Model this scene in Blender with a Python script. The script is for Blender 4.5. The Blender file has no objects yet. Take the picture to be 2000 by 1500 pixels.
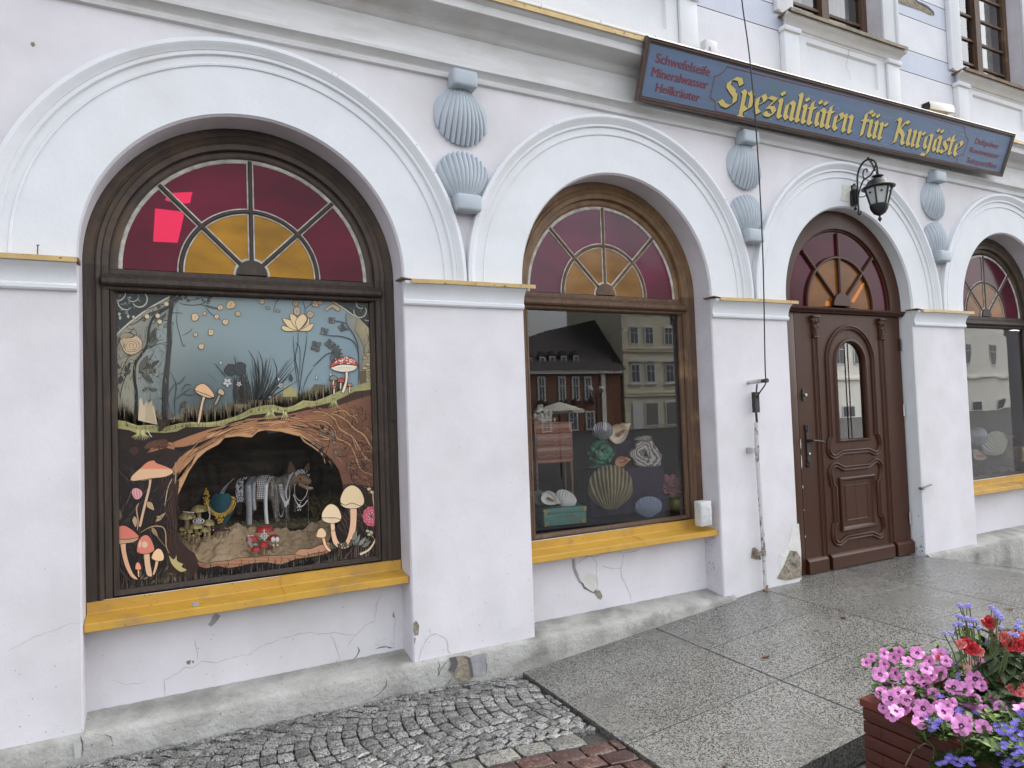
import bpy, bmesh, math, random
from mathutils import Vector, Matrix, noise
from mathutils.geometry import tessellate_polygon
random.seed(7)
scene = bpy.context.scene
COL = scene.collection
R_ = math.radians
pi = math.pi
# ---------------------------------------------------------------- camera
CP = Vector((0.0, -3.8, 1.4307))
CR = Vector((0.8882165, -0.4580981, -0.0348936)); CU = Vector((0.0137011, -0.0495048, 0.9986799)); CF = Vector((0.4592208, 0.8875220, 0.0376945))
FPX = 1330.0
cam = bpy.data.cameras.new('camera'); cam.sensor_width = 36; cam.lens = FPX/2000*36; cam.clip_end = 500; cam.clip_start = .05
co = bpy.data.objects.new('camera', cam); COL.objects.link(co)
m = Matrix((CR, CU, -CF)).transposed().to_4x4(); m.translation = CP; co.matrix_world = m
scene.camera = co
# ---------------------------------------------------------------- light: overcast day
w = bpy.data.worlds.new('World'); scene.world = w; w.use_nodes = True
nt = w.node_tree; bg = nt.nodes['Background']
sky = nt.nodes.new('ShaderNodeTexSky'); sky.sky_type = 'NISHITA'; sky.sun_disc = False
SUN_EL, SUN_AZ = R_(48), R_(72)      # azimuth clockwise from +y
sky.sun_elevation = SUN_EL; sky.sun_rotation = SUN_AZ
sky.air_density = 1.0; sky.dust_density = 4.0; sky.ozone_density = 1.0
hs = nt.nodes.new('ShaderNodeHueSaturation'); hs.inputs['Saturation'].default_value = .22      # an overcast sky is nearly grey
nt.links.new(sky.outputs[0], hs.inputs['Color']); nt.links.new(hs.outputs[0], bg.inputs[0]); bg.inputs[1].default_value = 0.15
sl = bpy.data.lights.new('sun', 'SUN'); sl.energy = 1.5; sl.angle = R_(30); sl.color = (1, .97, .93)
so = bpy.data.objects.new('sun', sl); COL.objects.link(so)
sd = Vector((math.sin(SUN_AZ)*math.cos(SUN_EL), math.cos(SUN_AZ)*math.cos(SUN_EL), math.sin(SUN_EL)))
so.rotation_euler = sd.to_track_quat('Z', 'Y').to_euler()
vs = scene.view_settings; vs.view_transform = 'Standard'; vs.look = 'None'; vs.gamma = 1; vs.use_curve_mapping = False
vs.exposure = 2.02
# ---------------------------------------------------------------- helpers
def ray(px, py): return CR*((px-1000)/FPX) + CU*((750-py)/FPX) + CF
def at(px, py, y):
    d = ray(px, py); return CP + d*((y-CP.y)/d.y)
def atz(px, py, z):
    d = ray(px, py); return CP + d*((z-CP.z)/d.z)
WL = {}
def tag(o, label=None, cat=None, group=None, kind=None):
    for k, v in (('label', label), ('category', cat), ('group', group), ('kind', kind)):
        if v: o[k] = v
    return o
def thing(name, label, cat, loc=(0, 0, 0), group=None):
    o = bpy.data.objects.new(name, None); o.empty_display_size = .05; COL.objects.link(o); o.location = loc
    WL[o.name] = Vector(loc); return tag(o, label, cat, group)
def crom(pts, n=6, closed=False):
    P = [Vector(p) for p in pts]
    if len(P) < 3: return P
    out = []; L = len(P)
    for i in range(L if closed else L-1):
        g = (lambda k: P[k % L]) if closed else (lambda k: P[max(0, min(L-1, k))])
        a, b, c, d = g(i-1), g(i), g(i+1), g(i+2)
        for k in range(n):
            t = k/n
            out.append(.5*((2*b)+(c-a)*t+(2*a-5*b+4*c-d)*t*t+(3*b-a-3*c+d)*t*t*t))
    if not closed: out.append(P[-1])
    return out
class MB:
    def __init__(s): s.v = []; s.f = []; s.mi = []; s.cur = 0
    def add(s, vs, fs):
        o = len(s.v); s.v += [Vector(v) for v in vs]
        for f in fs: s.f.append([o+i for i in f]); s.mi.append(s.cur)
        return s
    def quad(s, a, b, c, d): return s.add([a, b, c, d], [(0, 1, 2, 3)])
    def box(s, a, b, rot=None, c=0):
        """box between corners a and b; rot = Matrix about its centre; c = chamfer of all edges"""
        a = Vector(a); b = Vector(b); ce = (a+b)/2; h = (b-a)/2
        h = Vector([abs(x) for x in h])
        if c <= 0:
            P = [Vector((x*h.x, y*h.y, z*h.z)) for x in (-1, 1) for y in (-1, 1) for z in (-1, 1)]
            Fc = [(0, 1, 3, 2), (4, 6, 7, 5), (0, 4, 5, 1), (2, 3, 7, 6), (0, 2, 6, 4), (1, 5, 7, 3)]
        else:
            bm = bmesh.new(); bmesh.ops.create_cube(bm, size=2)
            for v in bm.verts: v.co = Vector((v.co.x*h.x, v.co.y*h.y, v.co.z*h.z))
            bmesh.ops.bevel(bm, geom=list(bm.edges), offset=min(c, h.x*.9, h.y*.9, h.z*.9), segments=2, affect='EDGES', profile=.5)
            bm.verts.index_update()
            P = [v.co.copy() for v in bm.verts]; Fc = [tuple(v.index for v in f.verts) for f in bm.faces]; bm.free()
        if rot is not None: P = [rot @ p for p in P]
        return s.add([p+ce for p in P], Fc)
    def tube(s, pts, r, n=8, closed=False, cap=True, flat=None):
        P = [Vector(p) for p in pts]; L = len(P)
        rr = r if isinstance(r, (list, tuple)) else [r]*L
        rings = []; up = None
        for i in range(L):
            t = (P[(i+1) % L]-P[i-1]) if closed else (P[min(i+1, L-1)]-P[max(i-1, 0)])
            if t.length < 1e-9: t = Vector((0, 0, 1))
            t.normalize()
            if up is None: up = t.orthogonal().normalized()
            up = up - t*up.dot(t)
            up = up.normalized() if up.length > 1e-6 else t.orthogonal().normalized()
            bi = t.cross(up)
            rings.append([P[i]+(up*math.cos(a)+bi*math.sin(a))*rr[i] for a in [2*pi*k/n for k in range(n)]])
        vs = [v for ri in rings for v in ri]; fs = []
        for i in range(L if closed else L-1):
            j = (i+1) % L
            for k in range(n): fs.append((i*n+k, i*n+(k+1) % n, j*n+(k+1) % n, j*n+k))
        if cap and not closed: fs += [tuple(range(n))[::-1], tuple((L-1)*n+k for k in range(n))]
        if flat is not None: vs = [flat @ v for v in vs]
        return s.add(vs, fs)
    def lathe(s, prof, c=(0, 0, 0), n=24, axis=None, a0=0, close=True):
        """prof [(r, h)] about z through c; axis = Matrix3 rotating z"""
        c = Vector(c); vs = []; L = len(prof)
        for r, h in prof:
            for k in range(n):
                a = a0+2*pi*k/n; v = Vector((r*math.cos(a), r*math.sin(a), h))
                vs.append((axis @ v if axis is not None else v)+c)
        fs = [(i*n+k, i*n+(k+1) % n, (i+1)*n+(k+1) % n, (i+1)*n+k) for i in range(L-1) for k in range(n)]
        if close: fs += [tuple(range(n))[::-1], tuple((L-1)*n+k for k in range(n))]
        return s.add(vs, fs)
    def poly(s, pts, holes=()):
        loops = [[Vector(p) for p in pts]]+[[Vector(p) for p in h] for h in holes]
        allp = [p for l in loops for p in l]
        return s.add(allp, [tuple(t) for t in tessellate_polygon(loops)])
    def prism(s, pts, d):
        """polygon pts extruded by vector d"""
        P = [Vector(p) for p in pts]; d = Vector(d); n = len(P)
        tr = tessellate_polygon([P])
        fs = [tuple(t) for t in tr]+[tuple(i+n for i in t[::-1]) for t in tr]
        fs += [(i, (i+1) % n, n+(i+1) % n, n+i) for i in range(n)]
        return s.add(P+[p+d for p in P], fs)
    def grid(s, fn, nu, nv, wrap=False):
        vs = [fn(i/nu, j/nv) for j in range(nv+1) for i in range(nu+1)]
        W = nu+1
        return s.add(vs, [(j*W+i, j*W+i+1, (j+1)*W+i+1, (j+1)*W+i) for j in range(nv) for i in range(nu)])
    def sweep(s, rows):
        """rows: list of equally long point lists, joined by quads"""
        n = len(rows[0]); vs = [p for r in rows for p in r]
        return s.add(vs, [(i*n+k, i*n+k+1, (i+1)*n+k+1, (i+1)*n+k) for i in range(len(rows)-1) for k in range(n-1)])
    def blob(s, c, r, sub=2, amp=.2, freq=3, seed=0, sq=(1, 1, 1)):
        bm = bmesh.new(); bmesh.ops.create_icosphere(bm, subdivisions=sub, radius=1)
        bm.verts.index_update(); P = []
        for v in bm.verts:
            n_ = noise.fractal(v.co*freq+Vector((seed*7.3, seed*3.1, seed)), 1, 2, 3)
            q = v.co*(1+amp*n_); P.append(Vector(c)+Vector((q.x*r*sq[0], q.y*r*sq[1], q.z*r*sq[2])))
        Fc = [tuple(v.index for v in f.verts) for f in bm.faces]; bm.free()
        return s.add(P, Fc)
    def build(s, name, mats, parent=None, loc=None, smooth=40, weld=False):
        if not isinstance(mats, (list, tuple)): mats = [mats]
        if parent is not None: off = WL[parent.name]
        elif loc is not None: off = Vector(loc)
        else:
            lo = [min(v[i] for v in s.v) for i in range(3)]; hi = [max(v[i] for v in s.v) for i in range(3)]
            off = Vector(((lo[0]+hi[0])/2, (lo[1]+hi[1])/2, lo[2]))
        me = bpy.data.meshes.new(name); me.from_pydata([v-off for v in s.v], [], s.f)
        for mm in mats: me.materials.append(mm)
        me.polygons.foreach_set('material_index', s.mi)
        if weld or smooth:
            bm = bmesh.new(); bm.from_mesh(me)
            if weld: bmesh.ops.remove_doubles(bm, verts=bm.verts, dist=1e-5)
            bmesh.ops.recalc_face_normals(bm, faces=bm.faces)
            bm.to_mesh(me); bm.free()
        if smooth:
            me.polygons.foreach_set('use_smooth', [True]*len(me.polygons))
            me.set_sharp_from_angle(angle=R_(smooth))
        me.update()
        o = bpy.data.objects.new(name, me); COL.objects.link(o)
        if parent is not None: o.parent = parent; WL[o.name] = off
        else: o.location = off; WL[o.name] = off
        return o
def copy_tree(o, parent=None):
    c = o.copy(); COL.objects.link(c); WL[c.name] = WL.get(o.name, Vector())
    if parent is not None: c.parent = parent
    for ch in list(o.children): copy_tree(ch, c)
    return c
# ---------------------------------------------------------------- materials
def nod(nt, t, **kw):
    n = nt.nodes.new(t)
    for k, v in kw.items(): setattr(n, k, v)
    return n
def mat(name, c, rough=.6, c2=None, sc=6, stretch=(1, 1, 1), det=6, lohi=(.35, .65), bump=0, bsc=60, bstretch=None, metal=0, spec=.5,
        speck=None, spsc=90, spth=.72, coat=0, big=None, bigsc=1.2, biglohi=(.45, .7), rough2=None, emit=None, sub=0, dist=.01):
    """one base colour with a second one mixed in by noise, optional specks, large stains and bump"""
    mt = bpy.data.materials.new(name); mt.use_nodes = True; nt = mt.node_tree; L = nt.links.new
    bs = nt.nodes['Principled BSDF']
    bs.inputs['Roughness'].default_value = rough; bs.inputs['Metallic'].default_value = metal
    bs.inputs['Specular IOR Level'].default_value = spec; bs.inputs['Coat Weight'].default_value = coat
    bs.inputs['Base Color'].default_value = (*c, 1)
    tc = nod(nt, 'ShaderNodeTexCoord'); mp = nod(nt, 'ShaderNodeMapping'); mp.inputs['Scale'].default_value = stretch
    L(tc.outputs['Object'], mp.inputs['Vector'])
    col = None
    def mixn(a, b, fac):
        mx = nod(nt, 'ShaderNodeMix', data_type='RGBA')
        if a is None: mx.inputs[6].default_value = (*c, 1)
        else: L(a, mx.inputs[6])
        mx.inputs[7].default_value = (*b, 1); L(fac, mx.inputs[0]); return mx.outputs[2]
    def ramp(src, lo, hi):
        r = nod(nt, 'ShaderNodeMapRange'); r.inputs[1].default_value = lo; r.inputs[2].default_value = hi; L(src, r.inputs[0]); return r.outputs[0]
    def nz(s, d, v=None):
        n = nod(nt, 'ShaderNodeTexNoise'); n.inputs['Scale'].default_value = s; n.inputs['Detail'].default_value = d; n.inputs['Roughness'].default_value = .6
        L(v if v is not None else mp.outputs[0], n.inputs['Vector']); return n.outputs[0]
    if c2 is not None:
        f = ramp(nz(sc, det), *lohi); col = mixn(col, c2, f)
        if rough2 is not None:
            r = nod(nt, 'ShaderNodeMapRange'); r.inputs[3].default_value = rough; r.inputs[4].default_value = rough2; L(f, r.inputs[0]); L(r.outputs[0], bs.inputs['Roughness'])
    if big is not None: col = mixn(col, big, ramp(nz(bigsc, 5, tc.outputs['Object']), *biglohi))
    if speck is not None: col = mixn(col, speck, ramp(nz(spsc, 2, tc.outputs['Object']), spth, spth+.04))
    if col is not None: L(col, bs.inputs['Base Color'])
    if bump:
        mp2 = nod(nt, 'ShaderNodeMapping'); mp2.inputs['Scale'].default_value = bstretch or stretch; L(tc.outputs['Object'], mp2.inputs['Vector'])
        b = nod(nt, 'ShaderNodeBump'); b.inputs['Strength'].default_value = bump; b.inputs['Distance'].default_value = dist
        L(nz(bsc, 5, mp2.outputs[0]), b.inputs['Height']); L(b.outputs[0], bs.inputs['Normal'])
    if emit is not None:
        bs.inputs['Emission Color'].default_value = (*c, 1); bs.inputs['Emission Strength'].default_value = emit
    return mt
def glass(name, boost=2.0, tint=(1, 1, 1), ior=1.5, rough=.0, wav=0.0, wsc=3):
    mt = bpy.data.materials.new(name); mt.use_nodes = True; nt = mt.node_tree; nt.nodes.clear(); L = nt.links.new
    out = nod(nt, 'ShaderNodeOutputMaterial'); mx = nod(nt, 'ShaderNodeMixShader'); tr = nod(nt, 'ShaderNodeBsdfTransparent'); gl = nod(nt, 'ShaderNodeBsdfGlossy')
    tr.inputs[0].default_value = (*tint, 1); gl.inputs['Roughness'].default_value = rough
    fr = nod(nt, 'ShaderNodeFresnel'); fr.inputs[0].default_value = ior
    mu = nod(nt, 'ShaderNodeMath', operation='MULTIPLY', use_clamp=True); mu.inputs[1].default_value = boost
    L(fr.outputs[0], mu.inputs[0]); L(mu.outputs[0], mx.inputs[0]); L(tr.outputs[0], mx.inputs[1]); L(gl.outputs[0], mx.inputs[2]); L(mx.outputs[0], out.inputs[0])
    if wav:
        tc = nod(nt, 'ShaderNodeTexCoord'); n = nod(nt, 'ShaderNodeTexNoise'); n.inputs['Scale'].default_value = wsc; n.inputs['Detail'].default_value = 1; L(tc.outputs['Object'], n.inputs['Vector'])
        b = nod(nt, 'ShaderNodeBump'); b.inputs['Strength'].default_value = wav; b.inputs['Distance'].default_value = .02; L(n.outputs[0], b.inputs['Height']); L(b.outputs[0], gl.inputs['Normal'])
    return mt
def stained(name, c, tint, refl=.9, spec=.5):
    """coloured fanlight glass: partly see-through, partly scattering, with a sheen"""
    mt = bpy.data.materials.new(name); mt.use_nodes = True; nt = mt.node_tree; nt.nodes.clear(); L = nt.links.new
    out = nod(nt, 'ShaderNodeOutputMaterial'); tr = nod(nt, 'ShaderNodeBsdfTransparent'); tr.inputs[0].default_value = (*tint, 1)
    df = nod(nt, 'ShaderNodeBsdfPrincipled'); n0 = nod(nt, 'ShaderNodeTexNoise'); n0.inputs['Scale'].default_value = 2.2; n0.inputs['Detail'].default_value = 5; m0 = nod(nt, 'ShaderNodeMix', data_type='RGBA'); m0.inputs[6].default_value = (*(x*.72 for x in c), 1); m0.inputs[7].default_value = (*(min(1, x*1.38) for x in c), 1)
    r0 = nod(nt, 'ShaderNodeMapRange'); r0.inputs[1].default_value = .33; r0.inputs[2].default_value = .67; L(n0.outputs[0], r0.inputs[0]); L(r0.outputs[0], m0.inputs[0]); L(m0.outputs[2], df.inputs['Base Color']); df.inputs['Roughness'].default_value = .12; df.inputs['Specular IOR Level'].default_value = spec
    tc = nod(nt, 'ShaderNodeTexCoord'); n = nod(nt, 'ShaderNodeTexNoise'); n.inputs['Scale'].default_value = 2.5; n.inputs['Detail'].default_value = 3; L(tc.outputs['Object'], n.inputs['Vector'])
    b = nod(nt, 'ShaderNodeBump'); b.inputs['Strength'].default_value = .12; b.inputs['Distance'].default_value = .02; L(n.outputs[0], b.inputs['Height']); L(b.outputs[0], df.inputs['Normal'])
    mx = nod(nt, 'ShaderNodeMixShader'); mx.inputs[0].default_value = refl; L(tr.outputs[0], mx.inputs[1]); L(df.outputs[0], mx.inputs[2]); L(mx.outputs[0], out.inputs[0])
    return mt
FL = {}
def flat(c, rough=.5, v=.12):
    """printed or painted colour given as sRGB 0-255"""
    k = (c, rough)
    if k not in FL:
        l = tuple(((x/255)/12.92 if x/255 <= .04045 else ((x/255+.055)/1.055)**2.4) for x in c)
        FL[k] = mat('paint_%d_%d_%d' % c, l, rough, tuple(x*(1-v*2) for x in l), sc=40)
    return FL[k]
# ---------------------------------------------------------------- setting materials
M_lilac = mat('lilac_render', (.695, .670, .700), .85, (.64, .617, .648), sc=3, big=(.555, .54, .545), bigsc=1.1, bump=.18, bsc=38, speck=(.22, .21, .22), spsc=55, spth=.745, dist=.006)
M_white = mat('white_limewash', (.70, .715, .74), .85, (.66, .675, .70), sc=4, big=(.63, .63, .63), bigsc=1.4, biglohi=(.55, .8), bump=.3, bsc=40, dist=.005)
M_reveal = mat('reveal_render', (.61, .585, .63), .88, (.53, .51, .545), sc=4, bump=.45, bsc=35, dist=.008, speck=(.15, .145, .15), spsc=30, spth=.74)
M_cornice = mat('cornice_paint', (.67, .67, .675), .8, (.57, .565, .555), sc=5, stretch=(.4, 1, 3), big=(.50, .48, .45), bigsc=2.2, biglohi=(.52, .8), bump=.35, bsc=50, dist=.006, speck=(.12, .11, .10), spsc=60, spth=.75)
M_concrete = mat('plinth_concrete', (.42, .415, .39), .85, (.30, .295, .27), sc=5, big=(.13, .125, .11), bigsc=2.6, biglohi=(.50, .76), bump=.9, bsc=34, dist=.014, speck=(.08, .08, .07), spsc=70, spth=.7)
M_crack = mat('crack_dark', (.10, .095, .10), .95)
M_hair = mat('hairline_crack', (.36, .345, .36), .95)
M_chip = mat('bare_plaster', (.33, .29, .22), .95, (.20, .17, .13), sc=18, bump=1, bsc=30, dist=.03)
M_oldplaster = mat('old_white_plaster', (.66, .655, .62), .9, (.58, .57, .54), sc=10, bump=.6, bsc=40, dist=.01)
M_greymark = mat('grey_patch', (.25, .25, .26), .9, (.33, .33, .34), sc=30)
M_yellow = mat('ochre_sheet_metal', (.50, .285, .038), .5, (.44, .245, .032), sc=5, big=(.25, .16, .075), bigsc=4, biglohi=(.54, .78), bump=.12, bsc=12, speck=(.10, .07, .03), spsc=46, spth=.70, dist=.01)
M_flash = mat('ochre_flashing', (.50, .35, .13), .5, (.40, .27, .10), sc=8, speck=(.06, .045, .03), spsc=25, spth=.64)
M_rust = mat('rusty_flashing', (.13, .08, .05), .8, (.22, .15, .09), sc=12)
M_woodd = mat('dark_weathered_wood', (.022, .0145, .011), .6, (.046, .029, .019), sc=2.2, stretch=(22, 22, 1.6), bump=.7, bsc=3, bstretch=(30, 30, 2), dist=.006, big=(.09, .055, .03), bigsc=4, biglohi=(.6, .8))
M_woodb = mat('brown_weathered_wood', (.115, .058, .026), .6, (.055, .028, .015), sc=2.2, stretch=(24, 24, 1.5), bump=.8, bsc=3, bstretch=(32, 32, 2), dist=.006, big=(.21, .125, .06), bigsc=5, biglohi=(.55, .75))
M_woodarc_d = mat('dark_arched_wood', (.034, .023, .018), .55, (.065, .042, .028), sc=9, bump=.5, bsc=30, dist=.005, big=(.11, .065, .033), bigsc=3, biglohi=(.5, .75))
M_woodarc_b = mat('tan_arched_wood', (.20, .115, .052), .6, (.12, .065, .03), sc=9, bump=.5, bsc=30, dist=.005, big=(.10, .055, .028), bigsc=3, biglohi=(.5, .75))
M_putty = mat('white_putty', (.55, .53, .47), .8, (.30, .28, .24), sc=22)
M_doorp = mat('brown_door_paint', (.052, .0165, .0070), .42, (.044, .0140, .0060), sc=3, stretch=(8, 8, 1), bump=.1, bsc=4, bstretch=(20, 20, 1), spec=.3, speck=(.3, .26, .22), spsc=38, spth=.775, dist=.004)
M_red = stained('red_glass', (.135, .007, .026), (.75, .02, .08), .78, .22)
M_red2 = stained('plum_glass', (.105, .014, .036), (.5, .03, .08), .9, .4)
M_red3 = stained('wine_glass', (.068, .005, .016), (.5, .03, .06), .93, .15)
M_amber = stained('amber_glass', (.40, .19, .006), (.8, .4, .05), .82, .25)
M_amber2 = stained('ochre_glass', (.23, .115, .035), (.6, .35, .1), .92, .35)
M_amber3 = stained('orange_glass', (.19, .068, .010), (.7, .3, .05), .85, .2)
M_glass = glass('window_glass', 2.3)
M_glassd = glass('door_glass', 5.0)
M_glassw = glass('wavy_glass', 2.1, wav=.05, wsc=3.0)
M_glassm = glass('print_glass', .4)
M_black = mat('black_iron', (.012, .012, .013), .45, (.02, .02, .02), sc=40, bump=.2, bsc=90, dist=.002)
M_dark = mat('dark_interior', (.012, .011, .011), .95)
M_steel = mat('steel', (.5, .5, .5), .35, metal=1)
piers0 = [(-1, -.34, 1), (1.27, 2.065, 1), (3.66, 4.46, 1), (6.09, 6.89, 1), (-.33, 1.26, 0), (2.07, 3.65, 0)]
OPEN = [(-.337, 1.269, 2.236), (2.069, 3.657, 2.243), (4.466, 6.089, 2.25), (6.895, 8.49, 2.252)]
ZI = 2.208                    # impost flashing
X0, X1 = -7.0, 18.0
def arch_path(xc, R, zc, z0, n=56):
    """(x, z) up the left jamb, round, down the right one"""
    P = [(xc-R, z0)] if z0 < zc-1e-4 else []
    P += [(xc-R*math.cos(pi*k/n), zc+R*math.sin(pi*k/n)) for k in range(n+1)]
    if z0 < zc-1e-4: P.append((xc+R, z0))
    return P
def arch_sweep(mb, xc, R, zc, z0, prof, n=56):
    """prof [(inset, y)] swept along the arch"""
    rows = [[Vector((x, y, z)) for x, z in arch_path(xc, R-o, zc, z0, n)] for o, y in prof]
    return mb.sweep(rows)
def oc(i): return ((OPEN[i][0]+OPEN[i][1])/2, (OPEN[i][1]-OPEN[i][0])/2, OPEN[i][2])
bld = thing('shop_building', 'pale lilac rendered shop front with white arched bays and ochre sills', 'building', (3, 0, 0))
# ---- ground floor wall
wb = MB()
C = .008
edges = [X0]+[e for o in OPEN for e in o[:2]]+[X1]
for k in range(0, len(edges), 2):
    a, b = edges[k]+(C if k else 0), edges[k+1]-(C if k < len(edges)-2 else 0)
    wb.quad((a, 0, -.3), (b, 0, -.3), (b, 0, 2.24), (a, 0, 2.24))
mids = [X0]+[(OPEN[i][1]+OPEN[i+1][0])/2 for i in range(3)]+[X1]
ZT = 3.56
for i in range(4):
    xc, R, zc = oc(i); xa, xb = mids[i], mids[i+1]
    angs = sorted(set([pi*k/56 for k in range(57)]+[math.atan2(ZT-zc, xb-xc), math.atan2(ZT-zc, xa-xc)]))
    ins, outs = [], []
    for a in angs:
        c, s_ = math.cos(a), math.sin(a)
        ins.append(Vector((xc+(R+C)*c, 0, zc+(R+C)*s_)))
        t = min((xb-xc)/c if c > 1e-9 else 1e9, (xa-xc)/c if c < -1e-9 else 1e9, (ZT-zc)/s_ if s_ > 1e-9 else 1e9)
        outs.append(Vector((xc+t*c, 0, zc+t*s_)))
    wb.sweep([ins, outs])
    wb.quad((xc-R-C, 0, 2.24), (xa, 0, 2.24), (xa, 0, zc), (xc-R-C, 0, zc)); wb.quad((xc+R+C, 0, 2.24), (xb, 0, 2.24), (xb, 0, zc), (xc+R+C, 0, zc))
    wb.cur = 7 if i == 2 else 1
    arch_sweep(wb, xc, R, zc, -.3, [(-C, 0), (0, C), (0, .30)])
    wb.cur = 0
    if i != 2: wb.quad((xc-R, .178, -.3), (xc+R, .178, -.3), (xc+R, .178, .56), (xc-R, .178, .56))
# wear on the render: chips, cracks and marks, 1-2 mm proud
def wear(mb, pts, y, mi, dy=-.0015):
    mb.cur = mi; mb.poly([at(px, py, y)+Vector((0, dy, 0)) for px, py in pts]); mb.cur = 0
def crack(mb, pts, y, mi, wd=.002, dy=-.0012):
    mb.cur = mi
    P = [at(px, py, y)+Vector((0, dy, 0)) for px, py in pts]; Q = []
    for i in range(len(P)-1):
        n = max(1, int((P[i+1]-P[i]).length/.018))
        for k in range(n):
            p = P[i].lerp(P[i+1], k/n); Q.append(p+Vector((random.uniform(-1, 1), 0, random.uniform(-1, 1)))*.0035)
    Q.append(P[-1]); a, b = [], []
    for i, p in enumerate(Q):
        t = (Q[min(i+1, len(Q)-1)]-Q[max(i-1, 0)]).normalized(); nn = Vector((-t.z, 0, t.x))*wd*(.35+.65*random.random())*(0.25 if i in (0, len(Q)-1) else 1)
        a.append(p+nn); b.append(p-nn)
    mb.sweep([a, b]); mb.cur = 0
zf = lambda ox, oy, k: (lambda pts: [(ox+x/k, oy+y/k) for x, y in pts])
A1, A2, A3, A4 = zf(0, 1125, 4), zf(500, 1000, 4), zf(950, 950, 4), zf(1350, 850, 4)
for pts in ([(1285, 940), (1290, 810), (1400, 755), (1445, 710), (1500, 715), (1580, 665), (1700, 675), (1800, 640), (1950, 610), (2060, 540)], [(1545, 660), (1535, 560), (1510, 480)], [(880, 815), (980, 850), (1090, 840), (1160, 800)]): crack(wb, A1(pts), .178, 3, .0016)
for pts in ([(60, 1045), (200, 985), (390, 940), (500, 955), (600, 945), (780, 962), (800, 940), (850, 885), (925, 855), (940, 730), (975, 640)], [(585, 950), (620, 1040), (650, 1130), (660, 1175)], [(780, 962), (740, 1010), (710, 1055)], [(1080, 1060), (1075, 960), (1085, 830), (1075, 780)]): crack(wb, A2(pts), .178, 3, .0018)
for pts in ([(640, 1150), (610, 1190)], [(750, 1150), (790, 1120), (805, 1080), (792, 1050)], [(940, 1065), (1000, 1050), (1068, 1060)]): crack(wb, A2(pts), .178, 2, .004)
wear(wb, A2([(1075, 770), (1085, 830), (1062, 815)]), .178, 6);
for _ in range(26):
    x, y = random.uniform(930, 1066), random.gauss(1025, 22); wear(wb, A2([(x, y), (x+random.uniform(4, 12), y+2), (x+random.uniform(2, 8), y+random.uniform(4, 10))]), .178, 6)
wear(wb, A1([(1625, 380), (1650, 345), (1665, 305), (1690, 290), (1722, 310), (1700, 345), (1680, 370), (1650, 395)]), .178, 6); wear(wb, A1([(1455, 665), (1490, 655), (1485, 690), (1460, 690)]), .178, 4); wear(wb, A1([(1495, 665), (1515, 660), (1512, 685)]), .178, 4)
crack(wb, A1([(60, 590), (180, 525), (280, 470), (410, 430), (540, 375), (640, 370)]), 0, 3, .001)
crack(wb, A2([(1265, 1170), (1300, 1060), (1325, 1000), (1360, 965), (1410, 945), (1470, 985), (1495, 1010), (1500, 1080), (1520, 1125)]), 0, 3, .0022); crack(wb, A2([(1360, 965), (1357, 905)]), 0, 3, .0018); crack(wb, A2([(1905, 845), (1912, 890), (1890, 915)]), 0, 3, .002)
wear(wb, A2([(1228, 870), (1250, 850), (1275, 885), (1268, 960), (1240, 965), (1228, 930)]), 0, 4); wear(wb, A2([(1234, 980), (1250, 985), (1240, 1030), (1232, 1030)]), 0, 6)
wear(wb, A2([(1230, 820), (1250, 835), (1262, 880), (1245, 850), (1232, 850)]), 0, 5)
wear(wb, A3([(720, 700), (775, 678), (855, 690), (868, 800), (835, 830), (765, 785), (740, 740)]), .178, 5)
wear(wb, A3([(668, 570), (685, 565), (695, 640), (720, 705), (745, 770), (722, 750), (690, 690), (672, 640)]), .178, 6)
wear(wb, A3([(735, 740), (760, 762), (766, 786), (832, 826), (865, 812), (885, 812), (905, 860), (893, 885), (872, 875), (845, 835), (760, 800)]), .178, 4, -.003); crack(wb, A3([(735, 742), (765, 785), (832, 828), (868, 802)]), .178, 2, .006, -.0045)
for pts in ([(690, 520), (780, 545), (830, 548), (858, 600), (858, 690), (872, 805)], [(830, 548), (930, 525), (1030, 505), (1070, 520), (1190, 500)], [(1070, 520), (1065, 600), (1050, 640), (990, 645), (900, 620)], [(1050, 640), (1052, 700), (1085, 760), (1125, 850), (1130, 895)], [(690, 560), (700, 640), (725, 710)], [(700, 605), (740, 580), (790, 545)]): crack(wb, A3(pts), .178, 3, .0022)
# bare corner by the door and the hole by the lightning rod
wear(wb, A4([(840, 690), (790, 705), (765, 830), (740, 880), (690, 920), (680, 1010), (700, 1030), (665, 1120), (860, 1130), (858, 900)]), 0, 5, -.0015)
wear(wb, A4([(770, 900), (820, 905), (850, 950), (860, 1110), (740, 1135), (668, 1118), (720, 1020), (745, 960)]), 0, 4, -.004)
for pts in ([(790, 905), (812, 915), (800, 950), (790, 940)], [(780, 990), (815, 1000), (820, 1030), (785, 1015)]): wear(wb, A4(pts), 0, 2, -.006)
wear(wb, A4([(475, 880), (500, 875), (540, 920), (545, 975), (500, 970), (465, 960), (470, 915)]), 0, 4, -.002); wear(wb, A4([(495, 890), (530, 915), (540, 965), (510, 945)]), 0, 2, -.004)
wear(wb, [(60, 83), (66, 82), (69, 88), (65, 92), (61, 89)], 0, 4)
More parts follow.
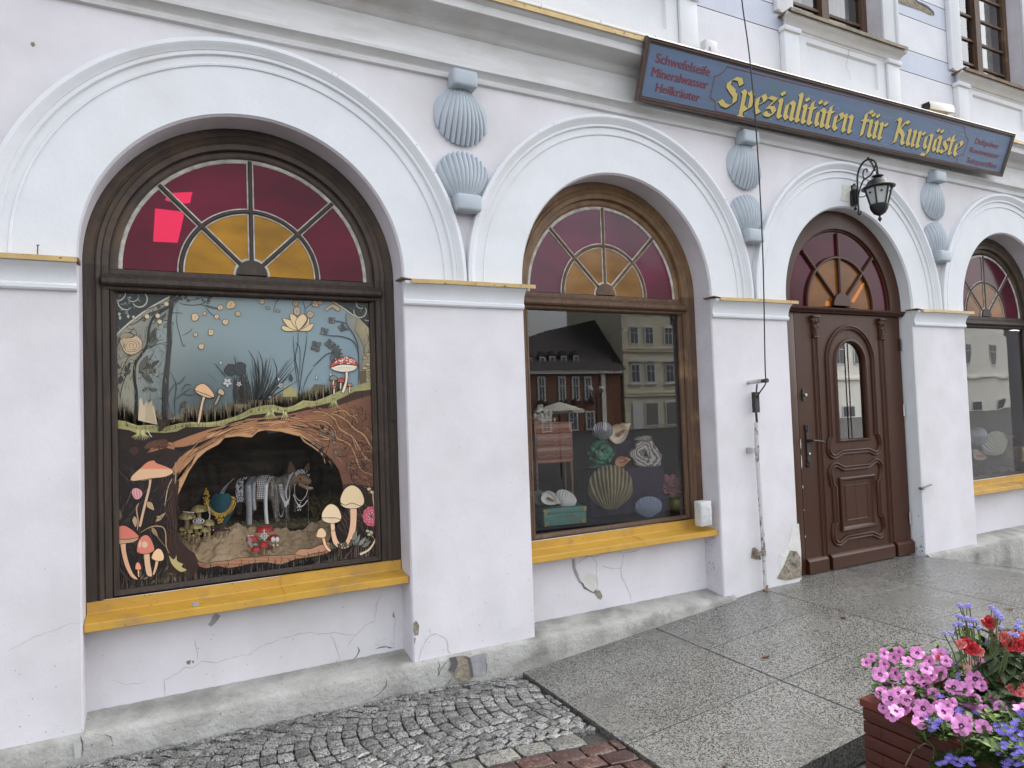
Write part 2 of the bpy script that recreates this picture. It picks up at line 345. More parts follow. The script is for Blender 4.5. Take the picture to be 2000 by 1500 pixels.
# marks in the right hand reveals (planes facing the left)
def rev(mb, x, pts, mi):
    mb.cur = mi; mb.poly([Vector((x-.0015, y, z)) for y, z in pts]); mb.cur = 0
for _ in range(26):
    y, z = random.uniform(.03, .16), random.choice((random.uniform(.15, .24), random.uniform(.3, .45), random.uniform(.05, .5))); a = random.uniform(.003, .012)
    rev(wb, 3.657, [(y, z), (y+a, z+a*.4), (y+a*.8, z+a*1.5), (y+.1*a, z+a)], 6)
for _ in range(22):
    y, z = random.uniform(.01, .12), random.expovariate(14); a = random.uniform(.004, .018)
    rev(wb, 6.089, [(y, z), (y+a, z+a*.4), (y+a*.8, z+a*1.3), (y+.1*a, z+a)], random.choice((2, 6)))
for k in range(260):
    px_ = random.choice(piers0); x = random.uniform(px_[0]+.02, px_[1]-.02); z = random.expovariate(3.2); r = random.uniform(.001, .0032)
    if z < 1.6: wb.cur = random.choice((2, 6, 3)); wb.poly([Vector((x+r*random.uniform(.6, 1.4)*math.cos(a), -.0013 if px_[2] else .1767, z+.01+(0 if px_[2] else .03)+r*random.uniform(.6, 1.4)*math.sin(a))) for a in (0, 1.2, 2.5, 3.8, 5.1)]) if px_[2] or z < .40 else None
wb.cur = 0
wb.build('wall', [M_lilac, M_reveal, M_crack, M_hair, M_chip, M_oldplaster, M_greymark, M_white], bld, smooth=30)
# ---- arch bands with their mouldings
for i in range(4):
    xc, R, zc = oc(i); b = MB()
    prof = [(-C, 0), (-C-.003, -.006)] + [(R-r, y) for r, y in ((1.062, -.006), (1.064, -.013), (1.074, -.015), (1.077, -.011), (1.112, -.012), (1.115, -.022), (1.118, -.026), (1.136, -.026), (1.138, -.030), (1.146, -.034), (1.155, -.042), (1.168, -.052), (1.172, -.054), (1.190, -.052), (1.193, -.049), (1.193, 0))]
    arch_sweep(b, xc, R, zc, ZI+.004, prof, 72)
    for _ in range(5):
        a = random.uniform(.5, 2.6); b.cur = 1; c_ = Vector((math.cos(a), 0, math.sin(a))); o_ = Vector((xc, -.0545, zc)); t = Vector((-c_.z, 0, c_.x))*.0012
        b.add([o_+c_*1.172+t, o_+c_*1.172-t, o_+c_*1.191-t, o_+c_*1.191+t], [(0, 1, 2, 3)]); b.cur = 0
    b.build('arch_band', [M_white, M_hair], bld, smooth=25)
# ---- imposts
piers = [(X0, OPEN[0][0])]+[(OPEN[i][1], OPEN[i+1][0]) for i in range(3)]+[(OPEN[3][1], X1)]
for k, (a, b_) in enumerate(piers):
    b = MB(); pr = [(0, 2.062), (-.018, 2.066), (-.024, 2.074), (-.024, 2.090), (-.016, 2.098), (-.018, 2.12), (-.026, 2.145), (-.042, 2.17), (-.060, 2.184), (-.062, 2.200), (0, 2.2035)]
    b.sweep([[Vector((x, y, z)) for y, z in pr] for x in (a-.002, (a+b_)/2, b_-.006)])
    for x in (a-.002, b_-.006): b.poly([(x, y, z) for y, z in pr])
    o = b.build('impost', M_white, bld, smooth=35)
    f = MB(); xr = b_+(.052 if k else .0); xl = a+.03
    f.sweep([[Vector((x, y, z+dz)) for y, z in ((.0, 2.216), (-.072, 2.212), (-.074, 2.188), (-.070, 2.188), (-.068, 2.2055), (0, 2.2055))] for x, dz in ((xl, -.004), ((xl*2+xr)/3, .001), (xr-.002, .003), (xr, .003))])
    if k:
        f.cur = 1; f.box((a-.028, -.068, 2.207), (xl+.002, .05, 2.213), Matrix.Rotation(.12, 3, 'Y'))
    else: f.cur = 1; f.box((b_-.03, -.066, 2.195), (b_+.006, .03, 2.214))
    f.build('flashing', [M_flash, M_rust], o, smooth=20)
# ---- cornice between the storeys
b = MB()
pr = [(0, 3.468), (-.022, 3.472), (-.026, 3.492), (-.022, 3.499), (-.024, 3.506), (-.036, 3.520), (-.056, 3.531), (-.066, 3.534), (-.068, 3.552), (-.030, 3.560), (-.028, 3.742),
      (-.040, 3.748), (-.052, 3.758), (-.060, 3.772), (-.064, 3.775), (-.066, 3.783), (-.080, 3.796), (-.094, 3.800), (-.098, 3.803), (-.110, 3.806), (-.19, 3.815), (-.194, 3.818), (-.196, 3.866), (-.204, 3.872), (-.216, 3.878), (-.226, 3.889), (-.228, 3.895), (0, 3.915)]
xs = [X0+k*(X1-X0)/60 for k in range(61)]
b.sweep([[Vector((x, y+.0022*noise.noise(Vector((x*1.7, z*9, y*9))), z+.0025*noise.noise(Vector((x*2.1, 5, z*8))))) for y, z in pr] for x in xs])
cor = b.build('cornice', M_cornice, bld, smooth=22)
f = MB()
f.sweep([[Vector((x, y, z+.003*noise.noise(Vector((x*2.3, 1, 2))))) for y, z in ((.004, 3.985), (-.236, 3.918), (-.239, 3.886), (-.234, 3.886), (-.230, 3.905))] for x in xs])
f.build('flashing', M_flash, cor, smooth=15)
# cable duct along the top of the cornice
f = MB(); f.box((1.95, -.225, 3.935), (5.9, -.207, 3.953), None, .003)
for x in (2.15, 2.6, 3.05, 3.5, 3.95, 4.4, 4.85, 5.3, 5.75): f.box((x, -.232, 3.93), (x+.008, -.202, 3.962))
f.build('cable_duct', mat('white_plastic', (.75, .75, .73), .5), bld)
# ---- upper storey
u = MB(); UZ = 10.5
ops = [(2.863-.59, 2.863+.59), (5.28-.59, 5.28+.59), (7.68-.59, 7.68+.59), (10.08-.59, 10.08+.59)]
bands = [(3.9, 4.447, 0), (4.447, 4.662, 1), (4.662, 4.985, 0), (4.985, 5.2, 1), (5.2, 5.55, 0), (5.55, UZ, 1)]
ex = [X0]+[e for o in ops for e in o]+[X1]
for z0, z1, mi in bands:
    u.cur = mi
    segs = [(ex[k], ex[k+1]) for k in range(0, len(ex), 2)] if z0 > 4.6 else [(X0, X1)]
    if z0 < 4.6 < z1: segs = [(X0, X1)]
    for a, b_ in segs:
        u.quad((a, 0, z0+.004), (b_, 0, z0+.004), (b_, 0, z1-.004), (a, 0, z1-.004))
        u.cur = 2; u.sweep([[Vector((a, 0, z1-.004)), Vector((b_, 0, z1-.004))], [Vector((a, .006, z1)), Vector((b_, .006, z1))], [Vector((a, 0, z1+.004)), Vector((b_, 0, z1+.004))]]); u.cur = mi
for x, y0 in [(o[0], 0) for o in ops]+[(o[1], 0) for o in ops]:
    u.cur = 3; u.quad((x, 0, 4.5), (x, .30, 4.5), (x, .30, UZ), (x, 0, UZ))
u.cur = 4
u.poly([at(x, y, 0)+Vector((0, -.003, 0)) for x, y in zf(1600, 0, 5)([(720, -40), (700, 0), (800, 40), (900, 75), (1000, 110), (1085, 150), (1122, 152), (1110, 110), (1060, 60), (1000, 30), (960, 10), (930, -40)])])
u.cur = 5; P = zf(1600, 0, 5)([(930, -20), (960, 15), (1010, 35), (1062, 65), (1110, 112), (1122, 150), (1112, 140), (1095, 110), (1050, 80), (1000, 50), (950, 25)]); u.poly([at(x, y, 0)+Vector((0, -.006, 0)) for x, y in P])
u.build('upper_wall', [mat('upper_white', (.68, .68, .72), .85, (.62, .62, .66), sc=3, bump=.4, bsc=40, dist=.006, speck=(.2, .2, .2), spsc=45, spth=.76), mat('upper_blue', (.56, .59, .67), .85, (.50, .53, .61), sc=3, bump=.4, bsc=40, dist=.006), M_greymark, M_reveal, M_chip, M_crack], bld, smooth=20)
for a, b_ in ops[:3]:
    xc = (a+b_)/2; h = MB(); zs = 4.565
    # frame and sashes
    h.box((a, .13, zs+.01), (a+.07, .19, UZ)); h.box((b_-.07, .13, zs+.01), (b_, .19, UZ)); h.box((a+.07, .13, zs+.01), (b_-.07, .19, zs+.08)); h.box((xc-.045, .115, zs+.08), (xc+.045, .185, UZ))
    for s_ in (-1, 1):
        xa, xb = (a+.07, xc-.045) if s_ < 0 else (xc+.045, b_-.07)
        for z in (4.86, 5.12, 5.38, 5.64, 5.9): h.box((xa, .145, z-.012), (xb, .17, z+.012))
    o = h.build('upper_window', M_woodb, bld); o['label'] = 'brown upper window with small panes'
    g = MB(); g.quad((a+.07, .16, zs+.08), (b_-.07, .16, zs+.08), (b_-.07, .16, UZ), (a+.07, .16, UZ)); g.build('window_pane', glass('upper_glass', 2.0), o)
    cu = MB()
    for s_ in (-1, 1): cu.grid(lambda p, q, s_=s_: Vector((xc+s_*(.12+.42*p), .26+.012*math.sin(p*40), zs+.02+q*1.6)), 40, 1)
    cu.build('curtain', mat('net_curtain', (.34, .33, .31), .9), o)
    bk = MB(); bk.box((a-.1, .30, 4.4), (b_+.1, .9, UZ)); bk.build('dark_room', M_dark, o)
    # surround
    for s_ in (-1, 1):
        sr = MB(); x1 = (a if s_ < 0 else b_); x2 = x1+s_*.17
        sr.box((min(x1, x2), -.028, zs+.03), (max(x1, x2), -.001, UZ), None, .004); x3 = x2+s_*.04; sr.box((min(x2, x3), -.045, zs+.03), (max(x2, x3), -.001, UZ), None, .006)
        sr.build('window_surround', M_white, o)
    # sill with flashing, cap mouldings, apron panel and pilasters
    s2 = MB(); W = .755
    pr = [(0, 4.44), (-.030, 4.452), (-.036, 4.468), (-.048, 4.474), (-.060, 4.490), (-.082, 4.515), (-.112, 4.530), (-.116, 4.549), (0, 4.552)]
    for xa, xb in ((xc-W+.04, xc+W-.04),):
        rows = [[Vector((x+(-1 if e == 0 else 1)*(-y)*.55, y, z)) for y, z in pr] for e, x in ((0, xa), (1, xb))]
        s2.sweep([[Vector((rows[0][0].x+.02, 0, z)) for y, z in pr]]+rows+[[Vector((rows[1][0].x-.02, 0, z)) for y, z in pr]])
    sill = s2.build('sill', M_cornice, o, smooth=25)
    fl = MB(); fl.box((xc-W, -.135, 4.556), (xc+W, .14, 4.566), Matrix.Rotation(-.05, 3, 'X')); fl.box((xc-W, -.139, 4.543), (xc+W, -.130, 4.571)); fl.build('sill_flashing', M_rust if abs(xc-7.68) < .1 else mat('old_ochre_flashing', (.27, .20, .11), .6, (.10, .08, .05), sc=8), o)
    ap = MB()
    for s_ in (-1, 1):
        xm = xc+s_*.66; ap.box((xm-.085, -.055, 3.95), (xm+.085, -.001, 4.45), None, .006); ap.box((xm-.10, -.075, 4.425), (xm+.10, -.001, 4.47), None, .012)
    # field with sunk panel
    xa, xb, za, zb = xc-.46, xc+.46, 4.165, 4.405
    for q0, q1, q2, q3 in ((xc-.57, xa, 3.95, 4.45), (xb, xc+.57, 3.95, 4.45), (xa, xb, 3.95, za), (xa, xb, zb, 4.45)): ap.quad((q0, -.03, q2), (q1, -.03, q2), (q1, -.03, q3), (q0, -.03, q3))
    d = .03
    for r0, r1 in (((xa, -.03, za, xb, zb), (xa+.012, -.008, za+.012, xb-.012, zb-.012)),):
        c0 = [Vector((r0[0], r0[1], r0[2])), Vector((r0[3], r0[1], r0[2])), Vector((r0[3], r0[1], r0[4])), Vector((r0[0], r0[1], r0[4]))]; c1 = [Vector((r1[0], r1[1], r1[2])), Vector((r1[3], r1[1], r1[2])), Vector((r1[3], r1[1], r1[4])), Vector((r1[0], r1[1], r1[4]))]
        for k in range(4): ap.quad(c0[k], c0[(k+1) % 4], c1[(k+1) % 4], c1[k])
        ap.quad(*c1)
    ap.cur = 1
    if abs(xc-5.28) < .1: crack(ap, zf(1600, 0, 5)([(355, 305), (310, 360), (300, 430), (285, 540), (260, 640), (290, 720), (310, 790)]), -.032, 1, .0022)
    ap.build('apron', [M_white, M_crack], o, smooth=25)
# ---------------------------------------------------------------- ground
def granite_mat(name, a, b_, dark, sc, rough, rnd=0, wet=0):
    mt = bpy.data.materials.new(name); mt.use_nodes = True; nt = mt.node_tree; L = nt.links.new; bs = nt.nodes['Principled BSDF']
    tc = nod(nt, 'ShaderNodeTexCoord')
    def nz(s, d=2, r=.6):
        n = nod(nt, 'ShaderNodeTexNoise'); n.inputs['Scale'].default_value = s; n.inputs['Detail'].default_value = d; n.inputs['Roughness'].default_value = r; L(tc.outputs['Object'], n.inputs[0]); return n.outputs[0]
    def mr(src, lo, hi, o0=0, o1=1):
        r = nod(nt, 'ShaderNodeMapRange'); r.inputs[1].default_value = lo; r.inputs[2].default_value = hi; r.inputs[3].default_value = o0; r.inputs[4].default_value = o1; L(src, r.inputs[0]); return r.outputs[0]
    def mix(A, B, f, bt='MIX'):
        m_ = nod(nt, 'ShaderNodeMix', data_type='RGBA', blend_type=bt)
        for sck, v in ((6, A), (7, B), (0, f)):
            if isinstance(v, tuple): m_.inputs[sck].default_value = (*v, 1)
            elif isinstance(v, float): m_.inputs[sck].default_value = v
            else: L(v, m_.inputs[sck])
        return m_.outputs[2]
    vo = nod(nt, 'ShaderNodeTexVoronoi'); vo.inputs['Scale'].default_value = sc; L(tc.outputs['Object'], vo.inputs['Vector'])
    sp = nod(nt, 'ShaderNodeSeparateColor'); L(vo.outputs['Color'], sp.inputs[0])
    c = mix(a, b_, mr(sp.outputs[0], .25, .75)); c = mix(c, dark, mr(sp.outputs[1], .55, .70))
    c = mix(c, (.30, .24, .15), mr(sp.outputs[2], .90, .96, 0, .6))
    c = mix(c, (.62, .62, .60), mr(nz(2.2, 5), .5, .85, 0, .9), 'MULTIPLY'); c = mix(c, (.50, .42, .32), mr(nz(3.1, 6), .60, .80, 0, .55), 'MULTIPLY')
    if rnd:
        g = nod(nt, 'ShaderNodeNewGeometry'); v = mr(g.outputs['Random Per Island'], 0, 1, 1-rnd, 1+rnd*.5)
        cc = nod(nt, 'ShaderNodeCombineColor'); [L(v, cc.inputs[k]) for k in range(3)]; c = mix(c, cc.outputs[0], 1.0, 'MULTIPLY')
    L(c, bs.inputs['Base Color']); L(mr(nz(1.6, 4), .35, .65, rough, max(.12, rough-wet)), bs.inputs['Roughness'])
    b = nod(nt, 'ShaderNodeBump'); b.inputs['Strength'].default_value = .5; b.inputs['Distance'].default_value = .003; L(nz(sc*.6, 3), b.inputs['Height']); L(b.outputs[0], bs.inputs['Normal'])
    return mt
M_granite = granite_mat('granite_slab', (.165, .165, .152), (.255, .255, .24), (.050, .050, .048), 185, .33, .16, .2)
M_gredge = granite_mat('granite_rough_edge', (.09, .09, .087), (.15, .15, .145), (.04, .04, .04), 130, .6)
M_cobble = granite_mat('grey_setts', (.195, .195, .19), (.30, .30, .29), (.05, .05, .05), 170, .5, .45, .2)
M_paver = granite_mat('red_pavers', (.060, .022, .019), (.092, .036, .030), (.03, .014, .013), 170, .5, .35)
M_buff = granite_mat('buff_setts', (.19, .19, .17), (.27, .268, .24), (.07, .07, .065), 160, .55, .3)
def GZ(x, y):
    if x < .4: z = -.116-.014*(x+.4)
    elif x < 1.4: z = -.127-.013*(x-.4)
    elif x < 1.95: z = -.140-.082*(x-1.4)
    else: z = -.186-.02*min(4, x-1.95)
    return z-.003*min(3, max(0, -y))
def SZ(x):
    if x < 4.05: return -.18+.0857*(x-1.95)
    if x < 6.0: return 0
    return -.2*(x-6.0)
# base sheet
b = MB(); gx = [-160, -60, -20, -8, -4]+[-3+.25*k for k in range(40)]+[8, 12, 25, 60, 160]; gy = [-160, -80, -30, -10, -5]+[-4+.25*k for k in range(17)]+[.4]
def base(x, y): return Vector((x, y, GZ(max(-3, min(7, x)), max(-4, y))-.030+(-.4 if x > 6.5 else 0)-(.012*(-y-4) if y < -4 else 0)*(.6 if y > -60 else .6)))
b.sweep([[base(x, y) for y in gy] for x in gx])
tag(b.build('ground', mat('joint_soil', (.060, .055, .048), .95, (.035, .033, .030), sc=12, bump=.8, bsc=60), loc=(0, 0, 0), smooth=30), kind='structure')
b = MB(); b.sweep([[Vector((x, y, GZ(max(-3, min(7, x)), -4)-.012-.012*(-y-4)*.6)) for y in (-160, -60, -20, -4.05)] for x in (-160, -40, -10, 0, 6, 14, 40, 160)])
for v in b.v:
    if v.x > 6.5: v.z -= .3
tag(b.build('square_pavement', mat('dark_square_paving', (.038, .038, .038), .7, (.028, .028, .028), sc=.6), loc=(0, 0, 0), smooth=0), kind='structure')  # paving colour darkened so its reflection in the panes stays dim
def stone(b, quad, zfun, h=.012, inset=.012, tilt=.05):
    """one hewn sett: quad of (x, y) corners"""
    c = Vector((sum(p[0] for p in quad)/4, sum(p[1] for p in quad)/4, 0)); tx, ty = random.uniform(-tilt, tilt), random.uniform(-tilt, tilt); dz = random.uniform(-.004, .004)
    def P(p, k, z):
        q = Vector((p[0], p[1], 0)); q = c+(q-c)*k; return Vector((q.x, q.y, zfun(q.x, q.y)+z+dz+tx*(q.x-c.x)+ty*(q.y-c.y)))
    L = max((Vector(quad[0])-Vector(quad[2])).length/1.414, .03)
    rings = []
    n = 4; J = [Vector((random.uniform(-1, 1), random.uniform(-1, 1)))*.006 for _ in range(8)]
    out = []
    for i in range(4):
        p, q = Vector(quad[i]), Vector(quad[(i+1) % 4]); out += [p+J[i]*.6, p.lerp(q, .5)+J[4+i]*.8]
    # cut the corners a little
    k0 = 1-.12*(.1/L)
    r1 = [P(p*(1) if i % 2 else c.xy.lerp(p, .93), 1, -.035) for i, p in enumerate(out)]; r2 = [P(p if i % 2 else c.xy.lerp(p, .93), 1, -h*.55) for i, p in enumerate(out)]
    kk = 1-inset/L*2; r3 = [P(p if i % 2 else c.xy.lerp(p, .92), kk, random.uniform(-.002, .002)) for i, p in enumerate(out)]
    top = P(c, 1, random.uniform(.0, .004))
    vs = r1+r2+r3+[top]; fs = []
    for a in (0, 8):
        for i in range(8): fs.append((a+i, a+(i+1) % 8, a+8+(i+1) % 8, a+8+i))
    fs += [(16+i, 16+(i+1) % 8, 24) for i in range(8)]
    b.add(vs, fs)
b = MB(); YC, RA, HW = -.48, .60, .42
st = .076
k = -40
while True:
    xa = k*st; k += 1
    if xa > 2.5: break
    # arc of setts, apex towards -x
    th = -math.asin(HW/RA)
    while th < math.asin(HW/RA):
        dl = random.uniform(.066, .092)/RA; t2 = th+dl
        def pt(t, r): return (xa+RA-r*math.cos(t)+.0*t, YC+r*math.sin(t))
        g = .006/RA; q = [pt(th+g, RA), pt(t2-g, RA), pt(t2-g, RA-st*.93), pt(th+g, RA-st*.93)]
        q = [(min(p[0], 1.936), max(-.872, min(-.094, p[1]))) for p in q]
        ar = abs(sum(q[i][0]*q[(i+1) % 4][1]-q[(i+1) % 4][0]*q[i][1] for i in range(4)))/2
        if ar > .0017 and min(p[0] for p in q) > -3.2: stone(b, q, GZ)
        th = t2
# outer spandrels by the wall and the slab: straight rows
x = -3.2
while x < 1.93:
    w_ = random.uniform(.08, .11)
    if x+w_ < 1.935: e_ = random.uniform(.045, .062); stone(b, [(x, -e_), (x+w_-.008, -e_), (x+w_-.008, -.088), (x, -.088)], GZ)
    x += w_
b.cur = 1; x = -3.2                                           # buff border row
while x < 1.9:
    w_ = random.uniform(.13, .19)
    if x+w_ < 1.94: stone(b, [(x, -.884), (x+w_-.008, -.884), (x+w_-.008, -.992), (x, -.992)], GZ, .01, .008)
    x += w_
b.cur = 2
for r in range(9):
    y = -1.002-r*.105; x = -3.2+(r % 2)*.08
    while x < 1.78:
        w_ = random.uniform(.15, .175); stone(b, [(x, y), (x+w_-.006, y), (x+w_-.006, y-.099), (x, y-.099)], GZ, .007, .006, .015); x += w_
    if x < 1.93: stone(b, [(x, y), (1.94, y), (1.94, y-.099), (x, y-.099)], GZ, .007, .006, .015)
b.cur = 0
for r in range(24):
    y = -1.76-r*.1; x = 1.98+(r % 2)*.05
    while x < (4.4 if r > 8 else 6.6):
        w_ = random.uniform(.09, .125); stone(b, [(x, y), (x+w_-.008, y), (x+w_-.008, y-.09), (x, y-.09)], lambda p, q: GZ(p, q)+.0, .012, .01); x += w_
tag(b.build('cobbled_pavement', [M_cobble, M_buff, M_paver], loc=(0, 0, -.15), smooth=35), kind='structure')
# granite slabs
b = MB(); xs = [1.95, 2.98, 4.05, 5.06, 6.0, 7.0, 8.1, 9.4]
for i in range(7):
    ys = [-.0, -1.09, -1.70] if i == 0 else [.16 if i in (2, 3) else 0, -.54, -1.10, -1.70]
    if i == 2: ys[0] = .16
    for j in range(len(ys)-1):
        g = .0035; a, c, y1, y0 = xs[i]+g, xs[i+1]-g, ys[j]-(g if j else 0), ys[j+1]+g; ch = .0015
        tz = lambda x: SZ(x)
        b.cur = 0
        nx = 5; X = [a+ch+(c-a-2*ch)*k/nx for k in range(nx+1)]
        b.sweep([[Vector((x, y0+ch, tz(x))), Vector((x, y1-ch, tz(x)))] for x in X])
        ring = lambda e, dz: [Vector((a+e, y0+e, tz(a)+dz)), Vector((c-e, y0+e, tz(c)+dz)), Vector((c-e, y1-e, tz(c)+dz)), Vector((a+e, y1-e, tz(a)+dz))]
        r0, r1 = ring(ch, 0), ring(0, -ch); b.cur = 1 if False else 0
        for k in range(4): b.quad(r0[k], r0[(k+1) % 4], r1[(k+1) % 4], r1[k])
        b.cur = 1; r2 = ring(0, -.12)
        if j == len(ys)-2 or i == 0:
            for k in range(4): b.quad(r1[k], r1[(k+1) % 4], r2[(k+1) % 4], r2[k])
            b.quad(*r2)
b.cur = 2
b.sweep([[Vector((x, -1.66, SZ(x)-.006)), Vector((x, .17, SZ(x)-.006))] for x in (1.96, 4.05, 6.0, 9.3)])
b.sweep([[Vector((x, -1.64, SZ(x)-.007)), Vector((x, -1.64, -.5))] for x in (1.96, 4.05, 6.0, 9.3)])
tag(b.build('granite_pavement', [M_granite, M_gredge, mat('dark_joint', (.035, .033, .03), .95)], loc=(0, 0, 0), smooth=20), kind='structure')
# fallen leaves and rust spots on the slabs
M_leaf = mat('dry_leaf', (.20, .10, .045), .8, (.13, .07, .035), sc=40)
for n, (px, py, s_, lab) in enumerate([(1495, 1274, .024, 'small curled brown leaf lying on the granite nearest to the pipe foot'), (1647, 1220, .025, 'brown dry leaf on the granite below the door'), (1973, 1206, .022, 'thin tan dry leaf on the granite behind the purple flowers'), (1412, 1447, .013, 'tiny reddish brown leaf on the front granite slab')]):
    p = atz(px, py, -.05); p.z = SZ(p.x)+.002; b = MB()
    for q in range(3):
        a0 = random.random()*6.28; o_ = Vector((random.uniform(-1, 1)*s_*.5, random.uniform(-1, 1)*s_*.3, 0))
        b.grid(lambda u_, v_: p+o_+Vector((math.cos(a0)*(u_-.5)*s_*1.6-math.sin(a0)*(v_-.5)*s_*math.sin(pi*min(.98, max(.05, u_))), math.sin(a0)*(u_-.5)*s_*1.6+math.cos(a0)*(v_-.5)*s_*math.sin(pi*min(.98, max(.05, u_))), .35*s_*(u_-.5)**2+.5*s_*(v_-.5)**2+.002*q)), 6, 4)
    tag(b.build('fallen_leaf', M_leaf, smooth=60), lab, 'leaf', 'dry leaves on the granite')
# ---- plinth
b = MB(); N_ = 560
for xa, xb in ((X0, 3.75), (6.085, X1)):
    rows = []
    for k in range(N_+1):
        x = xa+(xb-xa)*k/N_; n1 = noise.noise(Vector((x*3, 0, 0))); n2 = noise.noise(Vector((x*17, 4, 0))); n3 = noise.noise(Vector((x*40, 9, 0)))
        rows.append([Vector((x, -.036+.006*n1+.002*n3, -.62)), Vector((x, -.036+.006*n1+.003*n2, -.09+.004*n3)), Vector((x, -.032+.005*n1+.002*n2, -.020+.003*n2)), Vector((x, -.024+.005*n1+.002*n3, -.006+.002*n1+.002*n3)), Vector((x, -.006, .004+.002*n2)), Vector((x, .05, .010+.003*n1)), Vector((x, .178, .030+.004*n2+.003*n3))])
    b.sweep(rows)
def pw(pts, mi, y=-.0385):
    b.cur = mi; b.poly([at(px, py, y) for px, py in pts]); b.cur = 0
pw(A2([(1505, 1140), (1560, 1128), (1640, 1125), (1672, 1140), (1685, 1210), (1700, 1290), (1660, 1320), (1600, 1330), (1560, 1300), (1540, 1270), (1500, 1235), (1530, 1190)]), 1, -.040)
pw(A2([(1505, 1140), (1560, 1130), (1580, 1180), (1550, 1250), (1505, 1235), (1528, 1185)]), 2, -.0425); pw(A2([(1640, 1126), (1672, 1140), (1684, 1200), (1698, 1285), (1680, 1300), (1670, 1220), (1655, 1150)]), 2, -.0425)
pw(A2([(1672, 1130), (1785, 1100), (1800, 1275), (1700, 1290), (1690, 1200)]), 3, -.040)
for pts in ([(1010, 1290), (1025, 1330), (1000, 1380), (950, 1430), (900, 1455)], [(1425, 1160), (1435, 1200), (1420, 1280)], [(1500, 1160), (1440, 1230), (1420, 1290)], [(1540, 1275), (1510, 1330), (1475, 1355)], [(1790, 1090), (1800, 1200), (1795, 1280)]): crack(b, A2(pts), -.0385, 2, .0028)
for pts in ([(820, 1240), (870, 1250), (880, 1300)], [(740, 1235), (800, 1245)], [(625, 1245), (645, 1290), (640, 1400)]): crack(b, A1(pts), -.0385, 2, .0035)
pw(A1([(570, 1300), (640, 1285), (632, 1420), (585, 1430)]), 4, -.0395)
b.build('plinth', [M_concrete, M_chip, M_crack, M_greymark, mat('pale_mortar', (.46, .46, .44), .9, (.38, .38, .36), sc=20)], bld, smooth=50)
# ---------------------------------------------------------------- shop windows
def fan(parent, xc, zc, z0, R, ra, rh, y, wood, reds, ambers, putty, hubm, bw=.011, bd=.014):
    """fanlight: three spokes, an inner ring and a hub"""
    g = MB(); n = 20
    def sect(a0, a1, r0, r1, dy): 
        P = [(xc+r*math.cos(a), zc+r*math.sin(a)) for r, rng in ((r1, [a0+(a1-a0)*k/n for k in range(n+1)]), (r0, [a1+(a0-a1)*k/n for k in range(n+1)])) for a in rng]
        P = [(x, max(z, z0)) for x, z in P]; return [Vector((x, y+dy, z)) for x, z in P]
    low = math.asin(max(-1, min(1, (z0-zc)/R)))
    A = [low, pi/4, pi/2, 3*pi/4, pi-low]; lowa = math.asin(max(-1, min(1, (z0-zc)/ra)))
    B = [lowa, pi/4, pi/2, 3*pi/4, pi-lowa]
    for mt_, aa, r0, r1, nm in ((reds, A, ra, R+.01, 'red_pane'), (ambers, B, rh*.8, ra, 'amber_pane')):
        g = MB()
        for k in range(4): g.poly(sect(aa[k]+.006, aa[k+1]-.006, r0, r1, random.uniform(-.001, .001)))
        g.build(nm, mt_, parent, smooth=0)
    m_ = MB()
    def ringm(r, hw, d0, d1, mi):
        m_.cur = mi; al = math.asin(max(-1, min(1, (z0-zc)/r))); An = [al+(pi-2*al)*k/40 for k in range(41)]
        m_.sweep([[Vector((xc+rr*math.cos(a), yy, zc+rr*math.sin(a))) for rr, yy in ((r-hw, y), (r-hw, y-d0), (r-hw*.5, y-d1), (r+hw*.5, y-d1), (r+hw, y-d0), (r+hw, y))] for a in An])
    def spoke(a, r0, r1, hw, d0, d1, mi):
        m_.cur = mi; d = Vector((math.cos(a), 0, math.sin(a))); t = Vector((-d.z, 0, d.x)); o_ = Vector((xc, y, zc))
        m_.sweep([[o_+d*r+t*w_+Vector((0, -yy, 0)) for w_, yy in ((-hw, 0), (-hw, d0), (-hw*.5, d1), (hw*.5, d1), (hw, d0), (hw, 0))] for r in (r0, r1)])
    if putty:
        ringm(ra, bw*1.65, .004, .007, 1); ringm(R-.004, .011, .004, .008, 1); ringm(rh+.006, .009, .003, .007, 1)
        for a in (pi/4, pi/2, 3*pi/4): spoke(a, rh, R, bw*1.65, .004, .007, 1)
    ringm(ra, bw, bd*.6, bd, 0)
    for a in (pi/4, pi/2, 3*pi/4): spoke(a, rh*.9, R, bw, bd*.6, bd*.97, 0)
    m_.cur = 0; P = [Vector((xc+rh*math.cos(a), y-.001, zc+rh*math.sin(a))) for a in [pi*k/20 for k in range(21)]]; P = [Vector((p.x, p.y, max(p.z, z0))) for p in P]
    m_.prism(P, (0, -bd*1.25, 0))
    m_.build('muntin', [hubm, M_putty] if putty else [hubm], parent, smooth=30)
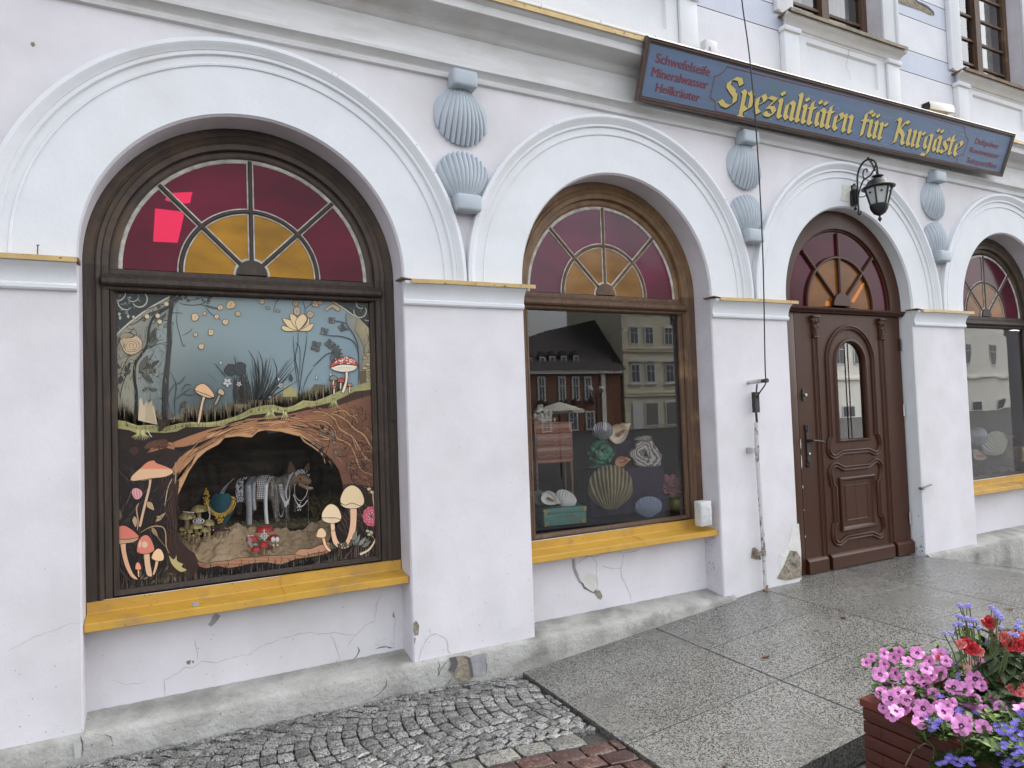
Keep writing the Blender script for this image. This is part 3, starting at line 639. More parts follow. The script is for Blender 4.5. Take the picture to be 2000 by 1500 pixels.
def shop_window(i, wood, arcw, reds, ambers, label, paneM, zb=.575, puttyM=None):
    xc, R, zc = oc(i); z0 = .50
    f = MB()
    jam = [(0, .205), (0, .174), (.004, .170), (.042, .170), (.046, .176), (.052, .178), (.056, .171), (.062, .169), (.070, .173), (.076, .181), (.080, .183), (.084, .179), (.112, .181), (.114, .186), (.114, .245)]
    f.cur = 0
    for s_ in (-1, 1): f.sweep([[Vector((xc+s_*(R-o_), y, z)) for o_, y in jam] for z in (z0-.02, .9, 1.4, 1.9, zc)])
    f.cur = 1; arch_sweep(f, xc, R, zc, zc, jam, 64)
    arch_sweep(f, xc, R, zc, 2.19, [(.114, .222), (.115, .212), (.140, .210), (.150, .214), (.158, .224), (.158, .24)], 64)
    # joints between the arched boards
    f.cur = 2
    for a in (.62, 1.45, 2.2, 2.75):
        for r0, r1, yy in ((R-.002, R-.044, .1685), (R-.085, R-.111, .1792)):
            aa = a+(.28 if r1 < R-.1 else 0); d = Vector((math.cos(aa), 0, math.sin(aa))); t = Vector((-d.z, 0, d.x))*.0013; o_ = Vector((xc, yy, zc)); f.add([o_+d*r0+t, o_+d*r0-t, o_+d*r1-t, o_+d*r1+t], [(0, 1, 2, 3)])
    # inner casement mould round the big pane
    f.cur = 0; xa, xb, za = xc-R+.114, xc+R-.114, .562; zt = 2.135
    mould = [(0, .215), (0, .196), (.006, .190), (.014, .192), (.020, .200), (.028, .206), (.030, .235)]
    c4 = [(xa, za), (xb, za), (xb, zt), (xa, zt)]; sg = [(1, 1), (-1, 1), (-1, -1), (1, -1)]
    f.sweep([[Vector((x+sx*o_, y, z+sz*o_)) for o_, y in mould] for (x, z), (sx, sz) in [(c4[k % 4], sg[k % 4]) for k in range(5)]])
    fr = f.build('window', [wood, arcw, M_crack], bld, smooth=30); fr['label'] = label
    t = MB()
    pr = [(.235, 2.108), (.186, 2.108), (.178, 2.114), (.176, 2.122), (.182, 2.130), (.164, 2.136), (.156, 2.146), (.156, 2.166), (.164, 2.174), (.178, 2.180), (.176, 2.190), (.186, 2.196), (.200, 2.198), (.200, 2.222), (.214, 2.228), (.235, 2.228)]
    t.sweep([[Vector((x, y, z)) for y, z in pr] for x in (xc-R+.082, xc, xc+R-.082)]); t.build('transom', wood, fr, smooth=30)
    fan(fr, xc, 2.232, 2.228, R-.158, .358, .082, .224, wood, reds, ambers, True, wood)
    p = MB(); p.quad((xa+.02, .222, za+.02), (xb-.02, .222, za+.02), (xb-.02, .222, zt-.02), (xa+.02, .222, zt-.02)); p.build('window_pane', paneM, fr, smooth=0)
    # sheet metal sill in two lengths
    s2 = MB(); xl, xr = OPEN[i][0]+.004, OPEN[i][1]-.006; xj = xl+.57*(xr-xl)
    for a, b_, dz in ((xl, xj+.004, 0), (xj, xr, .0025)):
        pr = [(.185, .558), (.166, .557), (.163, .507), (.160, .503), (.036, .488), (.030, .484), (.027, .451), (.032, .447), (.05, .450)]
        xs_ = [a+(b_-a)*k/8 for k in range(9)]
        s2.sweep([[Vector((x, y-dz, z+dz+.0022*noise.noise(Vector((x*5, z*6, i))))) for y, z in (pr if OPEN[i][0]+.075 < x < OPEN[i][1]-.075 else pr)] for x in xs_])
    s2.cur = 1
    for k in range(15):
        x = xl+.09+k*(xr-xl-.18)/14; s2.lathe([(.0045, 0), (.003, .003), (0, .004)], (x, .1655, .532+.004*random.uniform(-1, 1)), 8, Matrix.Rotation(pi/2, 3, 'X'))
    if i == 0:
        s2.cur = 2; s2.poly([at(x, y, .05)+Vector((0, 0, 0)) for x, y in A1([(1495, 215), (1530, 198), (1565, 215), (1545, 235), (1510, 238)])])
    s2.build('sill', [M_yellow, M_yellow, M_greymark], fr, smooth=25)
    return fr, xc, R
W1 = shop_window(0, M_woodd, M_woodarc_d, M_red, M_amber, 'dark brown arched window holding the illustrated forest panel', M_glassm)
W2 = shop_window(1, M_woodb, M_woodarc_b, M_red2, M_amber2, 'tan brown arched window with the shell display', M_glass)
W3 = shop_window(3, M_woodd, M_woodarc_d, M_red3, M_amber3, 'half seen arched window at the right edge', M_glassw)
# rooms behind the panes
def room(i, nm, y0, y1, za, zb, col, wall=None):
    xc, R, zc = oc(i); b = MB(); xa, xb = xc-R-.05, xc+R+.05
    b.quad((xa, y0, za), (xb, y0, za), (xb, y1, za), (xa, y1, za)); b.quad((xa, y0, zb), (xb, y0, zb), (xb, y1, zb), (xa, y1, zb))
    b.quad((xa, y0, za), (xa, y1, za), (xa, y1, zb), (xa, y0, zb)); b.quad((xb, y0, za), (xb, y1, za), (xb, y1, zb), (xb, y0, zb)); b.quad((xa, y1, za), (xb, y1, za), (xb, y1, zb), (xa, y1, zb))
    b.build(nm, col, bld, smooth=0)
M_plum = mat('violet_velvet', (.026, .012, .042), .9, (.012, .006, .02), sc=9)
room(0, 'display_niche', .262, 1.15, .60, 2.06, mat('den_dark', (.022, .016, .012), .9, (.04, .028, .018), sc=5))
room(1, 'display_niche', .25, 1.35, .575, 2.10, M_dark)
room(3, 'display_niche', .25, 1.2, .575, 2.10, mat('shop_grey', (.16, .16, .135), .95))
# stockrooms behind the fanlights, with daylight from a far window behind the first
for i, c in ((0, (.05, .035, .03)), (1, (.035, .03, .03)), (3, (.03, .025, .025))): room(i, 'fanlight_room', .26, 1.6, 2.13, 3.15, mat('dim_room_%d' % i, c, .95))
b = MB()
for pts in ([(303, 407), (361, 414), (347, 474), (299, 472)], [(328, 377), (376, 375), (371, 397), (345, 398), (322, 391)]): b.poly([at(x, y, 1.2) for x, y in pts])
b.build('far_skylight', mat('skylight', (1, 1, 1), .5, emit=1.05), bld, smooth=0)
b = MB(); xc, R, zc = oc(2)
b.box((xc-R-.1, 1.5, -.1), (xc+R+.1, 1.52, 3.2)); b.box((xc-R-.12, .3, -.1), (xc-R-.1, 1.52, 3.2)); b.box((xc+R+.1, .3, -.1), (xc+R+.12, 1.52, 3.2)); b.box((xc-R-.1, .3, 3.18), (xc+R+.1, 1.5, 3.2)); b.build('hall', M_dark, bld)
# ---------------------------------------------------------------- door
xc, R, zc = oc(2); DX0, DX1 = 4.672, 6.062; DC = 5.350; yl = .112     # leaf front face
d = MB()
def dbox(x0, x1, z0, z1, y0, y1, c=.004): d.box((x0, y0, z0), (x1, y1, z1), None, c)
# stiles, rails and panels are one slab with raised mouldings
gx0, gx1, gz0, gzs, gr = DC-.182, DC+.182, 1.075, 1.735, .182     # glazed opening: straight to gzs, then round
hole = [Vector((gx0, yl, gz0)), Vector((gx1, yl, gz0))]+[Vector((DC+gr*math.cos(a), yl, gzs+gr*math.sin(a))) for a in [pi*k/28 for k in range(29)]]
outer = [Vector((DX0, yl, .006)), Vector((DX1, yl, .006)), Vector((DX1, yl, 2.155)), Vector((DX0, yl, 2.155))]
d.poly(outer, [hole])
n = len(hole); d.add(hole+[p+Vector((0, .05, 0)) for p in hole], [(i, (i+1) % n, n+(i+1) % n, n+i) for i in range(n)])
n = 4; d.add(outer+[p+Vector((0, .05, 0)) for p in outer], [(i, (i+1) % n, n+(i+1) % n, n+i) for i in range(n)])
dbox(DX0, DX0+.006, .006, 2.155, yl-.002, yl+.05, 0)
def mould(pts, prof, closed=True):
    """prof [(side offset, forward)] swept along a closed line in the door plane"""
    P = [Vector(p) for p in pts]; L = len(P); rows = []
    for i in range(L+(1 if closed else 0)):
        p = P[i % L]; a = P[(i-1) % L] if closed or i else p; c = P[(i+1) % L] if closed or i < L-1 else p
        t = (c-a).normalized(); nn = Vector((-t.z, 0, t.x))
        k = 1
        if (p-a).length > 1e-6 and (c-p).length > 1e-6:
            h = max(.35, abs(((p-a).normalized()+(c-p).normalized()).length/2)); k = 1/h
        rows.append([p+nn*o_*k+Vector((0, -f_, 0)) for o_, f_ in prof])
    d.sweep(rows)
HR = [(-.013, 0), (-.013, .006), (-.008, .013), (0, .016), (.008, .013), (.013, .006), (.013, 0)]
HR2 = [(-.024, 0), (-.024, .006), (-.019, .014), (-.012, .016), (-.006, .012), (-.003, .006), (.003, .006), (.006, .012), (.012, .017), (.019, .014), (.024, .006), (.024, 0)]
V = lambda x, z: Vector((x, yl, z))
def arcp(cx, cz, r, a0, a1, n=10): return [V(cx+r*math.cos(R_(a0+(a1-a0)*k/n)), cz+r*math.sin(R_(a0+(a1-a0)*k/n))) for k in range(n+1)]
# frame of the glazed opening
mould([V(gx0, gz0), V(gx1, gz0)]+arcp(DC, gzs, gr, 0, 180, 28), [(.004, 0), (.004, -.014), (-.004, .010), (-.012, .016), (-.024, .014), (-.032, .005), (-.034, 0)])
# outer moulding: arched above, lobed corners below
w_ = .300; zt_ = 1.745; zb_ = .985; lob = .085
low = arcp(DC-w_+lob*.35, zb_+.02, lob*.82, 165, 290, 10)+[V(DC-w_+lob*1.5, zb_-.018)]
low = [V(DC-w_, 1.10), V(DC-w_-.022, 1.085)]+low+[V(DC+w_-lob*1.5, zb_-.018)]+[V(2*DC-p.x, p.z) for p in arcp(DC-w_+lob*.35, zb_+.02, lob*.82, 165, 290, 10)[::-1]]+[V(DC+w_+.022, 1.085), V(DC+w_, 1.10)]
mould(low+arcp(DC, zt_, w_, 0, 180, 30), HR2)
# lower panel: lobed frame round a rectangular fielded panel
def lobed(hw, z0, z1, lob):
    a = [V(DC-hw, z1-lob*1.6), V(DC-hw-.024, z1-lob*1.55)]+arcp(DC-hw+lob*.3, z1-lob*.35, lob*.85, 195, 75, 10)+[V(DC-hw+lob*1.45, z1+.004)]
    b_ = [V(2*DC-p.x, p.z) for p in a[::-1]]; up = a+b_
    return up+[V(p.x, z0+z1-p.z) for p in up[::-1]]
mould(lobed(.290, .245, .825, .085)[::-1], HR2)
px0, px1, pz0, pz1 = DC-.205, DC+.205, .325, .728
mould([V(px0, pz0), V(px1, pz0), V(px1, pz1), V(px0, pz1)], [(-.028, 0), (-.026, .016), (-.016, .022), (-.006, .018), (.006, .004), (.014, -.002)])
mould([V(px0+.05, pz0+.06), V(px1-.07, pz0+.06), V(px1-.07, pz1-.05), V(px0+.05, pz1-.05)], [(-.005, 0), (0, .005), (.005, 0)])
# half columns
for s_ in (-1, 1):
    xm = DC+s_*.44
    for o_ in (-.024, .024): d.tube([V(xm+o_, .13), V(xm+o_, 1.945)], .013, 8)
    d.tube([V(xm, .13), V(xm, 1.945)], .010, 8)
# base boards
for x0, x1 in ((DX0+.002, DX0+.235), (DX0+.285, DX1-.285), (DX1-.240, DX1-.002)):
    d.sweep([[Vector((x, y, z)) for y, z in ((yl, .008), (yl-.034, .008), (yl-.034, .105), (yl-.028, .112), (yl-.012, .126), (yl, .130))] for x in (x0, x1)])
    for x in (x0, x1): d.poly([Vector((x, y, z)) for y, z in ((yl, .008), (yl-.034, .008), (yl-.034, .105), (yl-.028, .112), (yl-.012, .126), (yl, .130))])
# fine board joints
for x in (DC-.02, DC+.41): d.box((x-.0012, yl-.0008, .14), (x+.0012, yl+.01, 2.15))
# paint chips along the leading edge
d.cur = 1
for z, a in ((1.02, .09), (.86, .12), (.70, .03), (.52, .012), (.30, .02)): d.poly([Vector((DX0+x, yl-.004, z+zz)) for x, zz in ((0, 0), (.006, a*.2), (.008, a*.5), (.005, a*.9), (0, a))])
door = d.build('door', [M_doorp, M_oldplaster], bld, smooth=32); door['label'] = 'brown panelled entrance door with an arched pane and fanlight'
for s_ in (-1, 1):
    xm = DC+s_*.44; c_ = MB()
    c_.box((xm-.046, yl-.036, 2.115), (xm+.046, yl, 2.135), None, .003); c_.box((xm-.034, yl-.026, 1.945), (xm+.034, yl, 1.960), None, .004); c_.box((xm-.030, yl-.022, 1.965), (xm+.030, yl, 1.975), None, .003)
    c_.sweep([[Vector((xm+x, yl-y-.004, z)) for x, y in ((-1*h, 0), (-.7*h, .018), (0, .026), (.7*h, .018), (h, 0))] for z, h in ((1.96, .024), (2.0, .026), (2.06, .032), (2.10, .042), (2.116, .044))])
    for q in (-1, 1):
        for zz, rr, xo in ((2.09, .017, .033), (2.035, .012, .020)):
            c_.tube([Vector((xm+q*xo+rr*(1-k/22)*math.cos(k*.55)*q, yl-.022-.004*(k/16), zz+rr*(1-k/22)*math.sin(k*.55))) for k in range(17)], .0055, 6)
        for zz in (1.985, 2.01, 2.04): c_.blob((xm+q*.012, yl-.022, zz), .011, 1, .2, 3, zz*9)
    c_.blob((xm, yl-.028, 2.075), .014, 1, .25, 3, 3)
    c_.build('capital', M_doorp, door, smooth=50)
# frame, transom, fanlight
f = MB()
f.box((4.47, .104, .004), (DX0-.010, .20, 2.158), None, .004); f.box((DX1+.004, .135, .004), (OPEN[2][1]-.001, .20, 2.16), None, .003)
f.sweep([[Vector((x, y, z)) for y, z in ((.16, 2.158), (.085, 2.160), (.080, 2.166), (.084, 2.172), (.070, 2.178), (.058, 2.190), (.056, 2.200), (.064, 2.204), (.12, 2.206))] for x in (4.475, 5.3, 6.082)])
f.poly([Vector((6.082, y, z)) for y, z in ((.16, 2.158), (.085, 2.160), (.070, 2.178), (.058, 2.190), (.056, 2.200), (.064, 2.204), (.12, 2.206))])
arch_sweep(f, xc, R-.004, zc, 2.205, [(0, .16), (0, .106), (.004, .100), (.150, .100), (.156, .104), (.158, .118), (.168, .121), (.172, .145)], 60)
fr = f.build('door_frame', M_doorp, door, smooth=30)
fan(door, xc, 2.232, 2.206, R-.172, .425, .112, .130, M_doorp, M_red3, M_amber3, False, M_doorp, .014, .026)
# lit slot behind the amber panes
b = MB(); P = [at(x, y, .5) for x, y in ((1662, 588), (1684, 553), (1690, 553), (1668, 592))]; b.poly(P); b.build('hall_lamp_strip', mat('warm_light', (1, .62, .28), .5, emit=1.0), door, smooth=0); b = MB(); P = [at(x, y, .5) for x, y in ((1612, 588), (1620, 588), (1620, 597), (1612, 597))]; b.poly(P)
b.build('hall_lamp_strip', bpy.data.materials['warm_light'], door, smooth=0)
p = MB(); p.poly([q+Vector((0, .02, 0)) for q in hole]); p.build('door_pane', M_glassd, door, smooth=0)
h = MB()
hx, hz = 4.757, 1.045
pl = [(-.020, -.175), (.020, -.175), (.026, -.15), (.017, -.12), (.017, .12), (.026, .15), (.020, .175), (-.020, .175), (-.026, .15), (-.017, .12), (-.017, -.12), (-.026, -.15)]
h.prism([Vector((hx+x, yl-.001, hz+z)) for x, z in pl], (0, -.010, 0))
for q in (-1, 1):
    for k in range(4): h.blob((hx+random.uniform(-.008, .008), yl-.012, hz+q*(.145+.014*(k-1.5))), .009, 1, .3, 3, k)
h.lathe([(.014, 0), (.014, .02), (.010, .03), (.010, .05), (.012, .056)], (hx, yl-.01, hz+.045), 12, Matrix.Rotation(pi/2, 3, 'X'))
h.tube([Vector((hx, yl-.06, hz+.045)), Vector((hx+.03, yl-.064, hz+.043)), Vector((hx+.10, yl-.060, hz+.035)), Vector((hx+.14, yl-.052, hz+.024))], [.010, .009, .0075, .009], 8)
h.build('handle', M_black, door, smooth=45)
k_ = MB(); k_.lathe([(.010, 0), (.010, .012), (.007, .014)], (hx, yl-.010, hz-.065), 12, Matrix.Rotation(pi/2, 3, 'X')); k_.build('lock_cylinder', M_steel, door)
k_ = MB(); k_.prism([Vector((4.738+x, yl-.001, 1.468+z)) for x, z in ((-.013, -.05), (.013, -.05), (.018, -.02), (.018, .02), (.013, .05), (-.013, .05), (-.018, .02), (-.018, -.02))], (0, -.008, 0)); lk = k_.build('lock', M_black, door)
k_ = MB(); k_.lathe([(.013, 0), (.013, .022), (.010, .025)], (4.740, yl-.008, 1.468), 14, Matrix.Rotation(pi/2, 3, 'X')); k_.build('lock_cylinder', M_steel, door)
for z in (1.90, 1.30, .32):
    k_ = MB(); k_.tube([Vector((DX1-.012, yl-.008, z-.055)), Vector((DX1-.012, yl-.008, z+.055))], .010, 10); k_.tube([Vector((DX1-.012, yl-.008, z-.004)), Vector((DX1-.012, yl-.008, z+.004))], .0115, 10)
    k_.build('hinge', M_steel if z < 1.5 else M_black, door)
# ---------------------------------------------------------------- scallop shells
def scallop(mb, M, W, Ln, dep, ribs=11, hinge=.36, amp=.10, scal=.05, nu=111, nv=24, back=True, mid=.56):
    """M maps local (x right, z away from the hinge, y out of the wall = -y) to the world"""
    def f(u, v):
        t = 2*u-1; r2 = abs(math.cos(pi*t*ribs/2))**.75; e = math.sqrt(max(0, 1-t*t))
        Lu = Ln*(mid*(.78+.22*e)+(1-mid)*e**.8)*(1+scal*(r2-.5)); h = W*hinge
        x = t*(h+(W-h)*math.sin(pi/2*v**.9)); z = v*Lu
        bul = dep*(.30+.70*e)*(math.sin(pi*(.14+.80*v))**.8)
        y = bul*(.35+.65*e)+W*amp*(r2-.55)*(.25+.75*v)+.01*W
        return M @ Vector((x, -max(y, .002*W), z))
    mb.grid(f, nu-1, nv)
    if back:
        Mi = M.inverted()
        def sk(pts): mb.sweep([pts, [M @ Vector(((Mi @ p).x*.97, .0, (Mi @ p).z*.985)) for p in pts]])
        sk([f(i/(nu-1), 1) for i in range(nu)]); sk([f(0, j/nv) for j in range(nv+1)]); sk([f(1, j/nv) for j in range(nv+1)])
    return mb
M_shell = mat('grey_blue_shell', (.43, .475, .52), .62, (.38, .425, .47), sc=6, bump=.15, bsc=60, dist=.003, speck=(.14, .16, .18), spsc=40, spth=.77)
def ornament(xm, zh, up, W, Ln, dep, lab):
    t = thing('shell_ornament', lab, 'shell ornament', (xm, 0, zh), 'shell ornaments between the arches')
    b = MB(); s_ = 1 if up else -1
    M4 = Matrix.Translation((xm, 0, zh)) @ Matrix.Diagonal((1, 1, s_, 1))
    scallop(b, M4, W, Ln, dep, 11)
    b.build('shell', M_shell, t, smooth=60)
    b = MB(); b.box((xm-.082, -.105, zh-s_*.085), (xm+.082, .0, zh+s_*.018), None, .016); b.build('hinge_block', M_shell, t, smooth=50)
    return t
for xm, zu, zl, nm in ((1.672, 3.418, 2.722, 'between the forest panel and shell display arches'), (4.062, 3.43, 2.73, 'behind the hanging wire, left of the door arch'), (6.492, 3.432, 2.75, 'between the door arch and the last window arch')):
    ornament(xm, zu, False, .180, .352, .075, 'upper blue grey plaster scallop '+nm)
    ornament(xm, zl, True, .176, .296, .080, 'lower blue grey plaster scallop '+nm)
# ---------------------------------------------------------------- shop sign
SA = Vector((2.941, -.105, 3.536)); SB = Vector((7.45, -.105, 3.578)); SC = Vector((2.945, -.250, 3.918))
su = (SB-SA).normalized(); sv0 = SC-SA; sv = (sv0-su*sv0.dot(su)).normalized(); sn = su.cross(sv).normalized()
if sn.y > 0: sn = -sn
SLu, SLv = (SB-SA).length, sv0.length
def S3(u_, v_, d_=0): return SA+su*u_+sv*v_+sn*d_
def suv(px, py):
    dd = ray(px, py); t = (SA-CP).dot(sn)/dd.dot(sn); q = CP+dd*t-SA; return q.dot(su), q.dot(sv)
sign = thing('shop_sign', 'long blue hanging board with golden blackletter words in a brown moulded frame', 'sign', tuple(SA))
b = BB = MB(); b.add([S3(u_, v_, d_) for u_ in (.02, SLu-.02) for v_ in (.02, SLv-.02) for d_ in (0, .02)], [(0, 1, 3, 2), (4, 6, 7, 5), (0, 4, 5, 1), (2, 3, 7, 6), (0, 2, 6, 4), (1, 5, 7, 3)])
b = MB(); fp = [(0, -.004), (0, .030), (.008, .038), (.014, .030), (.018, .034), (.026, .034), (.030, .024), (.036, .026), (.040, .021), (.040, .018)]
c4 = [(0, 0), (SLu, 0), (SLu, SLv), (0, SLv)]; sg = [(1, 1), (-1, 1), (-1, -1), (1, -1)]
b.sweep([[S3(x+sx*o_, z+sz*o_, d_) for o_, d_ in fp] for (x, z), (sx, sz) in [(c4[k % 4], sg[k % 4]) for k in range(5)]])
b.quad(S3(0, 0, -.004), S3(SLu, 0, -.004), S3(SLu, SLv, -.004), S3(0, SLv, -.004))
b.build('frame', mat('sign_frame_brown', (.060, .036, .028), .35, (.095, .062, .050), sc=4, stretch=(1, 8, 8), coat=.3), sign, smooth=25)
# weathering streaks on the paint
b = BB; b.cur = 1
for _ in range(46):
    u_ = random.uniform(.1, SLu-.2); v_ = random.choice((random.uniform(.06, .12), random.uniform(.25, SLv-.06))); L_ = random.uniform(.03, .16)
    b.quad(S3(u_, v_, .0206), S3(u_+L_, v_-.006*random.random(), .0206), S3(u_+L_, v_+.0012, .0206), S3(u_, v_+.0012, .0206))
b.build('board', [mat('sign_blue', (.105, .165, .28), .45, (.085, .135, .23), sc=2.0, stretch=(.5, 1, 6), big=(.085, .145, .185), bigsc=1.2, biglohi=(.5, .8), bump=.1, bsc=30), mat('streak', (.22, .29, .32), .6)], sign, smooth=0)
NIB = R_(42)
GL = {
 'S': (1.02, [[(.93, 1.22), (.80, 1.46), (.52, 1.46), (.30, 1.24), (.30, 1.02), (.50, .82), (.72, .62), (.74, .30), (.48, .02), (.22, .06), (.02, .24)], [(.02, .24), (-.10, .10)], [(.30, 1.02), (.62, .80)]]),
 'p': (.74, [[(.04, .97), (.16, .86), (.16, -.34)], [(.06, -.26), (.26, -.44)], [(.16, .78), (.40, .98), (.56, .82), (.56, .20), (.38, .02), (.18, .16)]]),
 'e': (.62, [[(.40, .98), (.15, .78), (.15, .20), (.34, .02), (.54, .20)], [(.40, .98), (.55, .80), (.48, .62), (.18, .42)]]),
 'z': (.66, [[(.02, .82), (.14, .96), (.50, .90)], [(.50, .90), (.14, .40)], [(.14, .40), (.40, .46), (.54, .26), (.40, .02), (.14, .02), (.04, .14)]]),
 'i': (.36, [[(.05, .97), (.15, .86), (.15, .13), (.27, .02)], [(.11, 1.34), (.21, 1.22)]]),
 'a': (.70, [[(.42, .96), (.16, .78), (.16, .20), (.30, .03), (.50, .22)], [(.34, .98), (.52, .84), (.52, .13), (.64, .02)]]),
 'l': (.36, [[(.05, 1.50), (.15, 1.38), (.15, .13), (.27, .02)]]),
 't': (.42, [[(.18, 1.24), (.15, 1.10), (.15, .13), (.29, .02)], [(.00, .90), (.36, .90)]]),
 'n': (.72, [[(.05, .97), (.15, .86), (.15, .13), (.25, .02)], [(.16, .74), (.38, .97), (.53, .84), (.53, .13), (.64, .02)]]),
 'f': (.46, [[(.50, 1.36), (.36, 1.48), (.17, 1.28), (.17, .04), (.10, -.06)], [(.00, .90), (.42, .90)]]),
 'u': (.74, [[(.05, .97), (.15, .86), (.15, .18), (.30, .03), (.50, .20)], [(.43, .97), (.53, .86), (.53, .13), (.64, .02)]]),
 'r': (.52, [[(.05, .97), (.15, .86), (.15, .13), (.27, .02)], [(.18, .76), (.36, .97), (.47, .86)]]),
 'K': (1.0, [[(.18, 1.44), (.28, 1.32), (.28, .14), (.14, .00)], [(-.02, 1.28), (.10, 1.44), (.28, 1.34)], [(.30, .74), (.50, 1.04), (.70, 1.40), (.90, 1.30)], [(.36, .84), (.60, .66), (.74, .50), (.74, .16), (.90, .02)], [(.14, .00), (.36, .10)]]),
 'g': (.72, [[(.42, .98), (.15, .78), (.15, .24), (.32, .08), (.50, .24)], [(.40, .98), (.54, .86), (.54, -.16), (.36, -.40), (.10, -.30)]]),
 's': (.58, [[(.50, .86), (.36, .98), (.16, .80), (.18, .62), (.44, .38), (.44, .18), (.26, .02), (.04, .16)]]),
 ' ': (.50, []),
}
def blackletter(text, nib=.25, only=None):
    """quads [(4 points)] and the width, in x-heights"""
    x = 0; out = []; word = 0; nv = Vector((math.cos(NIB), math.sin(NIB)))*nib/2
    for ch in text:
        word += ch == ' '
        um = ch in 'äü'; c_ = {'ä': 'a', 'ü': 'u'}.get(ch, ch); adv, st_ = GL[c_]; st_ = list(st_)
        if um: st_ += [[(.12, 1.36), (.22, 1.24)], [(.42, 1.36), (.52, 1.24)]]
        for s_ in st_:
            for a, c in zip(s_, s_[1:]):
                if only not in (None, word): continue
                a, c = Vector((a[0]+x, a[1])), Vector((c[0]+x, c[1])); out.append((a-nv, a+nv, c+nv, c-nv))
        x += adv
    return out, x
def put_black(mb, text, pa, pb, xh, off, d0, grow=0, only=None):
    """fit text between sign points pa and pb on its base line"""
    qs, wd = blackletter(text, .255+grow, only); a, c = Vector(pa), Vector(pb); e = (c-a)/wd; L_ = e.length; ex = e/L_; ey = Vector((-ex.y, ex.x))
    for k, q in enumerate(qs):
        P = [a+ex*(p.x*L_)+ey*(p.y*xh)+Vector(off) for p in q]; mb.add([S3(p.x, p.y, d0+.00006*(k % 9)) for p in P], [(0, 1, 2, 3)])
w6 = lambda x, y: suv(1200+x/2.5, 50+y/2.5)
ba, bb_ = w6(500, 388), w6(1672, 640)
XH = .136
M_lsh = mat('letter_black', (.012, .012, .014), .6); M_lgo = mat('letter_gold', (.62, .49, .15), .5, (.55, .42, .12), sc=14)
for k in range(3):
    g1, g2 = MB(), MB(); tx = 'Spezialitäten für Kurgäste'
    put_black(g1, tx, ba, bb_, XH, (0, 0), .0225, .02, k); put_black(g2, tx, ba, bb_, XH, (.008, -.009), .0212, .075, k)
    o = g1.build('lettering', M_lgo, sign, smooth=0); g2.build('letter_shadow', M_lsh, o, smooth=0)
def text_bm(mb, s_, size, place, bold=0.0, align='CENTER'):
    cu = bpy.data.curves.new('t', 'FONT'); cu.body = s_; cu.size = size; cu.align_x = align; cu.offset = bold; cu.resolution_u = 3
    o = bpy.data.objects.new('t', cu); COL.objects.link(o); bpy.context.view_layer.update()
    me = bpy.data.meshes.new_from_object(o.evaluated_get(bpy.context.evaluated_depsgraph_get()))
    mb.add([place(v.co.x, v.co.y) for v in me.vertices], [tuple(p.vertices) for p in me.polygons])
    bpy.data.objects.remove(o); bpy.data.meshes.remove(me); bpy.data.curves.remove(cu)
b = MB(); SM = []
def line(s_, pl, pr, h):
    """small words between two points (left and right ends of the base line) with letter height h"""
    a, c = Vector(w6(*pl)), Vector(w6(*pr)); e = (c-a); L_ = e.length; e.normalize(); ey = Vector((-e.y, e.x)); t = MB(); text_bm(t, s_, 1, lambda x, y: Vector((x, y, 0)), 0)
    x0, x1 = min(v.x for v in t.v), max(v.x for v in t.v); k = L_/(x1-x0); kv = h/.73
    for q, o_ in enumerate((-.0028, 0, .0028)): b.add([S3(*(a+e*((v.x-x0)*k+o_)+ey*(v.y*kv)+e*(v.y*kv*.06)), .0213+.0001*q) for v in t.v], t.f)
line('Schwefelseife', (190, 180), (452, 248), .062); line('Mineralwasser', (170, 247), (442, 312), .062); line('Heilkräuter', (190, 322), (402, 373), .060)
line('Duftpulver', (1748, 575), (1862, 602), .052); line('Rosenwasser', (1722, 618), (1864, 650), .052); line('Salzpastillen', (1708, 668), (1850, 698), .052)
# thin scalloped line round the main words
def rule(pts):
    P = crom([Vector((*w6(*p), 0)) for p in pts], 5); wd = .0035; A_, B_ = [], []
    for i, p in enumerate(P):
        t = (P[min(i+1, len(P)-1)]-P[max(0, i-1)]).normalized(); n_ = Vector((-t.y, t.x, 0))*wd; A_.append(S3((p+n_).x, (p+n_).y, .0211)); B_.append(S3((p-n_).x, (p-n_).y, .0211))
    b.sweep([A_, B_])
rule([(540, 202), (524, 226), (500, 243), (480, 248)]); rule([(480, 248), (458, 352)]); rule([(458, 352), (478, 368), (484, 392), (482, 416)])
rule([(540, 202), (900, 290), (1400, 415), (1700, 496)]); rule([(1700, 496), (1704, 535), (1718, 558)]); rule([(1718, 558), (1692, 628)]); rule([(1692, 628), (1668, 640), (1660, 674)]); rule([(482, 416), (900, 510), (1400, 620), (1660, 674)])
b.build('small_lettering', mat('letter_maroon', (.15, .022, .035), .55), sign, smooth=0)
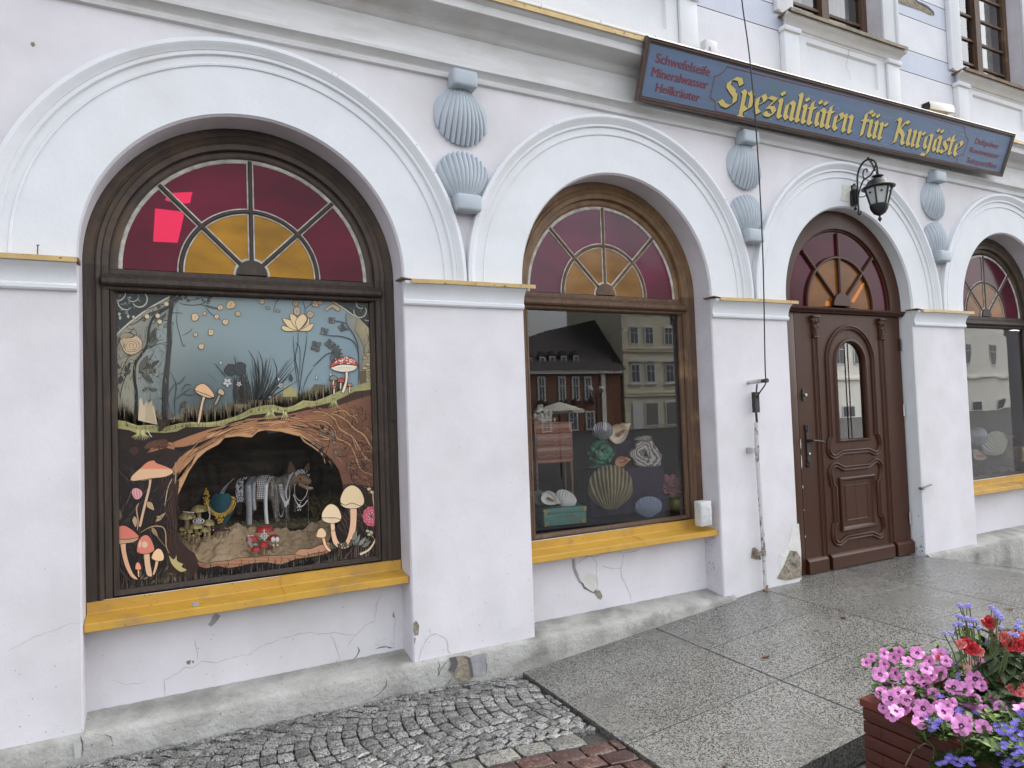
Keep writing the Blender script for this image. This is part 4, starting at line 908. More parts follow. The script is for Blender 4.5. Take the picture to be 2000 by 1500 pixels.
# ---------------------------------------------------------------- printed forest panel behind the first pane
def s2l(c): return tuple(((x/255)/12.92 if x/255 <= .04045 else ((x/255+.055)/1.055)**2.4) for x in c)
class Print:
    """flat printed sheet: polygons in thin layers with a printed colour per corner"""
    def __init__(s, y): s.y = y; s.v = []; s.f = []; s.c = []; s.n = 0
    def P(s, p): return at(200+p[0]/3.448, 560+p[1]/3.448, s.y-.000011*s.n)
    def poly(s, pts, col, smooth=0, closed=True, holes=(), jit=0):
        s.n += 1
        def sm(q): return [(v.x, v.y) for v in crom([Vector((*p, 0)) for p in q], smooth, True)] if smooth else q
        loops = [[Vector((*p, 0)) for p in sm(q)] for q in [pts]+list(holes)]
        flatp = [p for l in loops for p in l]; o = len(s.v); s.v += [s.P(p) for p in flatp]
        for t in tessellate_polygon(loops):
            s.f.append([o+i for i in t]); s.c.append([col(flatp[i].x, flatp[i].y) if callable(col) else col for i in t])
    def stroke(s, pts, w, col, n=5, layer=True, taper=(.3, .3)):
        if layer: s.n += 1
        Q = crom([Vector((*p, 0)) for p in pts], n) if len(pts) > 2 else [Vector((*p, 0)) for p in pts]
        L = len(Q); A, B = [], []
        for i, p in enumerate(Q):
            t = Q[min(i+1, L-1)]-Q[max(i-1, 0)]
            if t.length < 1e-6: t = Vector((1, 0, 0))
            t.normalize(); k = i/(L-1); ww = (w(k) if callable(w) else w*min(1, taper[0]+(1-taper[0])*k*4)*min(1, taper[1]+(1-taper[1])*(1-k)*4))/2
            nn = Vector((-t.y, t.x, 0))*ww; A.append(p+nn); B.append(p-nn)
        o = len(s.v); s.v += [s.P(p) for p in A+B]
        for i in range(L-1):
            s.f.append([o+i, o+i+1, o+L+i+1, o+L+i]); s.c.append([col]*4)
    def outline(s, pts, w, col, smooth=4):
        q = list(pts)+[pts[0]]; s.stroke(q, w, col, smooth, True, (1, 1))
    def shape(s, pts, col, line=(30, 26, 24), w=3.5, smooth=4):
        s.poly(pts, col, smooth); s.outline(pts, w, line, smooth)
    def leaf(s, x, y, ang, L, W, col, line=(30, 28, 26), lw=2.6):
        c, n = math.cos(ang), math.sin(ang); f = lambda u, v: (x+c*u-n*v, y+n*u+c*v)
        pts = [f(0, 0), f(L*.35, W), f(L*.7, W*.7), f(L, 0), f(L*.7, -W*.6), f(L*.35, -W*.9)]
        s.shape(pts, col, line, lw, 3); s.stroke([f(0, 0), f(L*.9, 0)], 1.8, line, 1)
    def build(s, name, **kw):
        lo = s.P((60, 2066)); me = bpy.data.meshes.new(name); off = Vector((.48, s.y, .56)); me.from_pydata([v-off for v in s.v], [], s.f)
        ca = me.color_attributes.new('print', 'FLOAT_COLOR', 'CORNER'); k = 0; flat_ = []
        for fc in s.c:
            for c in fc: l_ = s2l(c); g_ = sum(l_)/3; l_ = tuple(x+(g_-x)*.14 for x in l_); k_ = min(.68+.44*min(1, sum(l_)/.75), .80/max(.01, max(l_))); flat_ += [*(x*k_ for x in l_), 1.0]
        ca.data.foreach_set('color', flat_)
        mt = bpy.data.materials.new('forest_print'); mt.use_nodes = True; bs = mt.node_tree.nodes['Principled BSDF']; a = nod(mt.node_tree, 'ShaderNodeVertexColor', layer_name='print')
        mt.node_tree.links.new(a.outputs[0], bs.inputs['Base Color']); bs.inputs['Roughness'].default_value = .55; bs.inputs['Specular IOR Level'].default_value = .3
        me.materials.append(mt); o = bpy.data.objects.new(name, me); COL.objects.link(o); o.location = off; WL[o.name] = off; return o
pr = Print(.232); rnd = random.Random(3); W = 896.5
HOLE = [(500, 760), (505, 690), (502, 600), (515, 500), (548, 420), (585, 345), (625, 270), (660, 240), (700, 205), (780, 162), (815, 118), (860, 102), (910, 106), (975, 126), (1005, 112), (1045, 78), (1090, 68), (1120, 92), (1160, 88), (1210, 78), (1290, 88), (1350, 112), (1400, 150), (1440, 182), (1490, 226), (1550, 270), (1590, 330), (1615, 420), (1625, 500), (1640, 590), (1600, 690), (1560, 740), (1520, 820), (1460, 845), (1380, 880), (1300, 902), (1200, 912), (1100, 915), (1000, 925), (920, 930), (850, 946), (760, 956), (690, 966), (645, 950), (622, 900), (570, 862), (528, 815)]
HOLE = [(x, y+W) for x, y in HOLE]
TOP = [(60, 890), (150, 905), (240, 935), (330, 930), (420, 945), (520, 920), (600, 912), (700, 915), (780, 905), (860, 885), (930, 860), (1000, 820), (1080, 800), (1150, 795), (1230, 815), (1290, 800), (1350, 765), (1430, 770), (1500, 745), (1600, 700), (1700, 670), (1770, 645), (1860, 655)]
BOT = [(60, 948), (180, 965), (230, 985), (330, 980), (420, 985), (500, 975), (560, 945), (640, 945), (720, 945), (800, 935), (870, 910), (940, 890), (1000, 865), (1080, 855), (1160, 845), (1220, 850), (1290, 835), (1360, 815), (1450, 800), (1540, 780), (1620, 745), (1700, 705), (1790, 695), (1860, 685)]
def interp(P, x):
    for a, b in zip(P, P[1:]):
        if a[0] <= x <= b[0]: return a[1]+(b[1]-a[1])*(x-a[0])/(b[0]-a[0])
    return P[-1][1]
def lerp(a, b, t): return tuple(p+(q-p)*max(0, min(1, t)) for p, q in zip(a, b))
def vary(c, a=12): k = rnd.uniform(-a, a); return tuple(max(0, min(255, x+k)) for x in c)
# sky, one smooth printed wash laid as a grid
def skyc(x, y):
    t = max(0, min(1, (x-60)/1780)); k = max(0, min(1, y/900))
    c = lerp((150, 152, 140), (134, 152, 154), t*2.4) if t < .42 else lerp((134, 152, 154), (132, 156, 168), (t-.42)/.5)
    dark = math.exp(-((t-.36)/.22)**2)*max(0, k-.35)*1.25
    return lerp(lerp(c, (118, 138, 140), .25*(1-k)), (66, 82, 86), dark)
NX, NY = 44, 26; o = len(pr.v)
xs_ = [50+1810*i/NX for i in range(NX+1)]; ys_ = [15+955*j/NY for j in range(NY+1)]
pr.v += [pr.P((x, y)) for y in ys_ for x in xs_]
for j in range(NY):
    for i in range(NX):
        a = j*(NX+1)+i; q = [a, a+1, a+NX+2, a+NX+1]; pr.f.append([o+k for k in q]); pr.c.append([skyc(xs_[k % (NX+1)], ys_[k//(NX+1)]) for k in q])
# pale hedge on the left and right
pr.poly([(70, 330), (180, 235), (320, 140), (470, 60), (520, 90), (450, 200), (330, 330), (260, 480), (215, 640), (200, 880), (70, 900)], lambda x, y: (150, 147, 126) if x < 330 else (128, 134, 122))
pr.poly([(1650, 140), (1720, 190), (1840, 330), (1850, 660), (1730, 660), (1735, 500), (1725, 400), (1690, 330), (1640, 220)], lambda x, y: (175, 160, 125) if x > 1760 else (130, 140, 135), 3)
# leafy tangle behind the left arc: curved grey strokes and leaves
for _ in range(70):
    x, y = rnd.uniform(90, 430), 0; y = rnd.uniform(max(80, 360-x*.75), 620); a = rnd.uniform(0, 6.3); L_ = rnd.uniform(20, 70)
    pr.stroke([(x, y), (x+L_*.5*math.cos(a)+rnd.uniform(-9, 9), y+L_*.5*math.sin(a)+rnd.uniform(-9, 9)), (x+L_*math.cos(a+.5), y+L_*math.sin(a+.5))], rnd.uniform(2, 4.5), vary((70, 68, 60), 25), 4, False)
pr.n += 1
for _ in range(20):
    x, y = rnd.uniform(190, 430), rnd.uniform(120, 340)
    if y < 430-.85*x: continue
    pr.leaf(x, y, rnd.uniform(-2.6, -.3), rnd.uniform(30, 60), rnd.uniform(9, 15), vary((108, 105, 92), 22))
# grass behind
def blades(n, fx, fh, cols, lean=10, w=(4, 9), up=0):
    pr.n += 1
    for _ in range(n):
        x = fx(); y0 = interp(TOP, x)+22-up; h = fh(x)*rnd.uniform(.6, 1.1); dx = rnd.uniform(-lean, lean); ww = rnd.uniform(*w); o = len(pr.v)
        pr.v += [pr.P(p) for p in ((x-ww/2, y0), (x+ww/2, y0), (x+dx, y0-h))]; c = vary(rnd.choice(cols), 10); c0 = tuple(k*.85 for k in c); pr.f.append([o, o+1, o+2]); pr.c.append([c0, c0, c])
gh = lambda x: 150 if x < 380 else (120 if x < 520 else (150 if x < 900 else (110 if x < 1300 else 130)))
for j_, cc_ in ((95, (112, 98, 76)), (60, (132, 114, 86)), (28, (150, 130, 96))): pr.poly([(x, y-j_*(.7+.5*math.sin(x*.031+j_)+.25*math.sin(x*.11))) for x, y in TOP[:-4]]+[(x, y+12) for x, y in TOP[:-4][::-1]], lambda x, y, cc_=cc_: lerp(cc_, (104, 108, 100), .35 if 380 < x < 620 else 0))
TAN = [(150, 128, 96), (178, 158, 120), (120, 102, 78), (95, 82, 66), (196, 178, 138)]
blades(460, lambda: rnd.uniform(80, 560), lambda x: 165 if x < 380 else 80, TAN, 12)
blades(640, lambda: rnd.uniform(520, 1250), gh, [(160, 138, 102), (126, 110, 84), (182, 160, 116), (74, 64, 52)], 10, (3, 7))
blades(460, lambda: rnd.uniform(1180, 1640), lambda x: 125, [(168, 152, 98), (110, 100, 70), (165, 152, 98), (90, 84, 66)], 9, (3, 7))
pr.poly([(240, 900), (250, 760), (262, 745), (275, 800), (300, 765), (318, 830), (345, 800), (372, 930)], (205, 185, 148)); pr.poly([(285, 900), (292, 790), (335, 770), (340, 840), (362, 920)], (186, 166, 130))
pr.poly([(1215, 740), (1225, 660), (1245, 690), (1262, 655), (1280, 690), (1305, 680), (1310, 740)], (170, 160, 96))
# corner spandrels
for pts in ([(50, 10), (500, 25), (480, 52), (400, 92), (300, 150), (180, 232), (110, 295), (50, 352)], [(1530, 70), (1860, 85), (1850, 352), (1810, 300), (1740, 228), (1660, 165), (1600, 125)]): pr.poly(pts, (52, 62, 66))
for pts, w_ in (([(62, 370), (120, 300), (180, 245), (300, 155), (400, 97), (500, 42)], 11), ([(1530, 88), (1600, 130), (1670, 178), (1745, 236), (1800, 292), (1846, 345)], 8)):
    pr.stroke(pts, w_+6, (40, 42, 42), 6, True, (1, 1)); pr.stroke(pts, w_, (205, 192, 165), 6, True, (1, 1))
def curl(cx, cy, r, a0, a1, w_, c): pr.stroke([(cx+r*math.cos(a0+(a1-a0)*k/10), cy+r*math.sin(a0+(a1-a0)*k/10)) for k in range(11)], w_+5, (35, 40, 42), 2, True, (1, 1)); pr.stroke([(cx+r*math.cos(a0+(a1-a0)*k/10), cy+r*math.sin(a0+(a1-a0)*k/10)) for k in range(11)], w_, c, 2, True, (.6, .6))
CRM = (196, 186, 162)
for _ in range(34):
    x, y = rnd.uniform(70, 280), rnd.uniform(45, 190)
    if x+y*1.1 < 390: pr.leaf(x, y, rnd.uniform(0, 6.3), rnd.uniform(18, 36), rnd.uniform(5, 9), vary((120, 128, 124), 30), (30, 34, 36), 2)
curl(95, 35, 62, .1, 2.2, 9, CRM); curl(250, 85, 52, -1.5, 2.6, 9, CRM); curl(160, 100, 55, 1.2, 3.4, 8, CRM); curl(205, 60, 40, .2, 2.6, 6, CRM)
for _ in range(26):
    x, y = rnd.uniform(1680, 1826), rnd.uniform(105, 220)
    if y < 100+(x-1600)*.75: pr.leaf(x, y, rnd.uniform(0, 6.3), rnd.uniform(16, 30), rnd.uniform(4, 8), vary((96, 104, 104), 25), (30, 34, 36), 2)
curl(1735, 165, 42, -.6, 3.4, 7, CRM); curl(1790, 190, 40, -1.2, 2.2, 7, CRM); curl(1740, 118, 28, 1.0, 4.4, 6, CRM)
for x, y in ((120, 195), (175, 185), (115, 170), (210, 190)): pr.leaf(x, y, 1.6, 30, 11, (190, 188, 172))
# trees on the left
DK = (38, 37, 36)
pr.poly([(455, 40), (500, 45), (482, 120), (468, 200), (462, 300), (468, 380), (452, 470), (440, 560), (432, 660), (425, 760), (428, 840), (445, 920), (405, 930), (398, 840), (400, 760), (405, 640), (418, 540), (430, 450), (440, 380), (436, 280), (446, 170)], DK)
for k in range(14): x = 408+k*2.6; pr.stroke([(x+rnd.uniform(30, 40), 160+k*9), (x+22, 420), (x+5, 640), (x, 880)], 1.8, vary((72, 70, 66), 14), 4, k == 0)
pr.stroke([(520, 60), (440, 140), (350, 200), (315, 280), (305, 380), (270, 445), (225, 510), (214, 600), (228, 720), (225, 880)], lambda k: 13+10*k, DK, 6)
pr.stroke([(530, 58), (480, 110), (380, 160), (300, 190), (230, 240), (180, 260)], lambda k: 16-12*k, (60, 58, 52), 5); pr.stroke([(500, 70), (430, 110), (330, 140), (250, 175)], lambda k: 10-7*k, (80, 76, 66), 5)
for pts in ([(450, 180), (500, 175), (540, 180)], [(460, 370), (380, 385), (320, 410), (230, 440), (80, 500)], [(505, 130), (500, 240), (520, 320), (540, 390), (555, 398), (560, 380)], [(540, 330), (590, 300), (606, 280)], [(320, 405), (345, 440), (320, 490), (290, 540), (240, 575)], [(510, 105), (560, 120), (640, 122), (700, 100), (745, 60)], [(680, 120), (740, 145), (790, 150)], [(690, 130), (730, 180), (800, 225)], [(640, 118), (720, 130), (780, 145)], [(520, 60), (600, 90), (680, 70), (740, 80)], [(350, 215), (420, 225), (470, 240), (480, 260)]): pr.stroke(pts, 4, (45, 42, 38), 5)
for _ in range(26):
    x, y = rnd.uniform(470, 740), rnd.uniform(42, 105); pr.leaf(x, y, rnd.uniform(0, 6.3), rnd.uniform(14, 30), rnd.uniform(5, 9), vary((104, 98, 84), 26), (40, 36, 32), 2)
for x, y, a, L_, W_ in ((255, 575, -.55, 150, 20), (250, 570, -1.1, 120, 22), (245, 575, -.15, 120, 18), (262, 572, .75, 110, 17), (300, 400, -.6, 90, 26), (190, 560, 2.4, 60, 14), (130, 600, 1.8, 55, 16), (80, 520, .6, 50, 16), (150, 570, -1.0, 70, 15), (320, 380, -1.2, 110, 24), (270, 700, -.4, 60, 10), (320, 690, .1, 50, 12)): pr.leaf(x, y, a, L_, W_, vary((88, 86, 76), 22), (26, 26, 25), 3)
for pts in ([(75, 480), (100, 400), (130, 330), (200, 300)], [(90, 700), (120, 600), (150, 520), (190, 460), (240, 440)], [(120, 750), (130, 680), (150, 620), (175, 560)], [(80, 660), (110, 700), (125, 760)]): pr.stroke(pts, 5, (62, 58, 50), 5)
# pale rose on the left
pr.shape([(130, 400), (118, 365), (150, 330), (190, 345), (230, 330), (265, 365), (268, 410), (235, 445), (190, 458), (150, 440)], (200, 172, 132), (70, 58, 46), 4)
for r in (14, 28, 42): pr.stroke([(196+r*1.25*math.cos(a)+rnd.uniform(-4, 4), 398+r*math.sin(a)+rnd.uniform(-4, 4)) for a in [k*.7+r for k in range(10)]], 3, (92, 74, 56), 4)
pr.shape([(115, 350), (130, 315), (170, 310), (210, 325), (180, 345), (150, 345)], (158, 140, 112), (70, 58, 46), 3)
for x, y in ((385, 235), (300, 200), (372, 195), (430, 115)): pr.shape([(x-18, y), (x-5, y-16), (x+14, y-10), (x+16, y+10), (x-4, y+16)], (214, 192, 150), (60, 50, 40), 3)
# small dark saplings in the middle distance
for pts in ([(490, 870), (485, 780), (495, 700), (490, 640), (455, 570)], [(495, 660), (530, 640), (560, 600)], [(490, 760), (540, 720), (600, 680)], [(540, 720), (580, 730), (620, 728)], [(530, 710), (560, 660), (600, 665)], [(455, 840), (440, 760), (455, 700), (500, 640)], [(460, 850), (480, 880)]): pr.stroke(pts, 6, (66, 74, 76), 5)
pr.stroke([(370, 765), (385, 750), (405, 760)], 4, (60, 66, 66)); pr.leaf(530, 815, -1.0, 52, 14, (110, 84, 66)); pr.stroke([(525, 860), (520, 830), (535, 800)], 4, (50, 46, 42)); pr.leaf(345, 572, .3, 16, 5, (60, 60, 56))
# falling petals and blossoms
PET = (206, 174, 128)
for x, y, r in ((690, 180, 14), (625, 205, 26), (795, 140, 18), (865, 122, 33), (770, 200, 16), (830, 235, 21), (915, 183, 18), (732, 305, 22), (628, 322, 15), (668, 402, 20), (1075, 100, 18), (1300, 110, 20), (1435, 115, 24), (1465, 105, 18), (1400, 185, 24), (1310, 165, 26)):
    c = vary(PET if x < 1300 else (178, 148, 116), 10); pts = [(x+r*rnd.uniform(.75, 1.15)*math.cos(a), y+r*rnd.uniform(.75, 1.15)*math.sin(a)) for a in [k*pi/4 for k in range(8)]]; pr.shape(pts, c, (70, 54, 42), 3, 3)
    pr.stroke([(x-r*.3, y+r*.4), (x, y), (x+r*.2, y-r*.5)], 2.4, (90, 68, 50), 3)
for pts in ([(1150, 180), (1160, 130), (1175, 100), (1200, 75)], [(1360, 210), (1365, 150), (1350, 100), (1340, 85)], [(1365, 150), (1400, 120), (1430, 110)], [(1160, 100), (1180, 85)]): pr.stroke(pts, 3.5, (70, 58, 50), 5)
for x, y in ((1130, 150), (1165, 160), (1180, 95), (1150, 85)): pr.leaf(x, y, rnd.uniform(0, 6), 34, 10, (150, 138, 122))
pr.shape([(1495, 155), (1530, 125), (1560, 118), (1600, 145), (1585, 165), (1545, 140), (1515, 162)], (190, 165, 120), (80, 64, 46), 3)
# lotus
pr.stroke([(1318, 300), (1316, 380), (1300, 480), (1320, 600), (1328, 760)], 5, (40, 40, 42)); pr.stroke([(1378, 300), (1370, 400), (1350, 520), (1335, 640), (1320, 760)], 5, (46, 44, 46)); pr.stroke([(1285, 330), (1290, 420), (1300, 560), (1318, 680)], 4, (50, 50, 52)); pr.stroke([(1300, 380), (1330, 420), (1328, 600)], 4, (60, 58, 58)); pr.stroke([(1350, 690), (1380, 610), (1420, 550)], 4, (50, 52, 54))
LOT = (228, 198, 146)
for pts in ([(1318, 296), (1240, 300), (1208, 282), (1215, 262), (1260, 275)], [(1318, 296), (1255, 275), (1212, 215), (1250, 220), (1290, 240)], [(1318, 296), (1275, 240), (1262, 185), (1300, 195), (1325, 240)], [(1320, 296), (1390, 298), (1418, 268), (1422, 250), (1360, 262)], [(1320, 296), (1370, 255), (1388, 205), (1395, 225), (1385, 260)], [(1319, 296), (1300, 235), (1345, 183), (1378, 215), (1352, 262)]): pr.shape(pts, vary(LOT, 7), (74, 58, 46), 3.5, 4)
# dark grass tuft and shadow flowers
for _ in range(46):
    x = rnd.gauss(1060, 62); h = rnd.uniform(120, 300); d = (x-1060)*1.1+rnd.uniform(-30, 30); y0 = 760; pr.stroke([(1040+(x-1060)*.5, y0), (x, y0-h*.45), (x+d*.8, y0-h)], lambda k: 9*(1-k)+1.2, vary((48, 52, 54), 14), 5, _ % 8 == 0)
for pts in ([(980, 425), (1020, 490), (1050, 600), (1040, 740)], [(1050, 430), (1080, 520), (1075, 640), (1050, 740)], [(1145, 478), (1175, 560), (1160, 660), (1110, 745)], [(755, 515), (800, 570), (830, 610)], [(885, 460), (910, 560), (940, 640), (960, 740)], [(715, 585), (770, 640)]): pr.stroke(pts, 5, (30, 32, 34), 6)
for cx, cy, r in ((865, 560, 42), (925, 550, 46)):
    pr.shape([(cx+r*rnd.uniform(.8, 1.1)*math.cos(a), cy+r*rnd.uniform(.8, 1.1)*math.sin(a)) for a in [k*pi/5 for k in range(10)]], (66, 72, 72), (34, 36, 38), 4, 3)
    for a in (0.5, 1.8, 3.2, 4.6): pr.stroke([(cx, cy), (cx+r*.8*math.cos(a), cy+r*.8*math.sin(a))], 3, (36, 38, 40), 1)
for _ in range(40):
    x = rnd.uniform(880, 1010); pr.stroke([(x, rnd.uniform(560, 690)), (x+rnd.uniform(-8, 14), 720), (x+rnd.uniform(0, 30), 790)], 4, vary((64, 62, 56), 16), 3, _ == 0)
for x, y, r in ((842, 645, 34), (920, 655, 20), (1200, 665, 20), (1130, 745, 12)):
    for a in range(5): pr.leaf(x, y, a*1.26+.3, r, r*.36, (196, 196, 190), (70, 70, 70), 2.4)
for x, y in ((1185, 610), (1440, 600), (1535, 580), (795, 500)): pr.leaf(x, y, 1.4, 26, 8, (214, 214, 206))
pr.leaf(1270, 640, -1.6, 50, 13, (84, 84, 78))
# grey flower sprays at the right
for pts in ([(1725, 480), (1715, 410), (1680, 360), (1610, 335), (1540, 330), (1500, 320)], [(1420, 540), (1460, 500), (1520, 450), (1600, 440)], [(1650, 250), (1600, 235), (1560, 230)], [(1660, 280), (1640, 290), (1600, 285)], [(1640, 180), (1645, 250), (1690, 320), (1720, 400), (1728, 560), (1722, 660)]): pr.stroke(pts, 7, (72, 76, 76), 6)
for x, y, r in ((1545, 225, 26), (1615, 275, 28), (1495, 300, 30), (1440, 400, 40), (1530, 385, 34)):
    for a in range(4): pr.leaf(x, y, a*1.5+x, r, r*.42, vary((112, 114, 108), 24), (44, 44, 44), 3)
for a in (-.9, -.5, 0, .45, .9, 1.5, 2.0): pr.leaf(1550, 445, a-.35, 66, 13, vary((92, 98, 98), 14), (44, 46, 46), 3)
# pale trunk at the right edge with shingle bark
pr.poly([(1720, 200), (1790, 280), (1850, 350), (1850, 660), (1760, 650), (1745, 540), (1770, 430), (1745, 360), (1700, 290)], lambda x, y: (188, 168, 124) if x > 1770 else (150, 138, 110))
for _ in range(60):
    x, y = rnd.uniform(1750, 1845), rnd.uniform(270, 640); a = rnd.uniform(1.2, 1.9) if y < 440 else rnd.uniform(-.6, .9); L_ = rnd.uniform(20, 60)
    if x > 1700+(y-200)*.25 or y > 420: pr.stroke([(x, y), (x+L_*.5*math.cos(a)+4, y+L_*.5*math.sin(a)), (x+L_*math.cos(a), y+L_*math.sin(a))], 3, vary((92, 76, 54), 20), 3, _ == 0)
for _ in range(16): x, y = rnd.uniform(1765, 1840), rnd.uniform(440, 640); pr.shape([(x-18, y+8), (x-10, y-10), (x+12, y-8), (x+18, y+8)], vary((190, 170, 128), 16), (70, 58, 44), 3, 3)
pr.poly([(1735, 570), (1775, 560), (1780, 650), (1735, 660)], (118, 98, 70))
# soil
pr.poly(BOT+[(1890, 1900), (70, 2100)], lambda x, y: lerp((56, 39, 33), (92, 60, 44), (x-900)/900) if y < 1400 else lerp((56, 39, 33), (36, 28, 26), (y-1400)/300), 0, True, (HOLE,))
pr.poly([(300, 1120), (380, 1030), (470, 1050), (600, 1000), (720, 960), (860, 925), (980, 890), (1120, 880), (1260, 858), (1400, 828), (1540, 815), (1700, 760), (1850, 720), (1855, 1130), (1840, 1350), (1700, 1330), (1620, 1330), (1596, 1240), (1545, 1160), (1440, 1075), (1350, 1004), (1200, 968), (1090, 958), (1040, 968), (1000, 1002), (910, 998), (815, 1008), (780, 1050), (690, 1095), (600, 1170), (540, 1230), (500, 1290), (460, 1240), (520, 1150), (600, 1090), (480, 1095), (430, 1085)], lambda x, y: lerp((176, 120, 74), (130, 84, 60), (x-1250)/350))
pr.poly([(520, 1285), (560, 1190), (660, 1110), (760, 1050), (840, 1000), (960, 985), (1010, 1000), (1050, 962), (1200, 955), (1330, 985), (1420, 1055), (1340, 1010), (1200, 975), (1095, 965), (1045, 978), (1005, 1014), (910, 1006), (820, 1018), (785, 1060), (700, 1105), (640, 1160), (585, 1240), (548, 1320), (510, 1400)], (196, 146, 92))
pr.poly([(480, 1085), (560, 1075), (650, 1050), (750, 1012), (700, 1050), (620, 1090), (540, 1110)], (22, 15, 14), 4)
pr.poly([(700, 985), (860, 935), (1000, 900), (1150, 890), (1300, 862), (1240, 890), (1080, 905), (950, 925), (820, 960)], (40, 26, 20), 3)
# flowing bark lines in the root arch
for _ in range(150):
    x = rnd.uniform(520, 1480); yc = interp([(500, 1200), (600, 1100), (700, 1040), (830, 975), (1000, 940), (1200, 915), (1350, 945), (1480, 1000)], x)+rnd.uniform(-55, 48); L_ = rnd.uniform(30, 120); sl_ = (interp([(500, 1200), (600, 1100), (700, 1040), (830, 975), (1000, 940), (1200, 915), (1350, 945), (1480, 1000)], min(1480, x+40))-interp([(500, 1200), (600, 1100), (700, 1040), (830, 975), (1000, 940), (1200, 915), (1350, 945), (1480, 1000)], x))/40
    pts = [(x, yc), (x+L_*.5, yc+sl_*L_*.5+rnd.uniform(-4, 4)), (x+L_, yc+sl_*L_+rnd.uniform(-4, 4))]
    hp = interp([(500, 1400), (600, 1230), (700, 1100), (780, 1060), (830, 1010), (1000, 1000), (1100, 965), (1300, 985), (1480, 1110)], pts[-1][0])
    if pts[-1][1] < hp-12 and yc < interp([(500, 1400), (600, 1230), (700, 1100), (780, 1060), (830, 1010), (1000, 1000), (1100, 965), (1300, 985), (1480, 1110)], x)-12: pr.stroke(pts, rnd.uniform(2, 4.5), rnd.choice([(74, 44, 28), (60, 36, 24), (214, 168, 110), (108, 68, 40)]), 3, _ % 30 == 0)
# wavy roots and cracked earth on the right
for pts, w_ in (([(1540, 850), (1620, 835), (1680, 870), (1720, 860)], 12), ([(1480, 870), (1560, 860), (1640, 900), (1700, 960), (1760, 1000), (1810, 1080), (1850, 1110)], 16), ([(1380, 850), (1480, 845), (1560, 890), (1600, 960), (1680, 1010), (1730, 1090), (1780, 1160), (1850, 1180)], 15), ([(1420, 900), (1500, 910), (1560, 960), (1580, 1020), (1660, 1060), (1700, 1130), (1740, 1230), (1820, 1270)], 13), ([(1330, 1000), (1360, 1040), (1420, 1080), (1480, 1130), (1500, 1190)], 10), ([(1640, 860), (1700, 880), (1720, 920)], 9), ([(1680, 1010), (1700, 1060), (1720, 1100), (1810, 1110)], 8)):
    pr.stroke(pts, w_+6, (58, 36, 26), 6, True, (.6, .3)); pr.stroke(pts, w_, (168, 118, 76), 6, True, (.6, .3)); pr.stroke([(x+2, y-2) for x, y in pts], w_*.3, (206, 158, 108), 6, True, (.6, .3))
def cracks(n, xr, yr, c, inside):
    pr.n += 1
    for _ in range(n):
        x, y = rnd.uniform(*xr), rnd.uniform(*yr)
        if not inside(x, y): continue
        a = rnd.uniform(0, 6.3); P_ = [(x, y)]
        for k in range(3): a += rnd.uniform(-.9, .9); P_.append((P_[-1][0]+rnd.uniform(14, 30)*math.cos(a), P_[-1][1]+rnd.uniform(14, 30)*math.sin(a)))
        pr.stroke(P_, rnd.uniform(1.8, 3.6), c, 1, False)
cracks(130, (1500, 1840), (800, 1330), (44, 28, 22), lambda x, y: y < 1300 and (x > 1640 or y < 1130) and x+0 > 1480)
cracks(60, (1640, 1840), (1040, 1330), (52, 34, 26), lambda x, y: True)
cracks(90, (110, 480), (1010, 1500), (20, 14, 13), lambda x, y: x < 560-(y-1000)*.15)
pr.shape([(170, 1110), (200, 1075), (240, 1080), (250, 1110), (215, 1140)], (84, 50, 38), (20, 14, 12), 4)
pr.poly([(280, 1085), (330, 1040), (430, 1030), (435, 1085), (340, 1090)], (118, 72, 50), 3); cracks(16, (300, 430), (1035, 1085), (50, 30, 24), lambda x, y: True)
# left trunk of the den
pr.poly([(470, 1290), (520, 1240), (500, 1330), (492, 1400), (500, 1500), (500, 1660), (528, 1712), (572, 1760), (622, 1798), (645, 1848), (650, 1920), (560, 1990), (440, 2010), (430, 1800), (440, 1640), (420, 1480), (440, 1360)], (72, 45, 35))
for _ in range(60): x = rnd.uniform(430, 505); y = rnd.uniform(1330, 1700); pr.stroke([(x, y), (x+rnd.uniform(-4, 6), y+60), (x+rnd.uniform(-6, 14)+max(0, y-1620)*.5, y+140)], 3, rnd.choice([(78, 48, 36), (20, 13, 12), (96, 62, 46)]), 3, _ % 20 == 0)
pr.stroke([(490, 1180), (495, 1260), (488, 1330)], 6, (196, 160, 120)); pr.stroke([(600, 1140), (570, 1230), (540, 1280), (505, 1310)], 7, (176, 128, 86)); pr.stroke([(470, 1290), (440, 1360), (420, 1480)], 6, (198, 170, 130), 5)
for _ in range(40): x = rnd.uniform(525, 640); pr.stroke([(x, 1250-(x-525)*1.15), (x-22, 1290-(x-525)*1.15), (x-40, 1330-(x-525)*1.1)], 3, rnd.choice([(206, 156, 100), (70, 42, 30), (120, 78, 50)]), 3, _ == 0)
